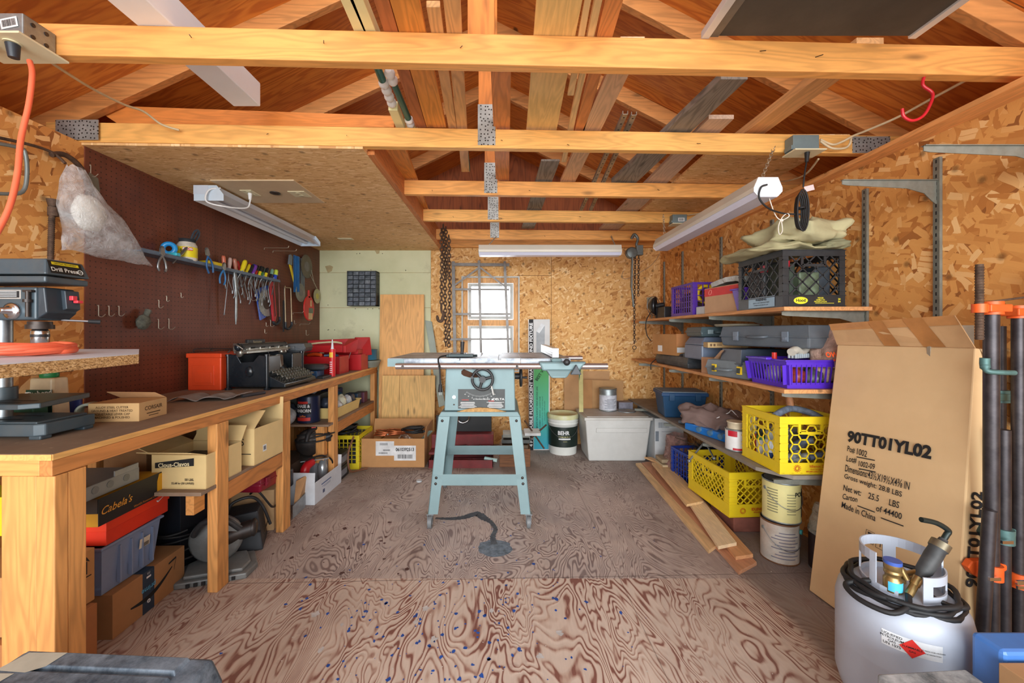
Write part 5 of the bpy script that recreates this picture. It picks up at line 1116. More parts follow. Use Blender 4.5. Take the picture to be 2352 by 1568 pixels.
hacksaw(662, 700, .30, .10, plain((176,160,130), .35, .6), 'hacksaw with a bare metal frame hanging in the middle')
m = MB(); p = Wp(651, 735, .03); m.tube([p+V(0,0,.17), p+V(0,0,-.10)], .006, 8); solo('long_rod', m, INK, 'thin black rod hanging between the two hacksaws', 'rod')
e = thing('keyhole_saw', 'small pistol-grip saw with a yellow blade sheath high on the pegboard', 'saw', (0,0,0)); p = Wp(664, 596, .02); M_ = FR(p.x, p.y, p.z)
m = MB(); m.prism([(-.025,-.045),(.03,-.045),(.04,.035),(.01,.05),(-.01,.04)], 0, .012, M_); m.build('handle', plain((120,130,140), .4, .3), e, .002); m = MB(); m.prism([(-.005,-.045),(.025,-.05),(.085,-.20),(.07,-.19)], 0, .010, M_); m.build('sheath', plain((226,196,40), .4), e)
for k in range(4):
    p = Wp(684, 630, .03+.006*k); m = MB(); m.box(p.x, p.x+.003, p.y-.075+.028*k, p.y-.055+.028*k, p.z-.17+.004*k, p.z+.165); solo('blue_strip', m, plain((36,110,176), .35), 'long blue plastic strip hanging in the bundle of blue strips', 'strip', 'blue strips hung on the pegboard')
for k in range(3):
    p = Wp(694, 630, .016); m = MB(); m.box(p.x, p.x+.002, p.y-.03+.028*k, p.y-.01+.028*k, p.z-.16, p.z+.15); solo('grey_strip', m, plain((110,126,140), .4, .2), 'long grey blue strip hanging behind the blue strips', 'strip', 'grey strips hung on the pegboard')
for (x, y, off, R, c, teeth, lab) in ((704, 612, .02, .115, (112,108,96), 40, 'rusty toothed circular blade hanging right of the blue strips'), (690, 672, .04, .085, (146,152,142), 0, 'plain grey sanding disc hanging below the blue strips'), (728, 680, .012, .075, (190,186,150), 0, 'cream buffing disc hanging nearest the corner')):
    p = Wp(x, y, off); m = MB(); disc(m, p, R, .004, teeth=teeth); o = solo('disc', m, plain(c, .5, .3, .15, 10, dirt=(120,104,84), amt=.4), lab, 'disc'); m = MB(); m.cyl(p+V(.004,0,0), p+V(.006,0,0), R*.42, n=24); m.build('disc_centre', plain((196,186,90) if R < .08 else (120,120,116), .5), o)
p = Wp(708, 708, .05); M_ = FR(p.x, p.y, p.z); m = MB(); m.prism([(.10*math.cos(a), .12*math.sin(a)) for a in [2*PI*k/28 for k in range(28)]], 0, .012, M_); m.prism([(-.02,.10),(.02,.10),(.012,.175),(-.012,.175)], 0, .012, M_)
o = solo('saw_blade_case', m, plain((206,44,40), .4, 0, .08), 'round red saw blade case hanging near the corner', 'blade case', None, .003); m = MB(); m.rect(.09, .05, M_, .03, -.02, .0126); m.build('grey_panel', plain((110,124,104), .5), o); m = MB(); m.rect(.08, .06, M_, .02, -.075, .0126); m.rect(.03, .06, M_, .03, .05, .0126); m.build('cream_panel', plain((220,190,140), .5), o)
for (x0_, y0_, x1_, y1_, k) in ((715, 620, 722, 652, 0), (712, 630, 728, 662, 1)):
    m = MB(); m.cyl(Wp(x0_, y0_, .03), Wp(x1_, y1_, .03), .003, n=6); solo('steel_rod', m, HOOK, ('shorter thin steel rod hanging by the rusty blade', 'longer thin steel rod hanging by the rusty blade')[k], 'rod')
p = Wp(331, 735, .03); e = thing('scrub_brush', 'dusty grey brush head hanging on the pegboard above the bench', 'brush', (p.x, p.y, p.z), 0, None, rot=(-.45,0,0)); m = MB(); m.ball((0,0,-.01), .035, (.7,1,1.2), 16, 10, lambda d: 1+.2*noise.noise(d*6)); m.cyl((0,0,.02), (0,.0,.06), .012, .015, 10); m.build('bristle_head', plain((104,108,98), .95, 0, .3, 50, .6), e)
SHEETM = plain((206,214,228), .35, .35, .04, 4)
def shoplight(lab, x0, x1, y0, y1, z, open_=True):
    e = thing('shop_light', lab, 'shop light', ((x0+x1)/2, (y0+y1)/2, z)); w_, L = (x1-x0)/2, (y1-y0)/2
    m = MB(); m.box(-.04, .04, -L, L, .02, .05)
    for s_ in (-1, 1): m.hexa([(s_*w_-.001,-L,-.035),(s_*w_+.001,-L,-.035),(s_*w_+.001,L,-.035),(s_*w_-.001,L,-.035),(s_*.04-.001,-L,.021),(s_*.04+.001,-L,.021),(s_*.04+.001,L,.021),(s_*.04-.001,L,.021)])
    m.build('reflector', SHEETM, e)
    for s_ in (-1, 1): m = MB(); m.prism([(-w_,-.036),(w_,-.036),(w_,-.0),(.045,.052),(-.045,.052),(-w_,0)], 0, .003, fr((0, s_*L+(.0015 if s_ > 0 else -.0), 0), (1,0,0), (0,0,1))); m.build('end_cap', plain((206,222,236), .35, .2, .03), e)
    for s_ in (-1, 1): m = MB(); m.cyl((s_*.035, -L+.01, -.005), (s_*.035, L-.01, -.005), .0165, n=16); m.build('fluorescent_tube', plain((210,216,226), .25, 0, .02), e)
    return e
e = LT1 = shoplight('open white shop light with two tubes under the strand board ceiling', -1.765, -1.595, 2.29, 3.5, 1.965)
m = MB(); m.box(-.085, .0, -.611, -.555, .0, .052); m.build('junction_cover', plain((206,216,230), .35, .2, .03), e)
PZ = ZW-.012
e = thing('outlet_board', 'pale plywood panel with two outlet plates on the strand board ceiling', 'outlet panel', (-1.41, 2.445, PZ))
m = MB(); m.box(-.235, .235, -.195, .195, -.006, 0); m.build('panel_board', plain((206,184,150), .7, 0, .05, 8), e)
for (x, y, w_, d_) in ((-.13, .0, .035, .05), (.16, .02, .05, .05)):
    m = MB(); m.box(x-w_, x+w_, y-d_, y+d_, -.010, -.006); op = m.build('outlet_plate', CREAM, e, .001)
    m = MB(); [m.cyl((x, y+k*.02, -.0101), (x, y+k*.02, -.0125), .014, n=16) for k in (-1, 1)]; m.build('receptacles', plain((210,204,170), .4), op)
m = MB(); m.lathe([(.03,-.0065),(.03,-.011),(.012,-.011)], 20, o=(.02,.0,0)); m.build('ceiling_can', DARKSTEEL, e)
m = MB(); m.tube(cat([(-1.54,2.44,PZ-.012), (-1.54,2.44,PZ-.06), (-1.545,2.41,PZ-.11), (-1.60,2.30,PZ-.135), (-1.68,2.27,PZ-.115), (-1.67,2.275,PZ-.05), (-1.62,2.30,PZ-.03)], 6), .0045, 8); o = m.build('lamp_cord', WHITE); o.parent = LT1; o.matrix_parent_inverse = Matrix.Translation(-LT1.location); m = MB(); m.cyl((-1.54,2.44,PZ-.012), (-1.54,2.44,PZ-.05), .012, .008, 10); m.build('plug', WHITE, o)
p = G(792, 548, PZ) if False else None
m = MB(); q = V(-1.39, 3.5, PZ-.001); Yq = (PZ-H)*F/(CY-548); m.box((778-CX)*Yq/F, (810-CX)*Yq/F, Yq-.03, Yq+.03, PZ-.004, PZ); solo('blank_plate', m, CREAM, 'small cream blank plate on the far part of the strand board ceiling', 'cover plate')
C0 = [(0, 175, 385, .02, .05), (.2, 178, 420, .035, .10), (.45, 205, 480, .06, .19), (.7, 235, 540, .07, .26), (1, 258, 594, .045, .35)]
def bagfn(u, v):
    for i in range(len(C0)-1):
        if v <= C0[i+1][0]+1e-9: t = (v-C0[i][0])/(C0[i+1][0]-C0[i][0]); break
    a, b_ = C0[i], C0[i+1]; x, y, th, wd = [a[k]+(b_[k]-a[k])*t for k in (1,2,3,4)]
    c = Wp(x, y, .09); an = 2*PI*u; r = 1+.12*noise.noise(V(math.cos(an)*2, math.sin(an)*2, v*5))
    w2 = wd*.62
    return c+V(th*math.sin(an)*r*(1-.9*max(0,(v-.9)*10)*.9), w2*math.cos(an)*r, .015*noise.noise(V(u*9, v*4, 3)))
film_bag('plastic_bag', 'clear plastic bag with white foam inside hanging from the clamp on the wall', 'bag', bagfn, 40, 26, (226,226,226), .36)
p = Wp(205, 490, .09); m = MB(); m.ball(p, .07, (.55,1.0,1.1), 18, 12, lambda d: 1+.15*noise.noise(d*3)); solo('foam_roll', m, plain((226,226,218), .7), 'white foam roll inside the clear hanging bag', 'foam')
m = MB(); RU = RUST; path = [Wp(x,y,.03) for x,y in ((118,355),(150,356),(185,385),(203,430),(205,480),(186,503),(150,492),(122,484))]
m.tube(cat(path, 6), .011, 10); e = thing('c_clamp', 'big rusty C-clamp hanging on the wall behind the clear bag', 'clamp', (0,0,0)); m.build('clamp_frame', RU, e)
m = MB(); a, b_ = Wp(120,462,.03), Wp(116,600,.03); m.cyl(a, b_, .0095, n=14); sc = m.build('screw', RU, e); m = MB()
for k in range(26): q = a.lerp(b_, (k+2)/30); m.ring(q, .0098, .0018, (b_-a), 14, 5)
m.build('thread', RU, sc); m = MB(); m.cyl(Wp(121,458,.03), Wp(121,474,.03), .02, .014, 14); m.cyl(Wp(122,476,.03), Wp(122,496,.03), .017, n=14); m.build('swivel', RU, e)
m = MB(); m.tube(cat([Wp(-80,300,.03), Wp(60,330,.03), Wp(120,350,.03), P(150,375,1.70)], 4), .006, 8); solo('iron_bar', m, RUST, 'dark iron bar fixed along the wall above the clamp', 'bar')
m = MB(); m.tube(cat([Wp(-60,320,.03), Wp(40,338,.03), Wp(58,352,.03), Wp(62,400,.03), Wp(52,440,.03), Wp(10,445,.03), Wp(-60,440,.03)], 4), .007, 8); solo('metal_loop', m, plain((128,136,134), .5, .5), 'grey metal loop bracket on the near left wall', 'bracket')
m = MB(); q = [Wp(205,395,.012), Wp(226,410,.012), Wp(230,440,.012), Wp(222,455,.012), Wp(200,430,.012)]; m.add(q, [(0,1,2,3,4)]); m.add([v+V(-.002,0,0) for v in q], [(4,3,2,1,0)]); o = solo('cardboard_tag', m, plain((120,116,100), .8), 'worn grey tag hanging on a hook above the pegboard corner', 'tag')
hook(206, 392, .05, .04, 'steel peg hook, holding the worn grey tag')
p = V(-1.73, 1.62, BZ)
e = thing('glue_bottle', 'wood glue jug with a green cap and dark green label behind the drill press', 'glue bottle', (-1.80, 1.59, BZ))
m = MB(); m.hexa([(-.05,-.035,0),(.05,-.035,0),(.05,.035,0),(-.05,.035,0),(-.045,-.03,.17),(.045,-.03,.17),(.045,.03,.17),(-.045,.03,.17)]); m.build('jug', plain((214,196,160), .4), e, .008)
m = MB(); m.lathe([(.026,.17),(.028,.175),(.028,.20),(.012,.205),(.01,.225),(.0001,.226)], 18); m.build('cap', plain((30,130,70), .4), e)
m = MB(); m.box(-.0505, .0505, -.0362, -.0345, .02, .125); lb = m.build('label', plain((22,70,50), .5), e)
m = MB(); M_ = FC(0, -.0368, .11); m.text('Titebond', .028, M_ @ Matrix.Rotation(.12, 4, 'Z'), .03); m.text('III', .02, M_ @ Matrix.Translation((.03,-.022,0)), .02); bars(m, M_, [(.06,0,-.05,.003),(.05,0,-.058,.003)]); m.build('lettering', plain((230,230,220), .5), lb)
tin('short blue can beside the wood glue jug', (-1.82, 1.68, BZ), .04, .085, plain((24,50,130), .4, .1), None, name='small_can', bail=False, rimc=plain((60,80,120), .4, .4))
m = MB(); M_ = fr((-1.635, 1.585, BZ+.036), (1,.5,0), (0,0,1)); 
m.lathe([(.026,0),(.035,0),(.035,.06),(.026,.06),(.026,0)], 30, M=M_ @ Matrix.Translation((0,0,-.03)), caps=False); solo('tape_roll', m, plain((150,156,140), .4, 0, .1), 'roll of pale tape lying behind the drill press base', 'tape roll')
m = MB(); m.cyl((-1.86,1.52,BZ+.03), (-1.82,1.62,BZ+.10), .02, n=14); m.cyl((-1.87,1.56,BZ+.19), (-1.74,1.62,BZ+.205), .014, n=12); solo('pipe_clamp_screw', m, RUST, 'rusty clamp screw lying by the wall behind the drill press', 'clamp')
m = MB(); m.cb((-1.79,1.50,BZ+.035), (.12,.05,.07)); solo('green_box', m, plain((36,80,56), .5), 'dark green box lying under the drill press table', 'box', None, .004)
CB = plain((196,158,108), .85, 0, .07, 7)
e = carton('small low carton printed CORSAIR on the bench beside the drill press', (-1.520, 1.63, BZ), (.185, .145, .072), .08, CB, tape=False)
m = MB(); M1 = FR(.0930, 0, .036)
m.text('CORSAIR', .022, M1 @ Matrix.Translation((0,.008,0)), .02); bars(m, M1, [(.07,0,-.012,.004),(.05,0,-.022,.003)]); m.build('lettering', plain((80,56,30), .8), e)
m = MB(); M2 = FC(-.005, -.0731, .036); [m.text(t, .012, M2 @ Matrix.Translation((.0,.020-.013*i,0)), .015) for i, t in enumerate(('ALLOY STEEL CUTTER', 'GROUND & HEAT TREATED', 'ADJUSTABLE LEVER CAP', 'MACHINED & POLISHED'))]; m.build('side_lettering', plain((80,56,30), .8), e)
m = MB(); m.hexa([(-.09,.07,.073),(.09,.07,.073),(.09,.072,.073),(-.09,.072,.073),(-.12,.04,.10),(.06,.05,.094),(.06,.052,.096),(-.12,.042,.102)]); m.build('flap', CARD, e)
m = MB(); m.sheet(lambda u, v: (-1.66+.28*u, 1.98+.18*v+.05*u, BZ+.006+.018*abs(math.sin(u*7+v))+.01*noise.noise(V(u*4, v*4, 0))), 20, 10, .002); solo('folded_leaflet', m, plain((150,144,140), .7, 0, .25, 9), 'crumpled leaflet lying behind the small CORSAIR carton', 'paper')
m = MB(); m.tube(cat([(-1.385,2.13,BZ+.008), (-1.36,2.20,BZ+.010), (-1.345,2.26,BZ+.008)], 4), .009, 8); solo('pocket_knife', m, plain((70,70,74), .4, .3), 'dark folding knife lying near the front edge of the bench', 'knife')
m = MB(); m.tube([(-1.42,2.17,BZ+.006), (-1.40,2.24,BZ+.006)], .005, 8); solo('pen', m, plain((90,86,84), .4, .2), 'short dark pen lying behind the folding knife', 'pen')
OR = plain((226,74,30), .4, .1, .05, 8, dirt=(150,60,40), amt=.25); e = thing('ammo_can', 'bright orange metal ammunition can with wire handles on the bench', 'metal can', (-1.785, 2.53, BZ), .0)
m = MB(); m.box(-.10, .10, -.135, .135, 0, .205); bd = m.build('can_body', OR, e, .006); m = MB(); m.box(-.106, .106, -.142, .142, .195, .222); m.build('lid', OR, e, .004)
m = MB(); m.box(-.07, .06, -.1385, -.1345, .03, .15); m.box(-.055, .045, -.1405, -.1375, .045, .11); m.box(.0995, .1035, -.09, .09, .03, .16); m.build('embossed_panel', OR, bd, .003)
m = MB(); m.tube(cat([(-.10,-.08,.222),(-.10,-.07,.245),(.10,-.07,.245),(.10,-.08,.222)], 4), .003, 6); m.tube(cat([(-.10,.08,.222),(-.10,.07,.24),(.10,.07,.24),(.10,.08,.222)], 4), .003, 6); m.build('wire_handle', DARKSTEEL, e)
BKE = plain((22,30,38), .22, .1, .1, 8, dirt=(70,70,66), amt=.25); NK = plain((150,148,140), .3, .8, .15, 20, dirt=(80,70,60), amt=.4)
e = thing('typewriter', 'antique black typewriter with round keys facing the room, on the bench', 'typewriter', (-1.555, 2.63, BZ)); e.scale = (.82, 1.05, 1.1)
m = MB()
m.prism([(-.13,.02),(.165,.02),(.165,.185),(.10,.19),(.06,.155),(-.03,.15),(-.06,.19),(-.13,.195)], .195, .205, FC(0,0,0)); m.prism([(-.13,.02),(.165,.02),(.165,.185),(-.13,.195)], -.205, -.195, FC(0,0,0))
m.box(-.13, -.12, -.2, .2, .02, .19); m.box(-.125, .165, -.2, .2, .015, .03); m.box(.155, .165, -.2, -.07, .03, .185); m.box(.155, .165, .07, .2, .03, .185); m.box(.155, .165, -.07, .07, .03, .10); fr_ = m.build('body_frame', BKE, e, .004)
m = MB()
for x in (-.125, .16):
    for y in (-.2, .2): m.cyl((x,y,.0), (x,y,.19), .013, n=14); m.cyl((x,y,0), (x,y,.012), .022, n=14); m.cyl((x,y,.185), (x,y,.195), .018, n=14)
m.build('corner_posts', BKE, fr_)
m = MB(); m.lathe([(.0001,0),(.03,0),(.03,.006),(.024,.012),(.0001,.013)], 8, M=FC(.035, -.205, .10)); m.build('side_boss', BKE, fr_)
m = MB(); m.sheet(lambda u, v: (.135-.05*v, -.06+.12*u, .10+.085*v+.02*math.cos((u-.5)*PI)*(-1)), 12, 6); m.build('type_basket_plate', BKE, fr_)
for i in range(13):
    m = MB(); a = (i-6)/6*.9; m.bar((.12,.0+.012*(i-6)*.4,.09), (.12-.02, .05*math.sin(a)*1.2, .165+.02*math.cos(a)), .003, .004); m.build('type_bar', NK, e)
m = MB(); m.hexa([(.165,-.19,.012),(.285,-.19,.012),(.285,.19,.012),(.165,.19,.012),(.165,-.19,.075),(.285,-.19,.032),(.285,.19,.032),(.165,.19,.075)]); m.build('keyboard_base', BKE, e, .004)
ky = MB(); kr = MB()
for r in range(4):
    xx = .172+.030*r; zz = .098-.012*r
    for k in range(11):
        yy = -.155+.031*k+.008*r
        m = MB(); m.cyl((xx-.001,yy,zz-.005), (xx+.001,yy,zz), .0125, n=12); m.cyl((xx-.004,yy,zz-.014), (xx,yy,zz-.003), .0018, n=5)
        ko = m.build('key', NK, e); m = MB(); m.cyl((xx,yy,zz), (xx,yy,zz+.0008), .0095, n=12); m.build('key_top', plain((40,38,34), .3), ko)
m = MB(); m.box(.285, .30, -.11, .11, .048, .056); m.build('space_bar', BKE, e, .002)
m = MB(); m.cyl((-.02,-.215,.235), (-.02,.235,.235), .019, n=20); cr = m.build('platen', plain((44,46,48), .5, 0, .1), e)
m = MB(); [m.lathe([(.0001,0),(.02,0),(.022,.006),(.016,.02),(.0001,.02)], 16, M=fr((-.02, s_*.235+(-.0 if s_<0 else .0), .235), (1,0,0), (0,0,1)) if s_ < 0 else fr((-.02,.235,.235), (-1,0,0), (0,0,1))) for s_ in (-1, 1)]; m.build('platen_knobs', BKE, cr)
m = MB(); m.box(-.07, .03, -.22, .22, .20, .212); m.box(-.075, -.045, -.22, .22, .212, .255); m.bar((.02,-.22,.222), (.02,.22,.222), .01, .008); m.tube([(.035,-.23,.215),(.035,.23,.215)], .005, 8)
for y in (-.2,-.1,.0,.1,.2): m.cb((.0,y,.222), (.07,.012,.022))
m.build('carriage', NK, e, .002)
m = MB(); m.box(-.07, -.044, -.12, .05, .245, .275); m.build('paper_table', plain((20,24,28), .5), e, .004); lettering(e, FR(-.0435, -.03, .26), [('Remington', .02, 0, 0)], plain((170,160,120), .5), 'lettering', .01)
for y in (-.17, .19):
    m = MB(); m.lathe([(.0001,-.012),(.028,-.012),(.03,-.004),(.03,.004),(.028,.012),(.0001,.012)], 20, M=fr((.02+(-.05 if y < 0 else 0), y-.03, .195), (1,0,0), (0,1,0))) if y > 0 else m.lathe([(.0001,-.01),(.024,-.01),(.024,.01),(.0001,.01)], 20, M=FC(-.03, -.212, .205)); m.build('ribbon_spool', NK, e)
m = MB(); m.tube(cat([(-.06,-.235,.24),(-.02,-.26,.25),(.03,-.255,.225)], 5), .004, 8); m.build('return_lever', NK, e)
lettering(e, FR(.1655, 0, .075), [('UNDERWOOD', .012, 0, 0)], plain((170,150,90), .5), 'front_lettering', .01) if False else None
GC = plain((58,66,74), .5, 0, .12, 10, dirt=(110,110,106), amt=.4)
e = toolcase('grey power tool case with a clear lid on top of dark cases behind the typewriter', (-1.68, 3.03, BZ+.19), (.40,.26,.065), 0, GC, rot=(0,-.05,.25))
for i, (x, y, z, s3, lab) in enumerate([(-1.70,3.02,0,(.34,.26,.09),'dark plastic case at the bottom of the stack behind the typewriter'),(-1.72,3.0,.095,(.30,.24,.085),'dark plastic case in the middle of the stack behind the typewriter')]):
    toolcase(lab, (x, y, BZ+z), s3, .1, BLACKP, handle=False)
m = MB(); m.box(-1.50,-1.40,3.0,3.14,BZ,BZ+.05)
solo('blue_box', MB().box(-1.52,-1.40,3.02,3.14,BZ,BZ+.055), plain((34,72,110), .5), 'small blue box beside the typewriter keys', 'box', None, .004)
toolcase('flat black case lying on the small blue box', (-1.46, 3.10, BZ+.058), (.20,.14,.04), .1, BLACKP, handle=False, latches=())
solo('sharpening_stone', MB().box(-1.385,-1.335,2.98,3.12,BZ,BZ+.018), BLACKP, 'small black tool case lying at the keyboard\'s far corner', 'case', None, .003)
e = thing('caulk_tube', 'red caulking tube standing upright with a clear nozzle in front of the toolbox', 'caulk tube', (-1.345, 3.16, BZ))
m = MB(); m.cyl((0,0,0),(0,0,.215),.0235,n=24); m.build('tube_body', plain((206,36,40), .4), e); m = MB(); m.lathe([(.013,.215),(.010,.225),(.004,.29),(.0001,.29)], 16); m.build('nozzle', plain((214,220,226), .3), e)
m = MB(); curved(m, .0238, .15, .19, -2.6, -1.0); m.build('yellow_panel', plain((230,180,50), .5), e); m = MB(); [curved(m, .0238, .03+.016*k, .036+.016*k, -2.1, -1.3) for k in range(6)]; m.build('label_print', WHITE, e)
e = thing('toolbox', 'opened red metal cantilever toolbox on the far end of the bench', 'toolbox', (-1.52, 3.58, BZ), 0)
RT = plain((190,28,34), .35, .1, .08, 7, dirt=(120,40,36), amt=.35)
def opentray(x0, x1, y0, y1, z0, z1, nm='tray', t=.003):
    m = MB(); m.box(x0,x1,y0,y1,z0,z0+t)
    for (a, b_, c, d) in ((x0,x1,y0,y0+t),(x0,x1,y1-t,y1),(x0,x0+t,y0,y1),(x1-t,x1,y0,y1)): m.box(a,b_,c,d,z0+t,z1)
    return m.build(nm, RT, e, .001)
opentray(-.20, .17, -.27, -.07, 0, .145, 'lower_box'); opentray(-.20, .23, .07, .25, 0, .145, 'lower_box')
opentray(-.22, .128, -.098, .028, .172, .233); opentray(-.10, .21, .05, .20, .15, .19)
m = MB(); m.hexa([(.13,-.10,.17),(.15,-.10,.17),(.20,.03,.17),(.13,.03,.17),(.13,-.10,.23),(.15,-.10,.23),(.22,.03,.29),(.13,.03,.29)]); m.build('end_plate', RT, e, .002)
m = MB(); m.hexa([(-.30,.15,.22),(.16,.19,.22),(.16,.22,.22),(-.30,.18,.22),(-.30,.15,.27),(.16,.19,.29),(.16,.22,.29),(-.30,.18,.27)]); m.build('lid', RT, e, .006)
m = MB(); m.hexa([(.17,.10,.13),(.27,.25,.13),(.25,.27,.13),(.15,.12,.13),(.17,.10,.30),(.25,.25,.30),(.23,.27,.30),(.15,.12,.30)]); m.build('lid', RT, e, .004)
m = MB(); [m.bar((x,-.08,.10), (x,.02,.20), .012, .002, up=(1,0,0)) for x in (-.19,.165)]; m.build('hinge_arms', STEEL, e)
m = MB(); m.tube(cat([(-.18,-.05,.24),(-.08,-.06,.255),(.02,-.03,.26),(.10,-.05,.25)], 5), .010, 8); m.tube(cat([(-.16,-.02,.24),(-.05,.0,.262),(.08,-.01,.25)], 5), .008, 8); solo('cotton_rope', MB().tube(cat([V(-1.52,3.58,BZ)+V(*q) for q in ((-.18,-.05,.243),(-.08,-.06,.255),(.02,-.03,.26),(.10,-.05,.25),(.02,-.02,.262),(-.12,0,.25))], 5), .008, 8), plain((206,190,150), .9), 'bundle of cream rope on the toolbox tray', 'rope')
solo('utility_knife', MB().tube(cat([(-1.66,3.42,BZ+.15),(-1.6,3.40,BZ+.16),(-1.53,3.37,BZ+.155)], 4), .014, 10), plain((230,84,30), .4), 'orange utility knife lying in the lower toolbox half', 'knife')
solo('hand_tool', MB().tube(cat([(-1.50,3.36,BZ+.15),(-1.44,3.38,BZ+.155),(-1.39,3.38,BZ+.148)], 4), .012, 10), plain((40,70,96), .4), 'dark blue handled tool lying in the lower toolbox half', 'tool')
tin('blue round tub stacked on a pale dish at the bench end', (-1.355, 3.99, BZ+.075), .10, .10, plain((42,104,130), .5), None, name='plastic_tub', bail=False, lid=plain((50,110,136), .5), rimc=plain((60,120,146), .5))
m = MB(); m.lathe([(.10,0),(.125,.05),(.13,.068),(.12,.068),(.09,.01)], 28, o=(-1.345,3.98,BZ+.002)); solo('dish', m, plain((130,134,122), .6, 0, .1), 'grey shallow dish under the blue round tub', 'dish')
e = thing('parts_cabinet', 'black small-parts cabinet with clear drawers hung on the green wallboard', 'parts cabinet', (0,0,0)); a, c = P(797, 622, YB-.13), P(872, 702, YB-.13)
x0, x1, z1, z0 = P(797,0,YB-.13).x, P(864,0,YB-.13).x, a.z, c.z
m = MB(); m.box(x0, x1, YB-.015, YB-.13, z0, z1); 
m = MB(); m.box(x0, x1, YB-.03, YB-.016, z0, z1)
for (q, r_, s_, t2) in ((x0,x0+.008,z0,z1),(x1-.008,x1,z0,z1),(x0,x1,z0,z0+.008),(x0,x1,z1-.008,z1)): m.box(q,r_,YB-.13,YB-.03,s_,t2)
nx, nz = 5, 8
for i in range(1, nx): X = x0+(x1-x0)*i/nx; m.box(X-.002,X+.002,YB-.128,YB-.03,z0,z1)
for j in range(1, nz): Z = z0+(z1-z0)*j/nz; m.box(x0,x1,YB-.128,YB-.03,Z-.0015,Z+.0015)
m.build('cabinet_shell', plain((38,42,48), .5), e)
dm = [plain(c, .2, .1, .3, 30) for c in ((112,120,130),(102,110,120),(128,136,144),(94,102,110))]
for i in range(nx):
    for j in range(nz):
        X0, X1 = x0+(x1-x0)*i/nx+.004, x0+(x1-x0)*(i+1)/nx-.004; Z0, Z1 = z0+(z1-z0)*j/nz+.003, z0+(z1-z0)*(j+1)/nz-.004
        m = MB(); m.hexa([(X0,YB-.129,Z0),(X1,YB-.129,Z0),(X1,YB-.04,Z0),(X0,YB-.04,Z0),(X0,YB-.121,Z1),(X1,YB-.121,Z1),(X1,YB-.04,Z1),(X0,YB-.04,Z1)]); d_ = m.build('drawer', dm[(i*3+j*5) % 4], e)
        m = MB(); m.box(X0+.008, X1-.008, YB-.136, YB-.128, Z0+.001, Z0+.005); m.build('drawer_lip', dm[2], d_)
BLK = wood((222,166,100), 'Z', .12, .6, True, .6)
def leaner(name, lab, catg, q, Yt, Yb, th, mt, bev=.002):
    """a board leaning on the back wall: q = pixel outline (top-left, top-right, bottom-right, bottom-left)"""
    p = [P(*q[0], Yt), P(*q[1], Yt), P(*q[2], Yb), P(*q[3], Yb)]; n = (p[1]-p[0]).cross(p[3]-p[0]).normalized()
    if n.y > 0: n = -n
    m = MB(); m.hexa([p[3]-n*th, p[2]-n*th, p[2], p[3]]+[p[0]-n*th, p[1]-n*th, p[1], p[0]]); 
    return solo(name, m, mt, lab, catg, None, bev)
leaner('pine_panel', 'tall laminated pine panel leaning against the green wallboard', 'board', [(873,676),(974,676),(972,1052),(868,1052)], YB-.06, YB-.20, .018, BLK)
o = leaner('pine_panel', 'shorter wide pine panel with a dark glue line in front of the tall one', 'board', [(878,862),(999,862),(997,1045),(875,1058)], YB-.20, YB-.27, .018, wood((226,182,112), 'Z', .12, .6, True, .6))
m = MB(); a, b = P(918, 862, YB-.2206), P(915, 1040, YB-.291); m.bar(a, b, .004, .0015); m.build('glue_line', plain((110,70,40), .8), o)
leaner('grey_board', 'narrow grey board leaning diagonally behind the table saw', 'board', [(976,735),(992,738),(1022,930),(1008,935)], YB-.02, YB-.18, .012, plain((150,160,148), .6, 0, .08, 6))
m = MB(); m.tube([P(866,850,YB-.05), P(862,985,YB-.15)], .008, 8); solo('grey_pipe', m, plain((90,96,96), .5, .3), 'thin grey pipe standing at the far end of the bench', 'pipe')
e = thing('metal_trellis', 'grey welded metal rack with crossbars hanging in front of the window', 'metal rack', (0,0,0)); D = YB-.05; MT = plain((120,116,112), .45, .5, .15, 14, dirt=(80,76,72), amt=.4)
m = MB()
def flat(x0, y0, x1, y1, w_=.024, d=D, t=.012): m.bar(P(x0,y0,d), P(x1,y1,d), w_, t, up=(0,1,0))
flat(1041,600,1045,812,.032); flat(1100,598,1105,812,.026,D-.03); flat(1159,600,1168,812,.026,D-.03); m.build('uprights', MT, e)
m = MB(); flat(1040,607,1170,608,.030,D-.015); flat(1042,664,1170,665,.020,D-.015); flat(1042,721,1172,721,.022,D-.015); flat(1034,779,1175,778,.022,D-.015); m.build('crossbars', MT, e)
m = MB(); flat(1044,655,1100,615,.016,D-.04); flat(1104,615,1160,658,.016,D-.04); m.build('braces', MT, e)
YF = YB-.22; a = P(1215,733,YF); w0, w1, w2 = P(1215,0,YF).x, P(1225,0,YF).x, P(1263,0,YF).x; z0 = 0.004; z1 = a.z
e = thing('fixture_carton', 'tall narrow carton for a four foot double fluorescent fixture standing by the back wall', 'box', (w0, YF, 0))
W_ = w2-w0; m = MB(); m.box(0, W_, 0, .12, 0, z1); m.build('carton', plain((206,206,204), .6, 0, .04), e, .002)
m = MB(); m.box(0, w1-w0, -.001, 0, 0, z1); pb1 = m.build('black_band', INK, e)
t_ = NT('green_blue_print'); v_ = t_.co(); sp_ = t_.n('ShaderNodeSeparateXYZ'); t_.l(v_, sp_.inputs[0]); c_ = t_.ramp(sp_.outputs[2], [(.0, (30,160,190)), (.35, (60,176,150)), (.75, (60,166,80))]); t_.fin(c_, .5)
m = MB(); m.box(w1-w0+.004, W_-.012, -.0012, 0, .01, z1*.66); pb2 = m.build('colour_panel', t_.m, e)
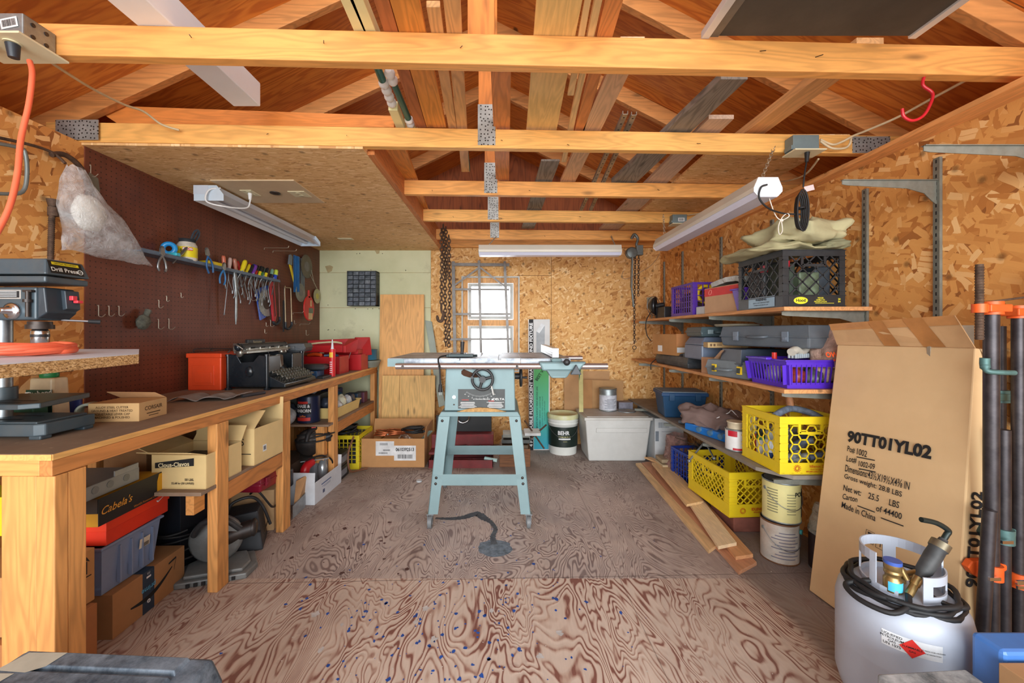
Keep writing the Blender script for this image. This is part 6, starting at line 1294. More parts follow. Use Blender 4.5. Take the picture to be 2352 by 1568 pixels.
Mv = fr((0.0225, -.0018, z1/2), (0,0,1), (-1,0,0)); m = MB(); m.text('4 FT. DOUBLE FLUORESCENT WRAP AROUND FIXTURE', .042, Mv, .03, sx=1.18); m.build('lettering', WHITE, pb1)
m = MB(); Mc = fr(((w1-w0+W_)/2, -.002, z1*.30), (0,0,1), (-1,0,0)); m.text('COMPLETE WITH ACRYLIC WRAP AROUND LENS', .020, Mc @ Matrix.Translation((.02,.045,0)), .02); m.text('IDEAL FOR:  BASEMENT   WORKSHOP   LAUNDRY ROOM', .015, Mc @ Matrix.Translation((-.05,.016,0)), .01); m.text('HIGH POWER FACTOR · ENERGY SAVING BALLAST', .013, Mc @ Matrix.Translation((.0,-.008,0)), .0); m.text('LONG LASTING LAMPS INCLUDED', .013, Mc @ Matrix.Translation((-.0,-.03,0)), .0); m.build('lettering', plain((20,50,50), .7), pb2)
m = MB(); m.text('BEST VALUE', .04, fr(((w1-w0+W_)/2+.005, -.002, z1*.60), (.55,0,.83), (-.83,0,.55)), .03); m.build('best_lettering', plain((16,60,30), .7), pb2)
m = MB(); x0 = w1-w0+.03; m.add([(x0,-.002,z1*.67),(x0+.08,-.002,z1*.67),(x0+.085,-.002,z1-.06),(x0+.05,-.002,z1-.04),(x0+.0,-.002,z1-.12)], [(0,1,2,3,4)]); m.build('fixture_picture', plain((160,166,170), .6), e)
m = MB(); m.add([(x0,-.0025,z1-.12),(x0+.05,-.0025,z1-.04),(x0+.085,-.0025,z1-.06),(x0+.03,-.0025,z1-.14)], [(0,1,2,3)]); m.build('picture_top', plain((214,218,220), .6), e)
m = MB(); m.tube([P(1205,965,3.6), P(1250,1030,3.5)], .007, 8); m.tube([P(1218,1008,3.55), P(1255,975,3.6)], .008, 8); solo('iron_cross', m, RUST, 'crossed rusty iron rods in front of the fixture carton', 'rods')
p = G(1306, 1028); p = V(.592, 3.95, 0); BW = plain((226,228,222), .35, 0, .04)
e = thing('paint_bucket', 'five gallon white paint bucket with a green label and dirty lid by the back wall', 'bucket', p)
R_ = .142; m = MB(); m.lathe([(R_*.92,0),(R_*.93,.01),(R_,.29),(R_*1.04,.292),(R_*1.04,.30),(R_,.302),(R_,.315),(R_*1.05,.317),(R_*1.05,.325),(R_*1.01,.327),(R_*1.01,.345)], 40); m.build('pail', BW, e)
m = MB(); m.lathe([(R_*1.06,.34),(R_*1.07,.345),(R_*1.07,.375),(R_*1.02,.385),(R_*.96,.38),(R_*.95,.372),(.0001,.374)], 40, caps=False); m.build('lid', plain((206,204,140), .5, 0, .12, 10, dirt=(226,228,222), amt=.6), e)
m = MB(); curved(m, R_*.975+.004, .08, .27, -PI*.98, -.02, 30); lb = m.build('label', plain((26,40,34), .4), e)
curved_text(lb, R_*.975+.006, [('BEHR', .052, -.015, .215)], WHITE, bold=.03, sx=.9); curved_text(lb, R_*.975+.006, [('PREMIUM PLUS', .018, -.005, .178), ('INTERIOR', .009, 0, .135)], plain((196,190,130), .5), bold=.01, name='small_lettering')
m = MB(); curved(m, R_*.975+.0058, .152, .165, -2.0, -1.2, 8); m.build('white_bar', WHITE, lb)
m = MB(); m.tube([V(R_*1.03*math.cos(a), -(R_*1.08)*abs(math.sin(a)), .30-.13*math.sin(a)) for a in [PI*k/20 for k in range(21)]], .002, 6); m.build('bail_handle', STEEL, e)
TW = plain((206,206,202), .45, 0, .04, 6, dirt=(170,168,160), amt=.25)
e = tote('large off-white storage tote with a grey lid on the floor by the back wall', (1.045, 3.83, 0), (.60, .42, .40), -.0, TW, plain((196,194,188), .5, 0, .06, 6, dirt=(160,156,148), amt=.5), inset=.04)
m = MB(); m.box(-.20, .26, -.213, -.198, .27, .31); m.build('front_ledge', TW, e, .004)
e = tin('grey and white labelled paint can standing on the big tote', (1.03, 3.93, .413), .084, .215, GALV, plain((196,198,206), .6, 0, .15, 30), (.05, .72), bail=False)
m = MB(); [curved(m, .0848, .03+.012*k, .034+.012*k, -2.2+.3*(k % 2), -1.1+.2*(k % 3)) for k in range(8)]; m.build('label_print', plain((110,116,130), .6), e)
m = MB(); m.lathe([(.0001,.004),(.07,.004),(.072,.008),(.08,.009),(.085,.004),(.085,0)], 30, o=(1.20, 3.88, .413)); solo('can_lid', m, GALV, 'loose round paint can lid lying on the big tote', 'lid')
m = MB(); m.cb((1.22,4.03,.412+.035), (.14,.12,.07)); o = solo('printed_box', m, plain((120,118,130), .5, 0, .2, 20), 'grey printed box on the far corner of the big tote', 'box', None, .003)
leaner('cardboard_sheet', 'large flattened cardboard with a diagonal crease behind the paint bucket', 'cardboard', [(1296,852),(1400,852),(1400,995),(1296,995)], YB-.02, YB-.12, .005, CARD, 0)
leaner('cardboard_sheet', 'smaller cardboard square standing behind the paint can', 'cardboard', [(1346,872),(1432,874),(1430,985),(1344,985)], YB-.14, YB-.16, .005, plain((176,134,88), .85, 0, .06), 0)
leaner('cardboard_sheet', 'narrow cardboard strip standing upright left of the paint can', 'cardboard', [(1340,872),(1360,872),(1360,985),(1338,985)], YB-.175, YB-.19, .005, plain((168,122,76), .85, 0, .06), 0)
o = leaner('paint_stick', 'wooden lath smeared with green and cream paint behind the tote', 'lath', [(1329,830),(1339,830),(1340,945),(1330,945)], YB-.10, YB-.62, .008, plain((206,200,140), .6, 0, .1))
m = MB(); a, b = P(1334,832,YB-.112), P(1334,885,YB-.36); m.bar(a, b, .035, .0015, up=(0,1,0)); m.build('green_smear', plain((26,104,94), .5, 0, .3, 30), o)
e = carton('open brown carton of copper tubing with a 0610392513 label', (-.958, 3.66, 0), (.55, .34, .25), 0, plain((190,140,90), .85, 0, .05), open_=True, flaps=(('b', .1), ('r', .15)), fl=.3)
m = MB(); m.rect(.16, .125, FC(-.07, -.1705, .165)); m.build('white_label', plain((222,222,222), .6), e); m = MB(); m.rect(.19, .13, FC(.105, -.1708, .125)); lb = m.build('white_label', plain((226,226,226), .6), e)
m = MB(); m.text('0610392513', .040, FC(.105, -.1714, .155), .03, sx=.80); barcode(m, FC(.105, -.1714, .095), .13, .035); barcode(m, FC(-.055, -.1712, .15), .06, .014); barcode(m, FC(-.085, -.1712, .125), .08, .012); [m.rect(.07, .003, FC(-.08, -.1712, .195+.008*k)) for k in range(3)]; m.build('lettering', INK, lb); N0 = set(COL.objects)
COPP = plain((196,116,76), .3, .8, .15, 10)
for i, (x, y, z, R_, lab) in enumerate([(-1.12,3.44,.31,.13,'large copper tubing coil lying in the labelled carton'),(-1.03,3.42,.325,.11,'smaller copper tubing coil on top in the labelled carton')]):
    m = MB()
    for k in range(3): m.ring((x+.006*k, y, z+.012*k), R_-.004*k, .006, (0.08*k,.15,1), 40, 8, (1,.72))
    solo('copper_coil', m, COPP, lab, 'copper coil')
cable('hose_coil', 'black rubber hose bundle in the labelled carton', coil((-.90,3.46,.31), .09, 4, .008, 2, .8, 12, .05), .009, RUBBER, 'hose', 2)
for k in range(3):
    m = MB(); m.cyl((-.86+.014*k,3.44,.22), (-.74+.012*k,3.42,.345), .007, n=8); solo('steel_tube', m, plain((150,170,160), .35, .5), 'steel tube sticking out of the labelled carton\'s right corner', 'tube', 'steel tubes in the labelled carton')
m = MB(); m.cyl((-1.18,3.38,.28), (-1.10,3.33,.335), .006, n=8); m.ball((-1.09,3.325,.34), .014, (1,1,.6), 10, 6); solo('wrench', m, CHROME, 'chrome wrench poking out of the labelled carton\'s left side', 'wrench')
m = MB(); m.sheet(lambda u, v: (-1.0+.12*u, 3.32+.1*v, .30+.02*math.sin(5*u)+.03*noise.noise(V(u*5, v*5, 9))), 12, 8); solo('clear_wrap', m, plain((176,150,130), .3, 0, .3, 20), 'crumpled clear wrap at the front of the labelled carton', 'wrap')
for o in COL.objects:
    if o not in N0: o.location = (.077, .20, -.06)
YC = plain((226,204,30), .45, 0, .06, 8, dirt=(180,150,60), amt=.3)
e = crate('yellow crate half under the far end of the bench full of cables', (-1.37, 3.62, 0), (.27, .36, .29), .0, YC, 'grid', handle=False)
m = MB(); m.box(-1.49,-1.25,3.46,3.78,.01,.2); solo('dark_case', m, plain((40,40,44), .6, 0, .3, 20), 'dark tool case inside the far yellow crate', 'case', None, .01)
cable('power_cord', 'black cord bundle spilling over the far yellow crate', coil((-1.40,3.58,.26), .09, 5, .008, 7, 1.2, 14, .08), .008, RUBBER, n=2)
m = MB(); m.tube(cat([(-1.255,3.37,.30),(-1.27,3.30,.20),(-1.262,3.27,.10),(-1.25,3.30,.03),(-1.22,3.38,.012),(-1.16,3.43,.012)], 6), .008, 8); solo('rubber_hose', m, plain((120,78,54), .5), 'brown rubber hose curving down beside the far yellow crate', 'hose')
for i, (y, z, lab) in enumerate([(3.02, 0, 'lower black printed box by the brown hose under the bench'), (3.03, .105, 'upper black printed box by the brown hose under the bench')]):
    o = solo('battery_box', MB().box(-1.50,-1.285+.0,y+.13,y+.32,z+.001,z+.10), plain((40,42,48), .5, 0, .15), lab, 'box', None, .003); m = MB(); m.rect(.12, .05, FR(-1.284, y+.22, z+.05)); m.build('pale_label', plain((130,132,140), .6), o)
cable('loose_wire', 'thin wire lying over the black printed boxes', [(-1.50,3.14,.22),(-1.42,3.18,.23),(-1.33,3.2,.215),(-1.28,3.15,.05)], .003, CREAM, 'wire')
toolcase('dark grey open case leaning in the far bay behind the yellow crate', (-1.58, 3.75, .27), (.26,.28,.10), .3, BLACKP, handle=False)
e = thing('floor_toolbox', 'long dark red metal toolbox with a raised black lid behind the table saw', 'toolbox', (-.366, 3.61, 0)); N0 = set(COL.objects); DR = plain((128,30,34), .5, .1, .2, 10, dirt=(80,56,52), amt=.5)
m = MB()
for (a, b, c, d, z0_, z1_) in ((-.28,.28,-.14,.14,0,.01),(-.28,.28,-.14,-.135,.01,.07),(-.28,.28,.135,.14,.01,.07),(-.28,-.275,-.14,.14,.01,.07),(.275,.28,-.14,.14,.01,.07)): m.box(a,b,c,d,z0_,z1_)
m.build('bottom_drawer', DR, e)
m = MB(); m.box(-.28,.28,.02,.14,.12,.25); m.box(-.28,.28,-.12,.02,.11,.13); m.build('upper_box', DR, e, .003)
m = MB(); m.box(-.26,.26,.145,.157,.20,.40); m.build('raised_lid', plain((26,28,30), .5, .1), e, .004)
m = MB(); m.tube(cat([(-.04,.14,.42),(-.05,.10,.36),(.0,.09,.34),(.05,.10,.37),(.04,.14,.43)], 5), .006, 8); m.build('lid_handle', CHROME, e)
m = MB(); [m.bar((x,-.12,.02), (x,.0,.12), .014, .003, up=(1,0,0)) for x in (-.26,.26)]; m.build('hinge_arms', STEEL, e)
for i in range(7):
    x = -.55+.075*i; m = MB(); m.tube([(x,3.27+.02*(i%3),.14+.003*i), (x+.10,3.30-.03*(i%2),.15+.006*(i%3))], .008, 8); m.ball((x+.10,3.30-.03*(i%2),.155), .015, (1,1,.6), 10, 6)
    solo('hand_tool', m, STEEL if i % 2 else DARKSTEEL, 'steel hand tool lying across the floor toolbox tray', 'tool', 'hand tools on the floor toolbox tray')
m = MB(); m.tube([(-.13,3.22,.075),(-.02,3.20,.06)], .016, 10); solo('putty_knife', m, plain((180,210,206), .4), 'pale green scraper lying in the floor toolbox drawer', 'scraper')
for o in COL.objects:
    if o not in N0 and not o.parent: o.location = (-.03, .29, 0)
for i, (x0, x1, z, c, lab) in enumerate([(-.02,.22,.16,(110,90,70),'brown metal bar end stacked right of the floor toolbox'),(-.01,.24,.20,(90,92,90),'grey metal bar in the stack right of the floor toolbox'),(.0,.24,.245,(140,140,132),'pale metal bar on top of the stack right of the floor toolbox')]):
    m = MB(); m.box(x0, x1, 3.50+.02*i, 3.70, z, z+.03); solo('metal_bar', m, plain(c, .5, .4, .2), lab, 'bar', None, .002)
m = MB(); m.box(-.03,.24,3.50,3.72,0.0,.158); solo('wooden_crate', m, wood((130,84,50), 'X', .3), 'low wooden block under the metal bars behind the saw', 'block', None, .003)
m = MB(); m.box(.19,.33,3.48,3.66,.276,.30); solo('white_block', m, plain((206,208,206), .5), 'white board end lying across the metal bars behind the saw', 'board', None, .003)
m = MB(); m.cyl((-.66,3.16,.0),(-.66,3.16,.012),.022,n=20); solo('bottle_cap', m, plain((196,200,202), .5), 'small white cap lying on the floor by the labelled carton', 'cap')
def chain(name, lab, pts, R_, r, mt, catg='chain', kind=None):
    """links along a polyline"""
    m = MB(); pts = [V(*p) for p in pts]; step = R_*2*1.35; k = 0; carry = 0
    for a, b in zip(pts, pts[1:]):
        d = b-a; L = d.length; d.normalize(); t = carry
        while t < L:
            c = a+d*t; u = d; s_ = (V(1,0,0) if k % 2 else V(0,1,0)); s_ = (s_-u*s_.dot(u)).normalized()
            m.tube([c+u*R_*1.15*math.cos(q)*1.0+s_*R_*.72*math.sin(q) for q in [2*PI*i/12 for i in range(12)]], r, 6, closed=True); t += step*.66; k += 1
        carry = t-L
    return solo(name, m, mt, lab, catg)
yc = 3.70
def Q(x, y, Y=yc): return tuple(P(x, y, Y))
chain('hanging_chain', 'heavy rusty chain doubled over the far tie, outer strand with the long loop', [Q(1018,520),Q(1022,640),Q(1024,795)], .019, .0055, RUST)
chain('hanging_chain', 'heavy rusty chain strand at the right of the chain bundle', [Q(1031,545,3.66),Q(1033,660,3.66),Q(1031,792,3.66)], .019, .0055, RUST)
chain('hanging_chain', 'short rusty chain strand that carries the grab hook', [Q(1014,530,3.62),Q(1015,600,3.62),Q(1014,700,3.62)], .019, .0055, RUST)
chain('hanging_chain', 'rusty chain strand at the back of the bundle near the tie', [Q(1024,525,3.72),Q(1026,640,3.72)], .018, .005, RUST)
m = MB(); m.tube(cat([Q(1014,695,3.62),Q(1014,712,3.62),Q(1018,722,3.62),Q(1015,736,3.62),Q(1007,736,3.62),Q(1004,724,3.62)], 5), [.010]*6+[.012]*6+[.015]*6+[.013]*6+[.008]*2, 10); solo('grab_hook', m, RUST, 'rusty grab hook at the end of the short chain', 'hook')
e = thing('chain_hoist', 'grey lever chain hoist hanging from the far tie right of the shop light', 'chain hoist', (0,0,0)); yh = 3.66; HC = plain((112,118,116), .45, .5, .15, 16, dirt=(80,76,70), amt=.5)
m = MB(); m.tube(cat([Q(1450,548,yh),Q(1457,538,yh),Q(1465,548,yh),Q(1462,562,yh),Q(1468,572,yh)], 5), .012, 10); m.cyl(Q(1458,545,3.64), Q(1458,545,3.80), .006, n=8); m.build('top_hook', HC, e)
m = MB(); q = P(1450,581,yh); m.lathe([(.0001,-.03),(.048,-.03),(.052,-.02),(.052,.02),(.045,.03),(.0001,.032)], 28, M=FC(q.x,q.y,q.z)); q2 = P(1468,575,yh); m.cb((q2.x,q2.y,q2.z), (.06,.05,.09)); m.build('gear_case', HC, e, .004)
m = MB(); m.bar(P(1452,590,yh-.03), P(1450,660,yh-.03), .012, .04, up=(0,1,0)); m.bar(P(1450,655,yh-.03), P(1455,705,yh-.03), .012, .026, up=(0,1,0)); m.build('lever', HC, e, .003)
ch = chain('load_chain', None, [Q(1459,590),Q(1457,700),Q(1457,790)], .013, .0035, RUST, None); ch.parent = e
ch = chain('load_chain', None, [Q(1467,590),Q(1466,680)], .013, .0035, RUST, None); ch.parent = e
m = MB(); m.ring(Q(1457,798), .017, .0035, (0,1,0), 20, 6); m.build('end_ring', RUST, e)
cable('string', 'grey string tied round the chain hoist', [Q(1432,622,3.6),Q(1428,636,3.6),Q(1440,640,3.6),Q(1470,625,3.6),Q(1492,612,3.6),Q(1508,595,3.6),Q(1516,580,3.6)], .0018, plain((110,104,96), .8), 'string')
def wrapfixture(lab, c, L, along, w_=.125):
    e = thing('shop_light', lab, 'shop light', c, 0 if along == 'X' else PI/2); pr = [(-w_/2,-.03),(-w_/2+.02,-.052),(w_/2-.02,-.052),(w_/2,-.03),(w_/2,-.012),(.045,.035),(-.045,.035),(-w_/2,-.012)]
    M_ = fr((-L/2,0,0), (0,1,0), (0,0,1))
    m = MB(); m.prism([p for p in [(-w_/2,-.03),(w_/2,-.03),(w_/2,-.010),(.045,.035),(-.045,.035),(-w_/2,-.010)]], .002, L-.002, M_); m.build('housing', plain((214,210,196), .4, .1, .03, 4), e, .002)
    m = MB(); m.prism([(-w_/2+.004,-.0305),(-w_/2+.022,-.054),(w_/2-.022,-.054),(w_/2-.004,-.0305)], .004, L-.004, M_); m.build('lens', plain((214,216,236), .25, 0, .02), e)
    for q in (0, L-.006): m = MB(); m.prism(pr, q, q+.006, M_); m.build('end_cap', plain((226,232,238), .35, .1, .02), e, .002)
    return e
wrapfixture('white wrap-around shop light hanging across the back wall over the window', (P(1262,575,3.47).x, 3.47, P(1262,575,3.47).z+.005), 1.22, 'X')
e = LT2 = wrapfixture('white wrap-around shop light running along the right side under the ties', (1.20, 2.42, 1.845), 1.22, 'Y', .13)
BRS = plain((190,180,160), .35, .8)
def finechain(lab, a, b): return chain('light_chain', lab, [a, b], .010, .0016, BRS)
finechain('thin chain holding the near end of the right-hand shop light', tuple(P(1782,328,1.95)), (1.20,1.86,1.885))
finechain('thin chain holding the far end of the right-hand shop light', (1.19,2.97,2.04), (1.20,2.97,1.885))
finechain('thin chain holding the left end of the back shop light', (-.06,3.735,2.07), (-.13,3.49,1.93))
finechain('thin chain holding the right end of the back shop light', (1.02,3.77,2.08), (1.0-.02,3.49,1.93))
JB = plain((116,132,134), .5, .1, .08, 12)
def jbox(lab, px0, py0, px1, py1, Y, plate=True):
    a, b = P(px0, py0, Y), P(px1, py1, Y); e = thing('junction_box', lab, 'junction box', (0,0,0)); m = MB(); m.box(a.x, b.x, Y, Y+.058, b.z, a.z); m.build('box_body', JB, e, .003)
    m = MB(); m.box(a.x-.012, b.x+.012, Y-.03, Y+.058, b.z-.006, b.z); m.build('outlet_plate', CREAM, e, .001); m = MB(); m.box(a.x-.008, a.x, Y, Y+.05, b.z+.01, b.z+.03); m.build('cable_clamp', JB, e, .002); return a, b
jbox('grey junction box with a cream outlet plate on the second tie at the right', 1822, 309, 1882, 347, 1.875)
o = jbox('small grey junction box with a barcode sticker on the fourth tie', 1545, 492, 1578, 514, 3.125)
m = MB(); a = P(1565, 504, 3.124); m.rect(.05,.028, FC(a.x, 3.1235, a.z)); s_ = m.build('sticker', WHITE, [x for x in COL.objects if x.name.startswith('junction_box')][-1]); m = MB(); barcode(m, FC(a.x, 3.1232, a.z), .036, .018); m.build('barcode', INK, s_)
cable('electric_cable', 'cream cable sweeping from the right roof corner to the grey junction box, upper strand', [P(2230,178,1.45),P(2130,232,1.6),P(2060,270,1.72),P(1990,300,1.82),P(1960,312,1.87),P(1935,325,1.9),P(1912,332,1.9),P(1884,320,1.9)], .0052, plain((216,196,160), .5), 'cable')
cable('electric_cable', 'cream cable looping from the junction box, lower strand', [P(1884,324,1.9),P(1910,340,1.9),P(1940,340,1.9),P(1952,330,1.9),P(1955,314,1.88)], .0052, plain((216,196,160), .5), 'cable')
cable('electric_cable', 'cream cable crossing behind the right shop light to the far junction box', [P(1880,365,1.95),P(1850,400,2.1),P(1810,415,2.3),P(1760,420,2.6),P(1700,445,2.9),P(1620,485,3.1),P(1579,494,3.13)], .0045, plain((196,176,140), .5), 'cable')
m = MB(); m.cyl(P(1854,350,1.87), P(1853,372,1.87), .011, .007, 12); m.tube(cat([P(1853,370,1.87),P(1848,400,1.86),P(1845,430,1.86)], 4), .0035, 8)
for k in range(5): m.tube([V(*P(1839,485,1.86))+V(.026*math.cos(a)*(1-.1*k), .008*(k-2), .095*math.sin(a)*(1-.05*k)) for a in [2*PI*i/24 for i in range(24)]], .0035, 8, closed=True)
m.ring(P(1840,478,1.86), .014, .005, (0,0,1), 14, 6)
m.tube(cat([P(1838,492,1.86),P(1800,490,1.86),P(1765,478,1.83),P(1744,455,1.81),P(1748,430,1.80),P(1762,424,1.80)], 6), .004, 8)
o = m.build('lamp_cord', RUBBER); o.parent = LT2; o.matrix_parent_inverse = (Matrix.Translation(LT2.location) @ Matrix.Rotation(PI/2,4,'Z')).inverted(); m = MB(); a = P(1857,433,1.86); m.rect(.045,.025, FC(a.x, 1.855, a.z) @ Matrix.Rotation(.25,4,'Z')); m.build('tag_label', plain((226,206,206), .6), o)
m = MB(); m.tube(cat([P(1762,440,1.83),P(1780,492,1.86),P(1795,505,1.86),P(1812,497,1.86),P(1808,490,1.86),P(1796,500,1.86),P(1788,520,1.86),P(1790,538,1.86),P(1797,530,1.86),P(1795,508,1.86)], 5), .0022, 6); m.ball(P(1796,506,1.86), .007, n=8, m=6); solo('string', m, plain((226,214,200), .8), 'knotted white string hanging under the right shop light', 'string')
m = MB(); m.tube(cat([P(1562,516,3.15),P(1562,525,3.15),P(1550,545,3.1),P(1530,560,3.05)], 4), .004, 8); solo('power_cord', m, RUBBER, 'short black cord below the barcode-stickered junction box', 'cord')
SLOT = plain((136,140,132), .5, .5, .12, 20, dirt=(110,100,84), amt=.4)
def standard(Y, zt, zb, lab):
    x = XR(Y)-.0005; e = thing('shelf_standard', lab, 'shelf standard', (x, Y, 0), math.atan(-.047)*-1 if False else 0, 'slotted shelf standards on the wall')
    m = MB(); m.box(-.012, .0, -.0125, .0125, zb, zt); m.build('channel', SLOT, e); n = min(96, int((zt-zb)/.03)); m = MB()
    for k in range(n): z = zb+(zt-zb)*(k+.5)/n; m.box(-.0126, -.0118, -.0025, .0025, z-.007, z+.007)
    m.build('slots', INK, e); return e
for (Y, zt, lab) in ((1.635, 1.890, 'tall slotted standard ending behind the big cardboard box'), (1.945, 1.872, 'slotted standard at the near end of the shelves'), (2.575, 1.90, 'slotted standard behind the black milk crate'), (3.13, 1.92, 'slotted standard behind the middle of the shelves'), (3.74, 1.93, 'slotted standard next to farthest'), (4.12, 1.90, 'farthest slotted standard by the back corner')):
    standard(Y, zt, .25 if Y > 1.7 else .9, lab)
def bracket(Y, z, L, lab, parent=None):
    x = XR(Y)-.012; e = thing('shelf_bracket', lab, 'bracket', (x, Y, z), 0, None); m = MB()
    m.prism([(0,0),(-L,0),(-L,-.018),(-L+.02,-.022),(-.12,-.035),(-.05,-.055),(-.02,-.085),(0,-.10)], -.0015, .0015, fr((0,0,0), (1,0,0), (0,0,1))); m.box(-L, 0, -.008, .008, -.0025, 0); m.build('bracket_arm', SLOT, e); return e
bracket(1.30, 1.785, .42, 'empty grey bracket nearest the door, high on the right wall'); bracket(1.635, 1.80, .385, 'empty grey bracket high on the tall slotted standard')
for Y in (1.945, 2.575, 3.13, 3.74): bracket(Y, 1.28, .40, 'grey bracket under the top shelf at the '+{1.945:'near end',2.575:'second standard',3.13:'third standard',3.74:'fourth standard'}[Y])
for Y in (1.945, 2.575, 3.13, 3.74): bracket(Y, .886, .40, 'grey bracket under the middle shelf at the '+{1.945:'near end',2.575:'second standard',3.13:'third standard',3.74:'fourth standard'}[Y])
for Y in (1.945, 2.575, 3.13, 3.74): bracket(Y, .465, .44, 'grey bracket under the lowest shelf at the '+{1.945:'near end',2.575:'second standard',3.13:'third standard',3.74:'fourth standard'}[Y])
def shelf(z, x0, y0, y1, mt, lab, th=.019, cut=.0):
    m = MB(); pol = [(x0+cut, y0), (XR(y0)-.015, y0), (XR(y1)-.015, y1), (x0, y1), (x0, y0+cut*1.3)] if cut else [(x0, y0), (XR(y0)-.015, y0), (XR(y1)-.015, y1), (x0, y1)]
    m.prism(pol, z-th, z); return solo('shelf', m, mt, lab, 'shelf', None, .001)
SW = wood((206,146,92), 'Y', .2, .7, True, .8)
shelf(1.30, 1.335, 1.90, 4.15, SW, 'top plank shelf on the right wall'); shelf(.906, 1.335, 1.90, 4.15, SW, 'middle sagging plank shelf on the right wall')
t_ = NT('grey_shelf'); v_ = t_.co(); n_ = t_.noise(v_, 5, 5, .65); c_ = t_.ramp(n_, [(.3, (112,104,94)), (.7, (146,136,122))]); LSH = t_.fin(c_, .7); shelf(.487, 1.30, 1.93, 4.15, LSH, 'lowest grey painted shelf on the right wall', .019, .10)
Z1 = 1.301
BC = plain((22,25,29), .4, 0, .15, 12, dirt=(70,76,80), amt=.3)
def mc(lab, x0, y0, w, d, h, z, mt, kind, rz=0, **k): return crate(lab, (x0+w/2, y0+d/2, z), (w, d, h), rz, mt, kind, **k)
e = mc('black milk crate full of dark boxes on the top shelf', 1.345, 1.925, .30, .36, .275, Z1, BC, 'diagV', rz=.0, base=.055)
m = MB(); m.rect(.245, .042, FC(0, -.1815, .029)); pl = m.build('front_plate', plain((30,30,30), .5), e)
m = MB(); a = fr((-.065,-.1822,.030), (1,0,0), (0,0,1)); m.prism([(.034*math.cos(t), .017*math.sin(t)) for t in [2*PI*k/24 for k in range(24)]], 0, .0004, a); ov = m.build('yellow_oval', plain((230,220,40), .5), pl)
m = MB(); m.text('Hood', .020, fr((-.065,-.1830,.030), (1,0,0), (0,0,1)), .03); m.build('lettering', INK, ov)
m = MB(); Mh = fr((.035,-.1822,.03), (1,0,0), (0,0,1)); m.text('MISUSE', .009, Mh @ Matrix.Translation((-.005,.012,0)), .02); m.text('LIABLE TO', .009, Mh @ Matrix.Translation((-.005,.003,0)), .02); m.text('PROSECUTION', .009, Mh @ Matrix.Translation((-.005,-.006,0)), .02); m.rect(.09, .0018, Mh, .015, -.013); m.text('20', .012, Mh @ Matrix.Translation((.085,.006,0)), .02); m.text('84', .012, Mh @ Matrix.Translation((.085,-.006,0)), .02); m.build('yellow_lettering', plain((226,214,50), .5), pl)
m = MB(); Mw = FL(-.1515, -.02, .032); m.rect(.21, .055, Mw); wp = m.build('side_plate', plain((150,180,200), .5), e); m = MB(); m.text('WARNING', .018, FL(-.1522, -.02, .046), .03); m.text('USE BY OTHER THAN REGISTERED', .0085, FL(-.1522, -.02, .030), .01); m.text('OWNER PUNISHABLE BY LAW', .0085, FL(-.1522, -.02, .018), .01); m.build('lettering', INK, wp)
for i, (x, y, s3, c, lab) in enumerate([(1.42,2.05,(.08,.10,.21),(60,70,58),'dark green bottle shape inside the black crate at the front'),(1.50,2.0,(.10,.08,.16),(96,110,86),'olive folded box inside the black crate'),(1.58,2.03,(.08,.1,.19),(50,58,66),'dark blue box inside the black crate'),(1.40,2.18,(.07,.10,.20),(70,70,72),'grey box inside the black crate at the back'),(1.50,2.17,(.11,.1,.12),(40,90,130),'blue box low in the black crate')]):
    m = MB(); m.cb((x, y, Z1+.012+s3[2]/2), s3); solo('packed_box', m, plain(c, .6, 0, .25, 20), lab, 'box', None, .006)
for i, (x, y, lab) in enumerate([(1.385,1.965,'red capped tube at the front left inside the black crate'),(1.37,2.10,'red capped tube seen through the crate side')]):
    m = MB(); m.cyl((x,y,Z1+.01),(x,y,Z1+.19),.016,n=14); o = solo('capped_tube', m, plain((60,60,62), .5), lab, 'tube'); m = MB(); m.cyl((x,y,Z1+.19),(x,y,Z1+.225),.019,n=14); m.build('red_cap', plain((176,34,50), .4), o)
CAN = plain((176,168,130), .9, 0, .12, 5, .15, dirt=(140,134,100), amt=.3)
def folded(name, lab, catg, c, sz, mt, seed, amp=.03, n=44, mm=22, rz=0, folds=7):
    m = MB(); R = Matrix.Rotation(rz, 3, 'Z')
    def fn(d):
        return 1+.16*noise.noise(V(d.x*2.1+seed, d.y*2.1, d.z*2.5))+.05*math.sin(d.x*folds+d.y*3+3*noise.noise(d*1.7+V(seed,0,0)))
    vs = []; fs = []
    for i in range(mm+1):
        t = PI*i/mm
        for k in range(n):
            p = 2*PI*k/n; d = V(math.sin(t)*math.cos(p), math.sin(t)*math.sin(p), math.cos(t)); r = fn(d)
            q = V(math.copysign(abs(d.x)**.6, d.x)*sz[0]/2*r, math.copysign(abs(d.y)**.6, d.y)*sz[1]/2*r, math.copysign(abs(d.z)**.8, d.z)*sz[2]/2*r)
            q += V(noise.noise(q*9+V(seed,1,2)), noise.noise(q*9+V(5,seed,2)), noise.noise(q*11+V(1,2,seed)))*amp; q += d*(abs(noise.noise(q*15+V(seed,3,3)))-.2)*amp*1.3
            q.z = max(q.z, -sz[2]/2*.92); vs.append(V(*c)+R @ q)
    fs = [(i*n+k, (i+1)*n+k, (i+1)*n+(k+1) % n, i*n+(k+1) % n) for i in range(mm) for k in range(n)]
    m.add(vs, fs, True); return solo(name, m, mt, lab, catg)
folded('canvas_tarp', 'folded olive canvas tarp heaped on top of the black crate', 'tarp', (1.50,2.05,Z1+.368), (.34,.34,.13), CAN, 1.2, .034, rz=.1)
folded('canvas_tarp', 'flat fold of olive canvas spilling over the left side of the black crate', 'tarp', (1.42,2.15,Z1+.295), (.34,.46,.045), plain((166,158,120), .9, 0, .12, 5, .15), 4.4, .02)
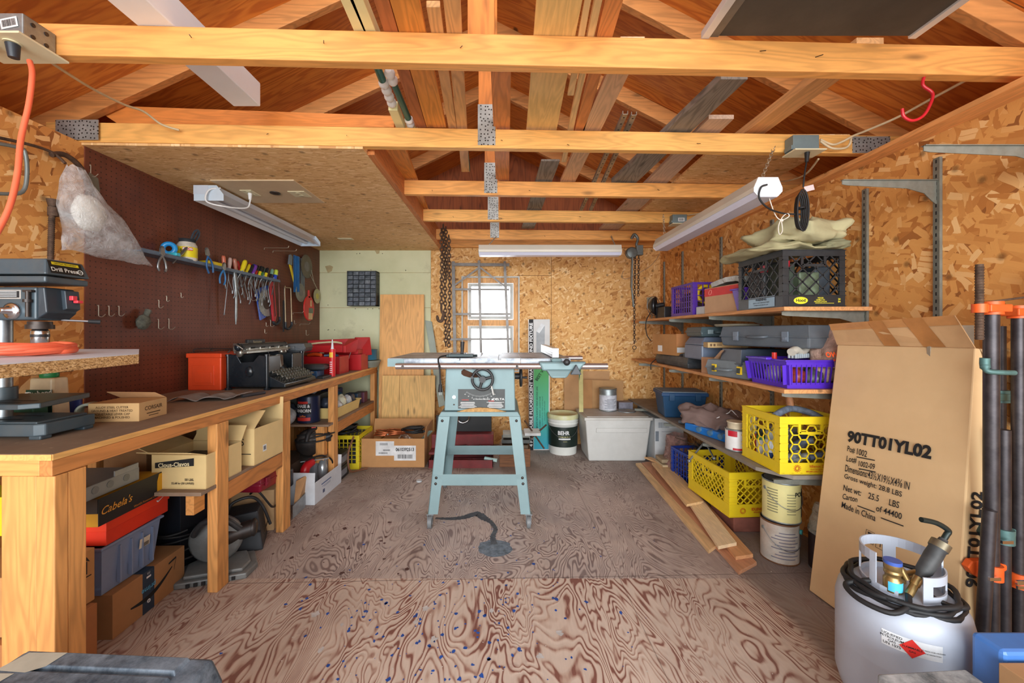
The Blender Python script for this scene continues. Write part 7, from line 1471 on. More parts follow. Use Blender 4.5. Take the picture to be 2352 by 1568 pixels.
folded('canvas_strap', 'darker folded canvas strap at the right end on the black crate', 'canvas', (1.60,1.95,Z1+.298), (.12,.12,.045), plain((130,128,98), .9, 0, .12, 8), 7.7, .012)
e = carton('tan carton with a red band and round emblem on the top shelf', (1.485, 2.52, Z1), (.25, .32, .165), .12, plain((190,152,116), .8, 0, .05), tape=False)
m = MB(); m.rect(.25, .05, FC(0,-.1605,.135)); m.rect(.32, .05, FL(-.1258,0,.135)); rb = m.build('red_band', plain((206,56,56), .6), e); m = MB(); m.ring((-.09,-.1612,.135), .017, .0016, (0,1,0), 24, 6, (1.0,.75)); m.ring((-.1262,.10,.135), .017, .0016, (1,0,0), 24, 6, (.75,1.0)); m.build('round_emblem', plain((230,150,140), .6), rb)
PU = plain((88,50,160), .4, 0, .08, 8)
e = mc('purple crate of cables and tape rolls on the top shelf behind the tan carton', 1.355, 2.86, .27, .36, .235, Z1, PU, 'grid', handle=False, base=.02, rim=.015, corner=.035)
m = MB(); m.lathe([(.05,0),(.07,0),(.07,.03),(.05,.03),(.05,0)], 24, M=FC(1.46,2.90,Z1+.15), caps=False); solo('tape_roll', m, plain((226,190,30), .4), 'yellow tape roll showing through the purple crate', 'tape roll')
folded('cable_bundle', 'brown and black cable bundle inside the purple crate', 'cable', (1.49,3.03,Z1+.10), (.20,.26,.16), plain((90,66,54), .7, 0, .4, 30), 2.2, .03)
tote('shallow white box underneath the purple crate on the top shelf', (1.46, 2.86, Z1-.0), (.2,.18,.05), 0, WHITE, inset=.0, catg='box', name='white_box') if False else None
e = tote('purple open bin squeezed between the tan carton and the black crate', (1.44, 2.325, Z1), (.16,.11,.13), .1, plain((96,56,170), .4, 0, .08), inset=.02, name='purple_bin', open_=True, catg='bin')
folded('tool_roll', 'dark tools and red handle lying in the small purple bin', 'tools', (1.44,2.325,Z1+.115), (.13,.09,.05), plain((90,70,70), .6, 0, .4, 30), 9.1, .01)
m = MB(); m.sheet(lambda u, v: (1.38+.24*u, 2.30+.36*v, Z1+.20+.028*math.sin(PI*v)*math.sin(PI*min(1,u+.2))+.006*noise.noise(V(u*7,v*7,2))), 18, 18, .03); solo('wrapped_pad', m, plain((176,180,176), .3, .1, .2, 14, .5), 'flat pack in clear film lying on the tan carton', 'packet')
m = MB(); m.box(1.37,1.62,2.70,2.84,Z1,Z1+.055); solo('white_case', m, plain((196,204,206), .5, 0, .08), 'low white case between the tan carton and the purple crate', 'case', None, .004)
e = thing('reflector_lamp', 'black clamp lamp with round reflector at the far end of the top shelf', 'lamp', (1.40, 3.72, Z1)); m = MB(); m.lathe([(.02,-.05),(.035,-.04),(.07,-.01),(.088,.02),(.085,.02),(.065,-.005),(.03,-.035)], 28, M=fr((0,0,.12), (.5,.85,0), (0,0,1)), caps=False); m.build('reflector', plain((60,62,64), .3, .6), e)
m = MB(); m.cyl((.02,-.01,.12),(.08,-.05,.13),.022,n=14); m.box(.02,.07,-.01,.02,0,.10); m.build('lamp_body', BLACKP, e)
m = MB(); m.ring((0,0,.12), .088, .003, (.5,-.85,0), 24, 6); m.build('wire_guard', STEEL, e)
m = MB(); m.cb((1.47,3.55,Z1+.05), (.14,.16,.10)); solo('dark_box', m, BLACKP, 'small black box beside the clamp lamp on the top shelf', 'box', None, .004)
m = MB(); m.box(1.42,1.52,3.95,3.953,Z1+.12,Z1+.22); m.box(1.46,1.475,3.94,3.95,Z1,Z1+.13); solo('lamp_plate', m, plain((160,150,124), .5, .2), 'beige metal plate standing behind the clamp lamp', 'plate')
cable('power_cord', 'black cord hanging from the clamp lamp down past the top shelf', [(1.38,3.70,Z1+.08),(1.31,3.66,Z1-.02),(1.30,3.62,Z1-.14),(1.33,3.60,Z1-.20)], .004, RUBBER)
Z2 = .907
GCS = plain((84,94,104), .45, 0, .1, 8, dirt=(120,120,116), amt=.3); GRB = plain((104,118,140), .4, 0, .08, 8)
e = carton('battered brown carton with torn flap and white label, far along the middle shelf', (1.465, 3.34, Z2+.085), (.26, .36, .17), .15, plain((184,132,80), .85, 0, .1, 6, .1), tape=False); m = MB(); m.hexa([(-.134,-.186,.075),(.13,-.186,.075),(.13,-.182,.075),(-.134,-.182,.075),(-.136,-.186,.172),(.13,-.184,.172),(.13,-.18,.172),(-.136,-.18,.172)]); m.build('folded_flap', plain((196,134,84), .85, 0, .08), e); m = MB(); m.rect(.075,.04, FC(-.09,-.1815,.045)); m.rect(.07,.05, FL(-.1312,.06,.05)); m.build('white_label', WHITE, e)
e = toolcase('black drill kit in an opened case lying at the far end of the middle shelf', (1.475, 3.25, Z2), (.24, .62, .082), 0, plain((46,54,62), .5, 0, .25, 16, dirt=(110,112,112), amt=.5), latches=(), handle=False)
for i, (y, r) in enumerate(((3.42,.03),(3.28,.035),(3.14,.028),(3.02,.033))):
    m = MB(); m.cyl((1.37,y,Z2+.095),(1.56,y+.05,Z2+.10),r*.55,n=12) if i % 2 else m.ball((1.42,y,Z2+.09),r,(1.3,1.6,.5),14,8)
    solo('case_insert', m, plain((52,60,68), .4, .1, .2, 20), ['dark rounded tool shape nearest the back wall in the black drill kit','dark tool barrel second from the back wall in the black drill kit','dark rounded tool shape third from the back wall in the black drill kit','dark tool barrel nearest the door in the black drill kit'][i], 'tool')
cable('power_cord', 'black plug and cord hanging from the black drill kit', [(1.36,3.56,Z2+.03),(1.31,3.54,Z2-.01),(1.305,3.53,Z2-.06)], .004, RUBBER)
e = thing('router_case', 'blue-grey trapezoid hard case on the middle shelf next to the battered carton', 'case', (1.47, 2.83, Z2+.083)); m = MB(); m.hexa([(-.13,-.13,0),(.13,-.13,0),(.13,.13,0),(-.13,.13,0),(-.13,-.13,.10),(.13,-.13,.10),(.13,.13,.10),(-.13,.13,.10)]); m.build('lower_shell', GRB, e, .01); m = MB(); m.hexa([(-.132,-.132,.10),(.132,-.132,.10),(.132,.132,.10),(-.132,.132,.10),(-.10,-.11,.155),(.11,-.11,.155),(.11,.11,.155),(-.10,.11,.155)]); m.build('upper_shell', GRB, e, .01)
toolcase('flat dark grey case with two latches on top of the blue-grey hard case', (1.49, 2.84, Z2+.24), (.28,.26,.065), 1.57*0-.05, plain((72,90,96), .4, 0, .1), plain((130,150,156), .4))
m = MB(); m.lathe([(.0001,0),(.12,0),(.13,.01),(.13,.018),(.0001,.022)], 30, o=(1.54,2.64,Z2+.306)); solo('round_tin', m, plain((166,160,140), .5, .2, .15), 'flat pale round tin on top of the flat dark grey case', 'tin')
e = toolcase('long grey power tool case with two latches and a handle lying above the purple basket', (1.545, 2.20, Z2+.20), (.56,.26,.115), -1.2, GCS, plain((110,120,132), .4)); e.rotation_euler = (0, .0, -1.32); e.location = (1.545, 2.25, Z2+.19)
toolcase('dark blue-grey rounded case under the long grey case', (1.51, 2.40, Z2+.001), (.22,.30,.17), -1.57, plain((56,66,80), .4, 0, .1), handle=False, latches=())
e = carton('shallow tan carton with dark print wedged under the long grey case', (1.46, 2.63, Z2+.17), (.24,.10,.035), -.2, plain((196,166,116), .8, 0, .06), tape=False); bars(MB(), FC(0,-.0505,.0175), [(.012,-.10,0,.016),(.012,-.08,0,.016),(.03,-.05,0,.005),(.03,-.05,.008,.003)]).build('printed_marks', plain((110,80,50), .7), e)
e = carton('brown open carton behind the yellow-latched grey case on the middle shelf', (1.41, 2.62, Z2), (.15,.14,.105), .1, plain((176,132,98), .85, 0, .06), open_=True, flaps=(('r', .5), ('f', .9)), fl=.6); m = MB(); m.rect(.05,.04, FC(.02,-.0712,.07)); m.build('small_label', WHITE, e)
m = MB(); m.ball((1.49,2.42,Z2+.06), .05, (1,1.2,1), 14, 10, lambda d: 1+.3*noise.noise(d*3)); solo('red_bag', m, plain((176,36,44), .4, 0, .2, 20), 'small red plastic bag beside the brown open carton', 'bag')
YL = plain((230,196,40), .4); e = toolcase('grey power tool case with two yellow latches on the middle shelf', (1.405, 2.42, Z2), (.34,.14,.10), -1.35, plain((112,122,128), .45, 0, .1, 10), YL, latches=(-.26,.32)); 
for u in (-.26, .32):
    m = MB(); m.box(u*.34-.012, u*.34+.012, -.0825, -.0805, .035, .065); m.build('latch_slot', plain((60,66,60), .5), e)
toolcase('small grey ribbed case at the far end of the yellow-latched case', (1.39, 2.70, Z2), (.10,.10,.06), 0, plain((104,116,124), .5, 0, .12), handle=False, latches=()) if False else None
PB = plain((84,44,190), .35, 0, .06, 8)
def basket(lab, loc, w, d, h, rz, mt):
    e = thing('plastic_basket', lab, 'basket', loc, rz); m = MB(); k = .015; x, y = w/2, d/2
    def pt(fx, fy, z): s_ = 1-(1-z/h)*k/x; t_ = 1-(1-z/h)*k/y; return V(fx*x*s_, fy*y*t_, z)
    cor = [(-1,-1),(1,-1),(1,1),(-1,1)]
    for i in range(4):
        a, b = cor[i], cor[(i+1) % 4]; L = w if i % 2 == 0 else d
        def on(t, z): return pt(a[0]+(b[0]-a[0])*t, a[1]+(b[1]-a[1])*t, z)
        for (z0_, z1_) in ((0,.028),(h-.03,h)): 
            p0,p1,p2,p3 = on(0,z0_),on(1,z0_),on(1,z1_),on(0,z1_); n_ = (p1-p0).cross(p3-p0).normalized()*.004; m.hexa([p0-n_,p1-n_,p1,p0,p3-n_,p2-n_,p2,p3])
        n = int(L/.024); 
        for j in range(n+1):
            t = j/n; wd = .0035 if 0 < j < n else .02
            if i % 1 == 0: m.bar(on(t,.02), on(t,h-.02), .004, wd*2, up=((1,0,0) if i % 2 else (0,1,0)))
    m.box(-x+k,x-k,-y+k,y-k,0,.004); m.build('basket_body', mt, e)
    m = MB(); 
    for (a,b,c,f) in ((-x-.008,x+.008,-y-.008,-y+.004),(-x-.008,x+.008,y-.004,y+.008),(-x-.008,-x+.004,-y,y),(x-.004,x+.008,-y,y)): m.box(a,b,c,f,h-.004,h+.004)
    m.build('rim', mt, e, .002); m = MB()
    for s_ in (-1,): m.box(s_*(x+.02),s_*(x+.0),-.05,.05,h-.006,h+.012) if s_ > 0 else m.box(-x-.03,-x,-.05,.05,h-.002,h+.010)
    m.build('rim_handle', mt, e, .003); return e
basket('bright purple slotted basket full of bags at the near end of the middle shelf', (1.515, 2.065, Z2), .32, .30, .135, 0, PB)
for i, (x, y, z, r, c, lab) in enumerate([(1.45,1.985,.05,.045,(150,60,50),'rust red packet at the front left in the purple basket'),(1.53,1.98,.045,.045,(90,90,90),'grey packet at the front middle in the purple basket'),(1.60,1.99,.07,.055,(206,176,156),'pinkish wrapped bundle at the front right in the purple basket'),(1.42,2.10,.05,.045,(180,186,196),'white printed packet at the left side in the purple basket'),(1.50,2.10,.07,.06,(170,140,90),'yellowish packet in the middle of the purple basket'),(1.62,2.12,.06,.06,(110,100,96),'brown grey packet at the back of the purple basket')]):
    lump((x,y,Z2+z), r, (1,1,1), plain(c, .4, 0, .3, 24), lab, 'packet', 'packet', i*2.7)
e = thing('scrub_brush', 'pale scrubbing brush with an arched grip lying on the purple basket', 'brush', (1.51, 2.03, Z2+.142), .5); m = MB(); m.tube(cat([(-.09,0,.03),(-.05,0,.04),(0,0,.028),(.05,0,.045),(.09,0,.035)], 6), .02, 12); m.build('brush_grip', plain((206,200,186), .5), e)
m = MB()
for i in range(9):
    for j in range(3): m.cyl((-.08+.02*i,-.015+.015*j,.0),(-.08+.02*i,-.015+.015*j,.022),.006,.005,6)
m.build('bristles', plain((170,180,186), .8), e)['kind'] = 'stuff'
m = MB(); m.cyl((1.43,2.11,Z2+.10),(1.43,2.11,Z2+.165),.012,n=14); solo('red_cap_bottle', m, plain((220,50,40), .4), 'red bottle cap sticking up in the purple basket', 'bottle')
def bagf(u, v): 
    an = 2*PI*u; r = (.085+.02*noise.noise(V(math.cos(an)*2, math.sin(an)*2, v*3)))*(1-.75*max(0,v-.35)/.65); return V(1.635+r*1.0*math.cos(an)+.02*v, 2.00+r*1.1*math.sin(an), Z2+.10+.21*v)
o = film_bag('carrier_bag', 'pale plastic carrier bag with orange printing on the purple basket', 'bag', bagf, 36, 18, (214,176,158), .85)
m = MB(); m.text("OWNER'S", .034, fr((1.585,1.882,Z2+.165), (1,.1,0), (0,.25,1)), .03); m.text('MANUALS', .016, fr((1.585,1.880,Z2+.140), (1,.1,0), (0,.25,1)), .02); m.build('orange_lettering', plain((232,86,30), .5), o)
Z3 = .488
NAVY = plain((28,70,106), .4, 0, .1, 8)
e = thing('file_tote', 'navy blue lidded plastic file box with a dusty grey lid on the lowest shelf', 'storage box', (1.47, 3.33, Z3), -.12); m = MB(); m.taper(-.17,.17,-.13,.13,0,.19,.022); m.build('tub', NAVY, e, .01); m = MB(); m.box(-.18,.18,-.14,.14,.175,.205); m.build('lid_rim', plain((24,66,108), .4, 0, .1), e, .006); m = MB(); m.box(-.172,.172,-.132,.132,.204,.212); m.build('lid', plain((128,140,148), .6, 0, .12, 8, dirt=(70,90,110), amt=.5), e, .004); m = MB(); [m.box(x-.02,x+.02,-.146,-.139,.14,.2) for x in (-.1,.1)]; m.build('latches', NAVY, e, .002)
folded('work_cap', 'crumpled brown-grey cloth with drawstrings lying on the lowest shelf', 'cloth', (1.47,2.79,Z3+.095), (.30,.40,.13), plain((122,102,96), .9, 0, .15, 6, .15), 3.3, .035, rz=.5)
cable('drawstring', 'white drawstring on the crumpled cloth', [(1.42,2.66,Z3+.12),(1.48,2.63,Z3+.16),(1.52,2.66,Z3+.17),(1.55,2.62,Z3+.12)], .003, WHITE, 'string')
e = thing('blue_rack', 'blue plastic bottle rack lying under the cloth on the lowest shelf', 'rack', (1.405, 2.68, Z3), .25); m = MB(); m.box(-.06,.07,-.20,.20,0,.05); m.build('rack_body', plain((30,120,206), .4, 0, .06), e, .006); m = MB(); [m.cyl((-.075,y,.03),(-.04,y,.035),.018,n=14) for y in (-.14,-.05,.05)]; m.build('bottle_necks', plain((90,130,160), .3), e)
m = MB(); m.tube(cat([(1.33,3.02,Z3+.015),(1.37,2.96,Z3+.02),(1.40,2.92,Z3+.02)], 4), .014, 8); solo('grey_tool', m, GCS, 'grey tool grip lying in front of the navy file box', 'tool')
e = tin('white paint can with a red label edge on the lowest shelf', (1.375, 2.36, Z3), .058, .125, plain((226,226,224), .45, 0, .05), None, bail=False); m = MB(); curved(m, .0584, .085, .118, -2.9, -2.0, 8); curved(m, .0584, .008, .02, -2.4, -.6, 12); m.build('red_print', plain((190,24,44), .5), e)
m = MB(); m.lathe([(.045,0),(.046,.03),(.05,.034),(.05,.04),(.04,.04),(.0001,.038)], 24, o=(1.375,2.36,Z3+.126)); solo('small_tin', m, plain((214,200,170), .45, .2), 'cream and gold shallow tin on top of the white paint can', 'tin')
e = thing('white_jug', 'white round bottle with a ribbed neck behind the white paint can', 'bottle', (1.47, 2.36, Z3)); m = MB(); m.lathe([(.042,0),(.046,.01),(.046,.12),(.04,.15),(.02,.175),(.02,.185)], 24); m.build('bottle_body', plain((206,206,200), .4), e); m = MB(); m.lathe([(.023,.18),(.024,.215),(.0001,.218)], 18); m.build('cap', WHITE, e); m = MB(); m.lathe([(.0465,.06),(.0465,.09)], 24, caps=False); m.build('dark_band', INK, e)
m = MB(); m.cb((1.425,2.235,Z3+.06), (.035,.05,.12)); o = solo('red_tin', m, plain((206,60,40), .4, 0, .3, 30), 'small red and yellow oil tin between the paint can and the spray cans', 'tin', None, .004); m = MB(); m.rect(.03,.03, FC(1.425,2.2095,Z3+.05)); m.build('yellow_label', plain((230,200,60), .5), o)
spray_can('spray can with a dark green body and black cap on the lowest shelf', (1.40, 2.165, Z3), plain((40,120,70), .35, .1), plain((30,44,40), .5), .026, .15, plain((206,206,204), .5))
e = spray_can('white spray can with a clear grey cap nearest the yellow crate', (1.395, 2.085, Z3), plain((206,214,222), .35, .1), plain((160,168,166), .4), .027, .15); m = MB(); curved(m, .0275, .04, .07, -2.6, -1.2, 8); m.build('blue_print', plain((30,70,140), .5), e); m = MB(); curved(m, .0275, .01, .035, -2.6, -1.2, 8); m.build('yellow_print', plain((220,180,90), .5), e)
m = MB(); m.lathe([(.05,0),(.075,.0),(.075,.03),(.05,.03),(.05,0)], 24, o=(1.60,2.28,Z3+.13), caps=False); solo('wire_spool', m, plain((170,180,190), .3, .6), 'coil of shiny wire behind the yellow crate', 'wire')
m = MB(); m.cb((1.60,2.28,Z3+.065), (.16,.16,.13)); solo('grey_carton', m, plain((140,140,136), .7, 0, .1), 'grey carton under the coil of shiny wire', 'box', None, .003)
YCR = plain((236,206,30), .42, 0, .05, 8, dirt=(196,170,60), amt=.25)
e = mc('yellow milk crate with hexagon sides holding tools on the lowest shelf', 1.345, 1.945, .305, .305, .28, Z3, YCR, 'hex', base=.055, rim=.035, corner=.04, name='milk_crate')
m = MB(); Mi = FC(.03,-.1562,.03); m.text('Idlenot Dairy', .019, Mi @ Matrix.Translation((.01,.010,0)), .01); m.text('North Springfield, Vermont', .0085, Mi @ Matrix.Translation((.01,-.004,0)), .005); m.text('MISUSER LIABLE TO PROSECUTION', .0085, Mi @ Matrix.Translation((.01,-.015,0)), .02)
for k in range(12): a = 2*PI*k/12; m.rect(.003,.008, Mi @ Matrix.Translation((-.10+.014*math.cos(a),.014*math.sin(a),0)) @ Matrix.Rotation(a-PI/2,4,'Z'))
m.ring(Mi @ V(-.10,0,0), .008, .0012, (0,1,0), 16, 5); m.build('lettering', plain((206,90,30), .6), e)
e = thing('hand_trowel', 'dusty trowel with a wooden handle standing in the yellow crate', 'trowel', (1.50, 2.10, Z3+.23)); m = MB(); m.cyl((.01,.0,.05),(.02,.03,.14),.016,.018,14); m.build('handle', wood((176,120,80), 'Z'), e); m = MB(); m.tube(cat([(-.11,-.05,.03),(-.05,-.03,.055),(.02,0,.06),(.09,-.02,.045),(.13,-.05,.02)], 6), .017, 10); m.build('head', plain((120,132,150), .7, .1, .3, 40), e)
for i, (x, y, z, c) in enumerate([(1.42,2.0,.06,(120,126,130)),(1.50,1.99,.05,(150,150,140)),(1.58,2.0,.07,(90,100,120)),(1.46,2.1,.07,(110,116,110)),(1.56,2.12,.08,(140,144,150)),(1.50,2.0,.12,(100,110,124)),(1.60,2.1,.14,(80,90,110))]):
    m = MB(); m.tube(cat([(x-.06,y-.01,Z3+z),(x,y+.02*((i%2)*2-1),Z3+z+.015),(x+.05,y,Z3+z+.03)], 4), .017, 10); solo('painting_tool', m, plain(c, .6, .2, .3, 24), 'dusty tool handle lying inside the hexagon-sided yellow crate', 'tool', 'tools inside the hexagon-sided yellow crate')
e = crate('yellow milk crate with diamond sides tilted on a brick block beside the boards', (1.475, 2.60, .085), (.31, .46, .265), .06, YCR, 'diag', base=.075, rim=.04, corner=.05)
m = MB(); Mi = FC(.02,-.2362,.040); m.text('IDLENOT DAIRY', .022, Mi @ Matrix.Translation((.03,.008,0)), .03, sx=.9); m.text('SPRINGFIELD, VERMONT', .012, Mi @ Matrix.Translation((.03,-.010,0)), .02, sx=.9)
for k in range(12): a = 2*PI*k/12; m.rect(.0035,.009, Mi @ Matrix.Translation((-.095+.014*math.cos(a),.014*math.sin(a),0)) @ Matrix.Rotation(a-PI/2,4,'Z'))
m.build('lettering', plain((206,80,30), .6), e)
m = MB(); m.box(1.36,1.60,2.36,2.62,0,.084); solo('red_block', m, plain((130,76,62), .85, 0, .15, 16, .3), 'dark red wooden block under the yellow diamond crate', 'block', None, .006)
for (a, b, lab) in ((P(1583,1058,2.75), P(1618,1045-30,2.80), 'steel rod leaning out of the far corner of the diamond crate'), (P(1640,1052,2.62), P(1624,1022,2.8), 'steel spring rod hooked on the diamond crate rim')):
    m = MB(); m.cyl(a, b, .006, n=10); m.ball(a, .012, n=10, m=6); solo('steel_rod', m, GALV, lab, 'rod')
BLU = plain((30,62,160), .4, 0, .08, 8)
crate('blue milk crate behind the yellow diamond crate', (1.52, 3.06, 0), (.32, .32, .27), .1, BLU, 'grid', base=.02, rim=.02, handle=False)
m = MB(); rr = random.Random(5); c = V(1.50,2.98,.30)
for k in range(420):
    a, t = rr.uniform(0, 2*PI), rr.uniform(0, PI*.62); d = V(math.sin(t)*math.cos(a), math.sin(t)*math.sin(a)*1.3, math.cos(t)*.75); p0 = c+d*.02; p1 = c+d*rr.uniform(.09,.15); n_ = d.orthogonal().normalized()*.0012; m.add([p0-n_, p0+n_, p1], [(0,1,2)])
o = solo('duster', m, plain((40,42,44), .9), 'black bristly duster lying over the blue crate', 'duster'); m = MB(); m.cyl(c+V(-.02,0,.02), P(1550,1004,3.0), .004, n=8); m.build('handle', RUST, o)
def bag2(u, v):
    an = 2*PI*u; r = .13*(1-.35*v)*(1+.35*noise.noise(V(math.cos(an)*1.6, math.sin(an)*1.6, v*2.6))); return V(1.46+r*math.cos(an)*.9, 3.36+r*math.sin(an), .02+.30*v+.03*noise.noise(V(u*4,v*4,0)))
film_bag('plastic_bag', 'crumpled pinkish clear plastic bag between the tote and the blue crate', 'bag', bag2, 36, 20, (170,130,120), .75)
for i, (z, c, lab) in enumerate([(.005,(166,140,100),'brown cardboard scrap at the bottom beside the white tote'),(.035,(90,140,150),'teal edged pad in the pile beside the white tote'),(.06,(196,176,140),'cream folded carton on the pile beside the white tote'),(.10,(170,150,120),'tan carton piece on top of the pile beside the white tote')]):
    m = MB(); m.box(1.31,1.42+.01*i,3.24+.02*i,3.44,z,z+.028); solo('paper_pile', m, plain(c, .8, 0, .15), lab, 'paper', None, .002)
e = carton('white carton printed with small text under the lowest shelf', (1.50, 3.76, .0), (.26, .30, .40), 0, plain((206,210,212), .7, 0, .05), tape=False)
m = MB(); barcode(m, FC(-.05,-.1506,.34), .10, .05); m.rect(.14,.003, FC(0,-.1506,.28)); m.rect(.03,.09, FC(-.11,-.1508,.24)); m.build('barcode', plain((120,130,140), .7), e)
m = MB(); m.cb((1.50,4.04,.0+.42/2), (.22,.2,.42)); solo('grey_case', m, plain((120,124,130), .6, 0, .1), 'grey case standing in the back right corner under the lowest shelf', 'case', None, .005)
def plank(lab, pts, z, th, mt):
    q = [G(x, y, z+th) for x, y in pts]; m = MB(); m.hexa([p-V(0,0,th) for p in q]+q); c = q[0]
    return solo('plank', m, mt, lab, 'plank', 'loose planks on the floor by the crates' if False else None, .001)
w1_ = wood((224,186,136), 'Y', .1, .6, True, .7); w2_ = wood((206,150,104), 'Y', .14, .6, True, .7); w3_ = wood((198,142,106), 'Y', .1, .6, False, .7)
plank('narrow pale stick on the floor, nearest the table saw of the loose boards', [(1645,1252),(1628,1264),(1460,1063),(1472,1062)], 0.0, .018, w1_)
plank('longest reddish floor board with an angled near end under the others', [(1738,1290),(1697,1312),(1474,1062),(1498,1058)], 0.0, .018, w3_)
plank('short reddish board with a square notch lying on the longest floor board', [(1730,1272),(1690,1278),(1560,1120),(1592,1120)], .019, .018, w2_)
plank('upper pale floor board reaching toward the door on top of the pile', [(1692,1245),(1650,1254),(1560,1120),(1592,1118)], .038, .018, wood((234,206,166), 'Y', .06, .6, False))
plank('pale knotty floor board at the far end of the pile', [(1612,1151),(1577,1158),(1497,1062),(1528,1060)], .058, .016, w1_)
plank('thin stick lying against the blue crate beside the knotty board', [(1616,1150),(1610,1152),(1532,1062),(1536,1062)], .058, .012, w1_)
m = MB(); a = G(1480,1052,.06); m.hexa([a, a+V(.06,.0,0), a+V(.16,-.28,0), a+V(.11,-.28,0), a+V(0,0,.012), a+V(.06,0,.012), a+V(.16,-.28,.012), a+V(.11,-.28,.012)]); solo('plank', m, wood((220,176,126), 'Y', .1), 'short thin lath lying at the far tip of the floor boards', 'plank')
CREAMP = plain((226,216,150), .5, 0, .05); WH2 = plain((196,190,180), .55, 0, .15, 14, dirt=(170,120,80), amt=.5)
cx_, cy_ = 1.455, 2.10
e = tin('lower paint-stained white can with a wire bail on the floor below the hexagon crate', (cx_-.005, cy_, 0), .085, .205, GALV, WH2, (.02, .96), rimc=plain((110,70,40), .5)); m = MB(); [curved(m, .0862, .03+.016*k, .035+.016*k, -2.6+.2*(k%3), -1.3+.2*(k%2)) for k in range(9)]; m.build('label_print', plain((120,116,130), .7), e); m = MB(); m.cyl((.06,-.065,.165),(.066,-.072,.165),.012,n=14); m.build('teal_dab', plain((40,130,130), .4), e)
e = tin('upper cream labelled paint can stacked under the shelf edge', (cx_+.005, cy_, .208), .085, .205, GALV, CREAMP, (.02, .98)); m = MB(); [curved(m, .0862, .05+.014*k, .056+.014*k, -2.95, -2.35) for k in range(9)]; [curved(m, .0862, .05+.014*k, .054+.014*k, -1.9, -1.4) for k in range(8)]; m.build('label_print', plain((140,136,100), .7), e); m = MB(); curved(m, .0864, .03, .175, -.9, -.5); bp = m.build('black_panel', INK, e); curved_text(e, .0868, [('POLY', .03, 0, .15)], INK, -1.05, bold=.03)
e = tin('open dark barn-red stain can with a picture of a barn behind the tall carton', (1.62, 1.985, 0), .085, .20, GALV, plain((44,28,30), .45, 0, .2), (.03, .9), lid=None, bail=False)
m = MB(); curved(m, .0862, .02, .125, -2.95, -2.45); m.build('white_panel', plain((214,214,216), .6), e)
m = MB(); vs = []; Rb = .0866
def cp(u, z): a = -PI/2-.55+u/Rb; return (Rb*math.cos(a), Rb*math.sin(a), z)
m.add([cp(-.03,.05), cp(.03,.05), cp(.03,.09), cp(.0,.125), cp(-.03,.09)], [(0,1,2,3,4)]); m.build('barn_picture', plain((176,34,34), .5), e); m = MB(); m.add([cp(-.05,.028), cp(.05,.028), cp(.05,.05), cp(-.05,.05)], [(0,1,2,3)]); m.build('grass_picture', plain((60,110,50), .6), e)
m = MB(); m.add([cp(-.008,.055), cp(.008,.055), cp(.008,.085), cp(-.008,.085)], [(0,1,2,3)]); m.build('barn_door', WHITE, e)
m = MB(); m.lathe([(.0001,.19),(.082,.19)], 24, o=(1.62,1.985,0)); 
def bag3(u, v): an = 2*PI*u; r = .05*(1-.6*v)*(1+.2*noise.noise(V(u*6,v*4,1))); return V(1.58+r*math.cos(an), 2.0+r*math.sin(an), .185+.14*v)
film_bag('clear_sheet', 'torn clear plastic sheet over the open stain can', 'plastic', bag3, 20, 8, (200,196,180), .55)
BL, BR, TL, TR = V(1.395,1.825,.004), V(1.455,1.295,.004), V(1.557,1.865,1.12), V(1.622,1.375,1.125)
KB = plain((216,182,136), .8, 0, .05, 4, .08, dirt=(204,166,118), amt=.35); n_ = (BR-BL).cross(TL-BL).normalized(); n_ = n_ if n_.x > 0 else -n_; TK = n_*.085
e = thing('tall_carton', 'tall tan cardboard carton printed 90TT01YL02 leaning against the right wall', 'box', (0,0,0))
m = MB(); m.hexa([BL, BR, BR+TK, BL+TK, TL, TR, TR+TK, TL+TK]); cb_ = m.build('carton', KB, e, .004)
A, B_ = V(1.497,1.835,1.215), V(1.572,1.395,1.238); m = MB(); m.hexa([TL-n_*.002, TR-n_*.002, TR+n_*.002, TL+n_*.002, A, B_, B_+V(.004,0,0), A+V(.004,0,0)]); fl_ = m.build('top_flap', plain((206,166,120), .8, 0, .08, 6), e)
for (t0, t1) in ((.42,.54), (.70,.84)):
    m = MB(); off = -n_*.004; m.add([TL.lerp(TR,t0)+off, TL.lerp(TR,t1)+off, A.lerp(B_,t1-.05)+off, A.lerp(B_,t0-.05)+off], [(0,1,2,3)]); m.build('tape_strip', plain((184,126,72), .35), fl_)
m = MB(); off = -n_*.0035; m.add([A.lerp(TL,.30)+off, B_.lerp(TR,.30)+off, B_+off, A+off], [(0,1,2,3)]); m.build('tape_strip', plain((196,140,86), .35), fl_)
m = MB(); m.add([TR+TK*.2, TR+TK*1.0, TR+TK*1.05+V(.0,.0,-.20), TR+TK*.6+V(.0,-.012,-.22), TR+TK*.35+V(.0,-.014,-.04)], [(0,1,2,3,4)]); m.build('side_flap', plain((176,146,108), .85, 0, .12), e)
u_ = (BR-BL).normalized(); v_ = (TL-BL); v_ = (v_-u_*v_.dot(u_)).normalized()
def onbox(s, t, d=.0012): return fr(BL+u_*s+v_*t-n_*d, u_, v_)
def bt(lines, name='lettering', sk=0.0, mt=INK, bold=.0, sx=1.0):
    m = MB()
    for (t, size, s, h_) in lines:
        vs, fs = text_data(t, bold, 0); w_ = max(v.x for v in vs)-min(v.x for v in vs); x0 = min(v.x for v in vs)
        m.add([((v.x-x0)*size*sx, v.y*size+((v.x-x0)*size*sx)*sk, 0) for v in vs], fs, M=onbox(s, h_))
    return m.build(name, mt, cb_)
def find(x, y):      # where a printed mark sits on the carton's face
    d = V((x-CX)/F, 1, -(y-CY)/F); o_ = V(0,0,H); t = (BL-o_).dot(n_)/d.dot(n_); p = o_+d*t-BL; return p.dot(u_), p.dot(v_), p.length
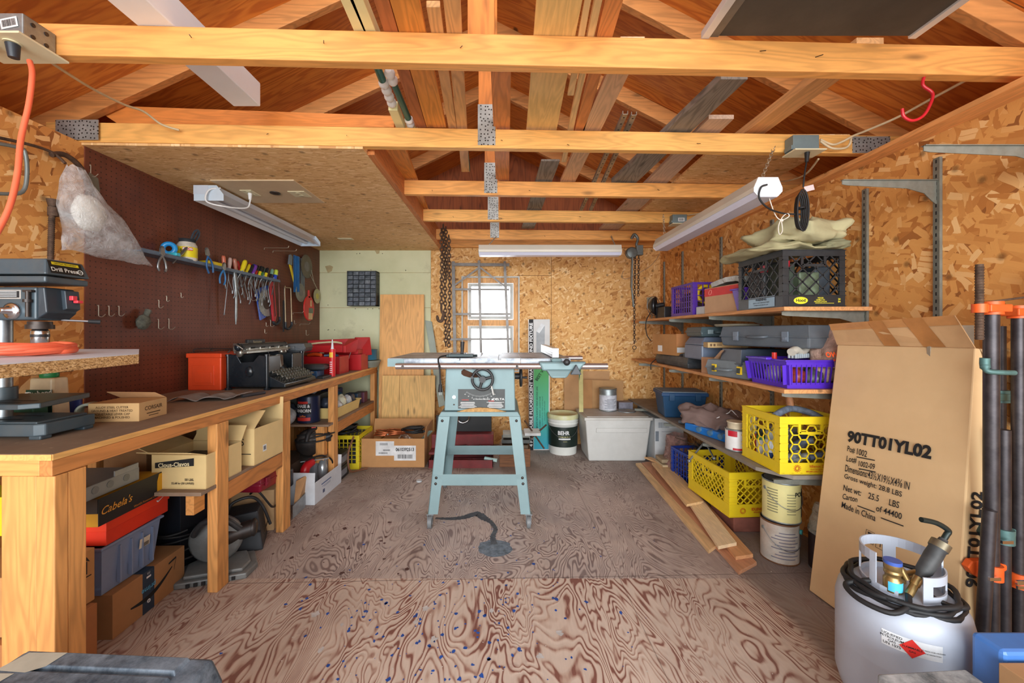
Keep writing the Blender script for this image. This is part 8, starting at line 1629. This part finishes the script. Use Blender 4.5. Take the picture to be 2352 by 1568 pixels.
for (t, x0, y0, x1, y1, hpx, bold) in [('90TT01YL02',1947,1001,2141,1040,38,.045),('Po#',1947,1030,1964,1036,20,.01),('1002',1969,1036,1992,1043,20,.01),('Lot#',1945,1053,1968,1058,20,.01),('1002-09',1973,1064,2010,1072,18,.01),('Dimensions:43½X19½X4⅜ IN',1942,1074,2090,1116,22,.01),('Gross weight: 28.8 LBS',1940,1094,2072,1137,20,.01),('Net wt:    25.5     LBS',1938,1119,2066,1160,19,.01),('Carton',1936,1139,1970,1147,18,.01),('of 44400',2013,1166,2072,1186,20,.01),('Made in China',1934,1158,2012,1190,20,.01)]:
    s0, h0, _ = find(x0, y0); s1, h1, _ = find(x1, y1); sa, ha, _ = find(x0, y0-hpx/2); sb, hb, _ = find(x0, y0+hpx/2)
    vs, fs = text_data(t, bold, 0); xmin, xmax = min(v.x for v in vs), max(v.x for v in vs); zmin, zmax = min(v.y for v in vs), max(v.y for v in vs); L = s1-s0; hh = (ha-hb)*(.72 if t[0] != 'D' else .8)
    m = MB(); m.add([(s0+(v.x-xmin)/(xmax-xmin)*L, h0+(v.y-(zmin+zmax)/2)/(zmax-zmin)*hh+(v.x-xmin)/(xmax-xmin)*(h1-h0), 0) for v in vs], fs, M=onbox(0,0)); m.build('lettering', INK, cb_)
for (x0, y0, x1, y1) in ((1968,1049,2010,1057),(1973,1076,2012,1084),(1970,1161,2010,1176),(2024,1189,2076,1208)):
    s0, h0, _ = find(x0, y0); s1, h1, _ = find(x1, y1); m = MB(); m.add([(s0,h0-.002,0),(s1,h1-.002,0),(s1,h1+.002,0),(s0,h0+.002,0)], [(0,1,2,3)], M=onbox(0,0)); m.build('printed_line', INK, cb_)
for k, (xa, ya) in enumerate(((1998,1233),(2023,1247))):
    s0, h0, _ = find(xa, ya); m = MB(); q = onbox(s0, h0); w_ = .017; hh = .024
    for (a, b, c, d) in ((-w_,w_,hh-.0015,hh),(-w_,w_,-hh,-hh+.0015),(-w_,-w_+.0015,-hh,hh),(w_-.0015,w_,-hh,hh)): m.add([(a,c,0),(b,c,0),(b,d,0),(a,d,0)], [(0,1,2,3)], M=q)
    if k == 0: m.add([(-.01,.018,0),(.01,.018,0),(.004,.0,0),(-.004,0,0)], [(3,2,1,0)], M=q); m.rect(.0025,.014,q,0,-.006); m.rect(.014,.0025,q,0,-.014)
    else: m.add([(-.012,.004,0),(.012,.004,0),(0,.018,0)], [(0,1,2)], M=q); m.rect(.003,.02,q,0,-.006)
    m.build('handling_mark', INK, cb_)
sd = TK.normalized(); vv = (TR-BR).normalized(); Ms = fr(BR+TK*.5+vv*.50-(sd.cross(vv)).normalized()*.0, vv, -sd); nn = Ms.to_3x3() @ V(0,0,1)
if nn.y > 0: Ms = fr(BR+TK*.5+vv*.56, vv, sd)
nn = Ms.to_3x3() @ V(0,0,1); m = MB(); m.text('90TT01YL02', .062, Matrix.Translation(nn*.0035) @ Ms, .03, sx=.95); m.build('side_lettering', INK, cb_)
PT = plain((182,190,204), .4, .05, .04, 4, dirt=(156,162,174), amt=.3); e = thing('propane_tank', 'white propane cylinder with a torch and black hose coiled round its collar', 'propane tank', (1.225, 1.235, 0), 0)
m = MB(); m.lathe([(.10,.0),(.10,.03),(.115,.03),(.145,.06),(.1555,.10),(.1555,.21),(.156,.213),(.1555,.216),(.1555,.33),(.148,.365),(.125,.395),(.09,.405),(.04,.41),(.0001,.411)], 48); bd = m.build('cylinder', PT, e)
m = MB(); m.lathe([(.105,0),(.11,.0),(.11,.035),(.105,.035),(.105,0)], 32, caps=False); m.build('foot_ring', PT, e)
def wall_arc(m, R, a0, a1, z0, z1, t=.004, n=20):
    for k in range(n):
        a, b = a0+(a1-a0)*k/n, a0+(a1-a0)*(k+1)/n; za, zb = (z0(a) if callable(z0) else z0, z1(a) if callable(z1) else z1), (z0(b) if callable(z0) else z0, z1(b) if callable(z1) else z1)
        m.hexa([V(R*math.cos(a),R*math.sin(a),za[0]),V(R*math.cos(b),R*math.sin(b),zb[0]),V((R-t)*math.cos(b),(R-t)*math.sin(b),zb[0]),V((R-t)*math.cos(a),(R-t)*math.sin(a),za[0]),V(R*math.cos(a),R*math.sin(a),za[1]),V(R*math.cos(b),R*math.sin(b),zb[1]),V((R-t)*math.cos(b),(R-t)*math.sin(b),zb[1]),V((R-t)*math.cos(a),(R-t)*math.sin(a),za[1])])
m = MB(); RC = .095
wall_arc(m, RC, -.5, PI+.75, .398, .420); wall_arc(m, RC, -.5, PI+.2, .480, .510); wall_arc(m, RC, -.5, .1, .425, .485); wall_arc(m, RC, .9, 1.25, .425, .485); wall_arc(m, RC, 2.2, 2.5, .425, .485); wall_arc(m, RC, PI+.0, PI+.2, .42, .48)
wall_arc(m, RC+.003, -1.85, -.5, .398, .425); wall_arc(m, RC+.003, -1.85, -1.6, .425, .475); wall_arc(m, RC+.003, -.75, -.5, .425, .475); wall_arc(m, RC+.003, -1.85, -.5, .455, .48)
m.build('collar', PT, e)
BRASS = plain((176,146,92), .35, .8, .15, 20, dirt=(120,110,90), amt=.4)
m = MB(); m.cyl((0,0,.40),(0,0,.45),.014,n=14); m.cyl((0,0,.44),(-.045,-.03,.445),.012,n=14); m.cyl((-.04,-.025,.44),(.03,-.02,.447),.012,n=14); m.build('valve', BRASS, e)
m = MB(); m.lathe([(.022,.41),(.022,.445),(.018,.45),(.018,.46),(.021,.462),(.021,.468),(.018,.47),(.021,.474),(.021,.49)], 24, o=(-.062,-.04,0)); rg = m.build('regulator', BRASS, e); m = MB(); curved(m, .0225, .415, .442, -2.8, -.6, 12); o = m.build('cyan_sticker', plain((80,190,226), .5), rg); o.location = (-.062,-.04,0); m = MB(); m.cyl((-.062,-.04,.49),(-.062,-.04,.50),.0215,n=24); m.build('blue_cap', plain((60,90,170), .4), rg)
T0, T1 = V(-.005,-.055,.445), V(.085,-.045,.565)
d = (T1-T0); m = MB(); m.tube([T0, T0+d*.15, T0+d*.25, T0+d*.6, T0+d*.75, T0+d*.78, T0+d*.92, T0+d*.93, T1], [.010,.012,.019,.021,.02,.0225,.0225,.012,.010], 18); tc = m.build('torch_grip', plain((52,54,56), .55, 0, .2, 20, dirt=(90,90,88), amt=.4), e)
m = MB(); m.tube([T0+d*.78, T0+d*.92], .0232, 18); m.build('torch_band', plain((120,110,90), .4, .6), tc)
m = MB(); m.tube(cat([T1-d*.02, T1+d*.10, T1+d*.16+V(.0,0,.006), T1+d*.10+V(-.03,-.0,.035), T1+d*.1+V(-.075,.0,.045)], 5), .0075, 12); m.build('torch_tube', plain((44,54,52), .4, .5), tc)
m = MB(); m.cyl(T0+V(-.012,-.004,-.008), T0+V(.005,.0,.012), .012, n=12); m.cyl(T0+V(-.04,-.015,-.03), T0+V(-.01,-.004,-.005), .010, n=12); m.cyl(T0+V(-.02,.01,.0), T0+V(-.03,.02,.03), .008, n=12); m.build('torch_fittings', BRASS, tc)
m = MB()
h1 = [T0+V(-.04,-.015,-.03), V(-.08,-.10,.40), V(-.13,-.10,.385), V(-.165,-.04,.385), V(-.15,.02,.392), V(-.09,.0,.415)]
m.tube(cat(h1, 6), .0075, 10)
cc = []
for k in range(76):
    a = 2.6+k*.27; R = .122+.010*math.sin(a*.5+1)+.004*(k % 3); cc.append(V(R*math.cos(a), R*math.sin(a), .383+.012*math.sin(k*.13)+.010*(k/27)))
m.tube(cat(cc, 2), .0072, 10); m.tube(cat([V(.005,-.07,.42), V(.04,-.10,.405), V(.09,-.10,.40), V(.12,-.05,.395)], 5), .007, 10); m.build('hose', RUBBER, e)
def onT(a, z, R=.1567): return fr((R*math.cos(a), R*math.sin(a), z), (-math.sin(a), math.cos(a), 0), (0,0,1))
m = MB(); curved(m, .1562, .285, .328, -2.60, -1.80, 14); lb = m.build('white_label', plain((222,226,230), .5), e)
curved_text(lb, .1567, [('LIQUEFIED', .009, 0, .320), ('PETROLEUM', .009, 0, .311), ('GAS', .009, 0, .302), ('UN 1075', .010, 0, .293)], INK, -2.46, bold=.01); curved_text(lb, .1567, [('SEE MSDS FOR HAZARD', .005, 0, .308), ('INFORMATION', .005, 0, .300)], INK, -1.93, name='small_lettering')
m = MB(); q = onT(-2.2, .303, .1572); m.add([(-.026,0,0),(0,-.026,0),(.026,0,0),(0,.026,0)], [(0,1,2,3)], M=q); rd = m.build('red_diamond', plain((222,50,44), .5), lb); m = MB(); m.text('FLAMMABLE', .0075, q @ Matrix.Translation((0,.002,.0005)), .01); m.text('GAS', .0075, q @ Matrix.Translation((0,-.008,.0005)), .01); m.build('lettering', INK, rd)
PIPE = plain((58,54,58), .4, .6, .25, 16, dirt=(110,104,104), amt=.35); ORG = plain((232,96,34), .45, .1, .1, 16, dirt=(150,70,40), amt=.3); TEAL = plain((86,124,122), .5, .3, .2, 16, dirt=(70,80,78), amt=.5)
def pipeclamp(lab, x, y, top, r, headz, headc, tail, tailc, catg='pipe clamp', tilt=0.0, hs=1):
    e = thing('pipe_clamp', lab, catg, (x, y, 0), 0, None, rot=(0, tilt, 0)); m = MB(); m.cyl((0,0,.004),(0,0,top),r,n=20); m.build('pipe', PIPE, e)
    if headz:
        m = MB(); m.box(-.035,.035*1,-.028,.022,headz-.012,headz+.012); m.cyl((0,0,headz-.02),(0,0,headz+.022),r+.009,n=20); m.cyl((hs*.05,-.01,headz-.014),(hs*.05,-.01,headz+.014),.018,n=18); m.box(min(0,hs*.05),max(0,hs*.05),-.024,.006,headz-.012,headz+.012); h = m.build('head', headc, e, .003)
        m = MB(); m.cyl((hs*.05,-.01,headz-.10),(hs*.05,-.01,headz+.14),.0095,n=14); m.build('screw', RUST, h)
        m = MB(); [m.ring((hs*.05,-.01,headz-.095+.009*k), .0098, .0016, (0,0,1), 14, 5) for k in range(26)]; m.build('thread', RUST, h)
    if tail:
        m = MB(); m.prism([(-.06,-.008),(-.045,.012),(.0,.014),(.065,.0),(.075,-.012),(.03,-.04),(-.02,-.045),(-.045,-.03)], -.034, -.012, fr((0,0,tail), (1,0,0), (0,.0,1))); m.cyl((0,0,tail-.035),(0,0,tail+.012),r+.008,n=18); t_ = m.build('tail_stop', tailc, e, .003)
        m = MB(); m.box(-.055,-.02,-.042,-.036,tail-.018,tail-.008); m.box(.03,.06,-.042,-.036,tail-.03,tail-.018); m.build('lever_pin', CHROME, t_)
    return e
pc1 = pipeclamp('front pipe clamp with an orange head and an orange tail stop', 1.567, 1.285, 1.25, .0185, 1.255, ORG, .425, ORG, hs=-1)
pipeclamp('second pipe clamp with a teal head level with the carton top', 1.735, 1.40, 1.20, .0165, .955, TEAL, .0, TEAL, hs=1)
pipeclamp('rearmost pipe clamp with an orange head beside the wall', 1.712, 1.33, 1.24, .0165, 1.245, ORG, .37, ORG, hs=1)
pipeclamp('pipe clamp with a teal stop and trigger halfway up', 1.640, 1.312, .86, .017, 0, TEAL, .525, TEAL, hs=-1)
pipeclamp('plain dark pipe standing nearest the leaning carton', 1.497, 1.262, .62, .0165, 0, TEAL, .0, TEAL, tilt=.06)
m = MB(); a = P(2243,697,1.30); b = P(2352,683,1.30); m.cyl(a, b, .0035, n=10); m.ball(a, .006, n=8, m=6); solo('clamp_handle_bar', m, RUST, 'thin sliding bar handle through the tops of the orange pipe clamps', 'handle bar')
m = MB(); m.tube(cat([P(2262,822,1.28),P(2262,838,1.28),P(2268,852,1.27),P(2300,855,1.26),P(2330,856,1.26)], 5), [.012]*8+[.008]*13, 10); solo('crank_handle', m, TEAL, 'teal crank handle on the teal pipe clamp head', 'crank')
m = MB(); m.hexa([V(1.60,1.36,.0),V(1.78,1.36,.0),V(1.78,1.355,.0),V(1.60,1.355,.0),V(1.62,1.47,1.17),V(1.77,1.47,1.17),V(1.77,1.465,1.17),V(1.62,1.465,1.17)]) if False else None
m = MB(); m.box(1.60,1.765,1.50,1.512,.25,1.205); solo('cardboard_sheet', m, plain((156,142,122), .85, 0, .1), 'greyish cardboard sheet standing behind the tall carton and pipe clamps', 'cardboard')
DB = plain((54,68,82), .55, .05, .3, 14, dirt=(168,182,196), amt=.6)
e = thing('job_box', 'black plastic tool chest with a dusty ribbed lid in the near left corner', 'tool chest', (0,0,0)); z = .46
def GZ(x, y, z_): return G(x, y, z_)
a, b, c, d = GZ(62,1484,z), GZ(500,1502,z), GZ(430,1640,z), GZ(-60,1600,z)
a, b = V(a.x, a.y, 0), V(b.x, b.y, 0); dd = (b-a); L = dd.length; ux = dd.normalized(); uy = V(ux.y, -ux.x, 0); Wd = .36
m = MB(); M_ = Matrix.Identity(4); 
def cc2(s, t, zz): p = a+ux*s+uy*t; return V(p.x, p.y, zz)
m.hexa([cc2(.02,Wd-.02,.0),cc2(L-.02,Wd-.02,0),cc2(L-.02,.02,0),cc2(.02,.02,0),cc2(.0,Wd,z-.07),cc2(L,Wd,z-.07),cc2(L,0,z-.07),cc2(.0,0,z-.07)]); m.build('chest_body', plain((36,40,46), .5, 0, .15), e, .01)
m = MB(); m.hexa([cc2(-.01,Wd+.01,z-.07),cc2(L+.01,Wd+.01,z-.07),cc2(L+.01,-.01,z-.07),cc2(-.01,-.01,z-.07),cc2(.005,Wd,z-.005),cc2(L-.006,Wd,z-.005),cc2(L-.006,0.004,z-.005),cc2(.005,0.004,z-.005)]); lidj = m.build('lid', DB, e, .008)
m = MB()
for (t0, t1) in ((.012,.055),(.062,.125),(.133,.20),(.208,.29)): m.hexa([cc2(.02,t1,z-.006),cc2(L-.05,t1,z-.006),cc2(L-.05,t0,z-.006),cc2(.02,t0,z-.006),cc2(.025,t1-.004,z+.004),cc2(L-.055,t1-.004,z+.004),cc2(L-.055,t0+.004,z+.004),cc2(.025,t0+.004,z+.004)])
m.build('raised_ribs', DB, lidj, .002)
m = MB(); pts = [(.035,.022),(.12,.018),(.115,.055),(.09,.072),(.02,.07)]; m.add([cc2(s,t,z+.0050) for s, t in pts], [tuple(reversed(range(5)))]); pts = [(.0,.078),(.07,.075),(.06,.12),(.02,.15),(-.0,.15)]; m.add([cc2(s,t,z+.0050) for s, t in pts], [tuple(reversed(range(5)))]); m.build('old_tape', plain((186,182,166), .7, 0, .1), lidj)
m = MB(); m.hexa([cc2(L,Wd*.3+.05,z-.06),cc2(L+.03,Wd*.3+.05,z-.06),cc2(L+.03,Wd*.3-.02,z-.06),cc2(L,Wd*.3-.02,z-.06),cc2(L,Wd*.3+.05,z-.03),cc2(L+.03,Wd*.3+.05,z-.03),cc2(L+.03,Wd*.3-.02,z-.03),cc2(L,Wd*.3-.02,z-.03)]); m.build('latch', BLACKP, e, .003)
e = carton('tan carton with a ragged cut edge at the bottom right corner of the photo', (1.33, .87, .0), (.26,.20,.38), 0, CARD, tape=False)
m = MB(); m.box(1.225,1.50,.98,1.05,.26,.398); o = solo('blue_bin', m, plain((78,130,206), .35, 0, .06), 'bright blue plastic bin behind the carton at the bottom right corner', 'bin', None, .01); o.rotation_euler = (0,0,0)
m = MB(); m.box(1.235,1.49,.985,1.045,0,.259); m.build('bin_body', plain((60,106,180), .35), o)
m = MB(); a = V(.925,.99,.285); m.hexa([a+V(-.03,-.2,0), a+V(.235,-.2,0), a+V(.235,.015,0), a, a+V(-.03,-.2,.05), a+V(.235,-.2,.05), a+V(.235,.015,.05), a+V(0,0,.05)]); solo('worn_package', m, plain((110,118,122), .7, 0, .4, 16, dirt=(206,210,212), amt=.8), 'worn grey and white printed package at the bottom edge in front of the propane tank', 'package', None, .004)
solo('near_carton', MB().box(.92,1.14,.80,.97,.0,.283), plain((150,116,80), .85, 0, .08), 'brown carton under the worn printed package', 'box', None, .003)
def blot(name, lab, cx, cy, rx, ry, mt, seed, z=.0012, n=48):
    m = MB(); c = G(cx, cy); vs = [V(c.x, c.y, z)]
    for k in range(n):
        a = 2*PI*k/n; r = 1+.16*noise.noise(V(math.cos(a)*2.2+seed, math.sin(a)*2.2, 0))+.06*noise.noise(V(math.cos(a)*9, math.sin(a)*9, seed)); vs.append(V(c.x+rx*r*math.cos(a), c.y+ry*r*math.sin(a), z*.3))
    m.add(vs, [(0, 1+k, 1+(k+1) % n) for k in range(n)]); return solo(name, m, mt, lab, 'stain', kind='stuff')
SP = plain((66,82,98), .45, .1, .4, 40, .6, dirt=(160,176,190), amt=.5)
blot('dried_spill', 'round dried blue-grey spill on the floor in front of the table saw', 1137, 1258, .095, .085, SP, 2)
m = MB(); path = [(1000,1190,.02),(1035,1191,.03),(1065,1188,.04),(1095,1180,.05),(1112,1190,.045),(1128,1200,.025),(1138,1215,.022),(1132,1232,.026),(1135,1250,.03)]
cc = cat([(G(x,y).x, G(x,y).y, w_) for x, y, w_ in path], 8); vs = []
for i, p in enumerate(cc):
    q = cc[min(i+1, len(cc)-1)]-cc[max(i-1, 0)]; nrm = V(-q.y, q.x, 0).normalized(); w_ = p.z*(1+.5*noise.noise(V(i*.9,0,0))); vs += [V(p.x,p.y,.001)+nrm*w_*.6, V(p.x,p.y,.001)-nrm*w_*.6]
m.add(vs, [(2*i, 2*i+2, 2*i+3, 2*i+1) for i in range(len(cc)-1)]); solo('dried_spill', m, plain((52,58,66), .55, 0, .4, 40, .6, dirt=(120,130,140), amt=.4), 'dark crooked trail of dried spill leading to the round one', 'stain', kind='stuff')
def flecks(name, lab, n, cols_seed, fn, mt, s0, s1, cnt=6):
    rr = random.Random(cols_seed); m = MB()
    for k in range(n):
        x, y = fn(rr); c = G(x, y); s_ = rr.uniform(s0, s1); a0 = rr.uniform(0, 6)
        m.add([(c.x+s_*rr.uniform(.4,1.2)*math.cos(a0+2*PI*i/cnt), c.y+s_*rr.uniform(.4,1.4)*math.sin(a0+2*PI*i/cnt), .0009) for i in range(cnt)], [tuple(range(cnt))])
    return solo(name, m, mt, lab, 'paint flecks', kind='stuff')
flecks('blue_flecks', 'scattered small blue paint flecks on the near floor sheet', 190, 3, lambda r: (r.gauss(1030, 170), min(1560, max(1230, r.gauss(1430, 80)))), plain((36,86,176), .5, 0, .2), .002, .011)
flecks('blue_flecks', 'sparser blue paint flecks around the saw casters', 40, 4, lambda r: (r.gauss(1080, 230), r.uniform(1150, 1320)), plain((40,80,160), .5, 0, .2), .002, .007)
flecks('white_flecks', 'scattered pale wood chips and paint flecks over the floor', 200, 5, lambda r: (r.gauss(1120, 380), r.uniform(1090, 1560)), plain((214,206,196), .7, 0, .1), .0012, .004)
flecks('paint_patches', 'few larger worn white and grey paint patches on the near floor sheet', 9, 12, lambda r: (r.uniform(720, 1300), r.uniform(1370, 1520)), plain((206,204,202), .7, 0, .2), .008, .022, 13)
flecks('dark_flecks', 'dark small stains on the floor left of the saw', 46, 6, lambda r: (r.gauss(700, 130), r.uniform(1190, 1320)), plain((92,62,56), .8, 0, .1), .004, .016, 9)
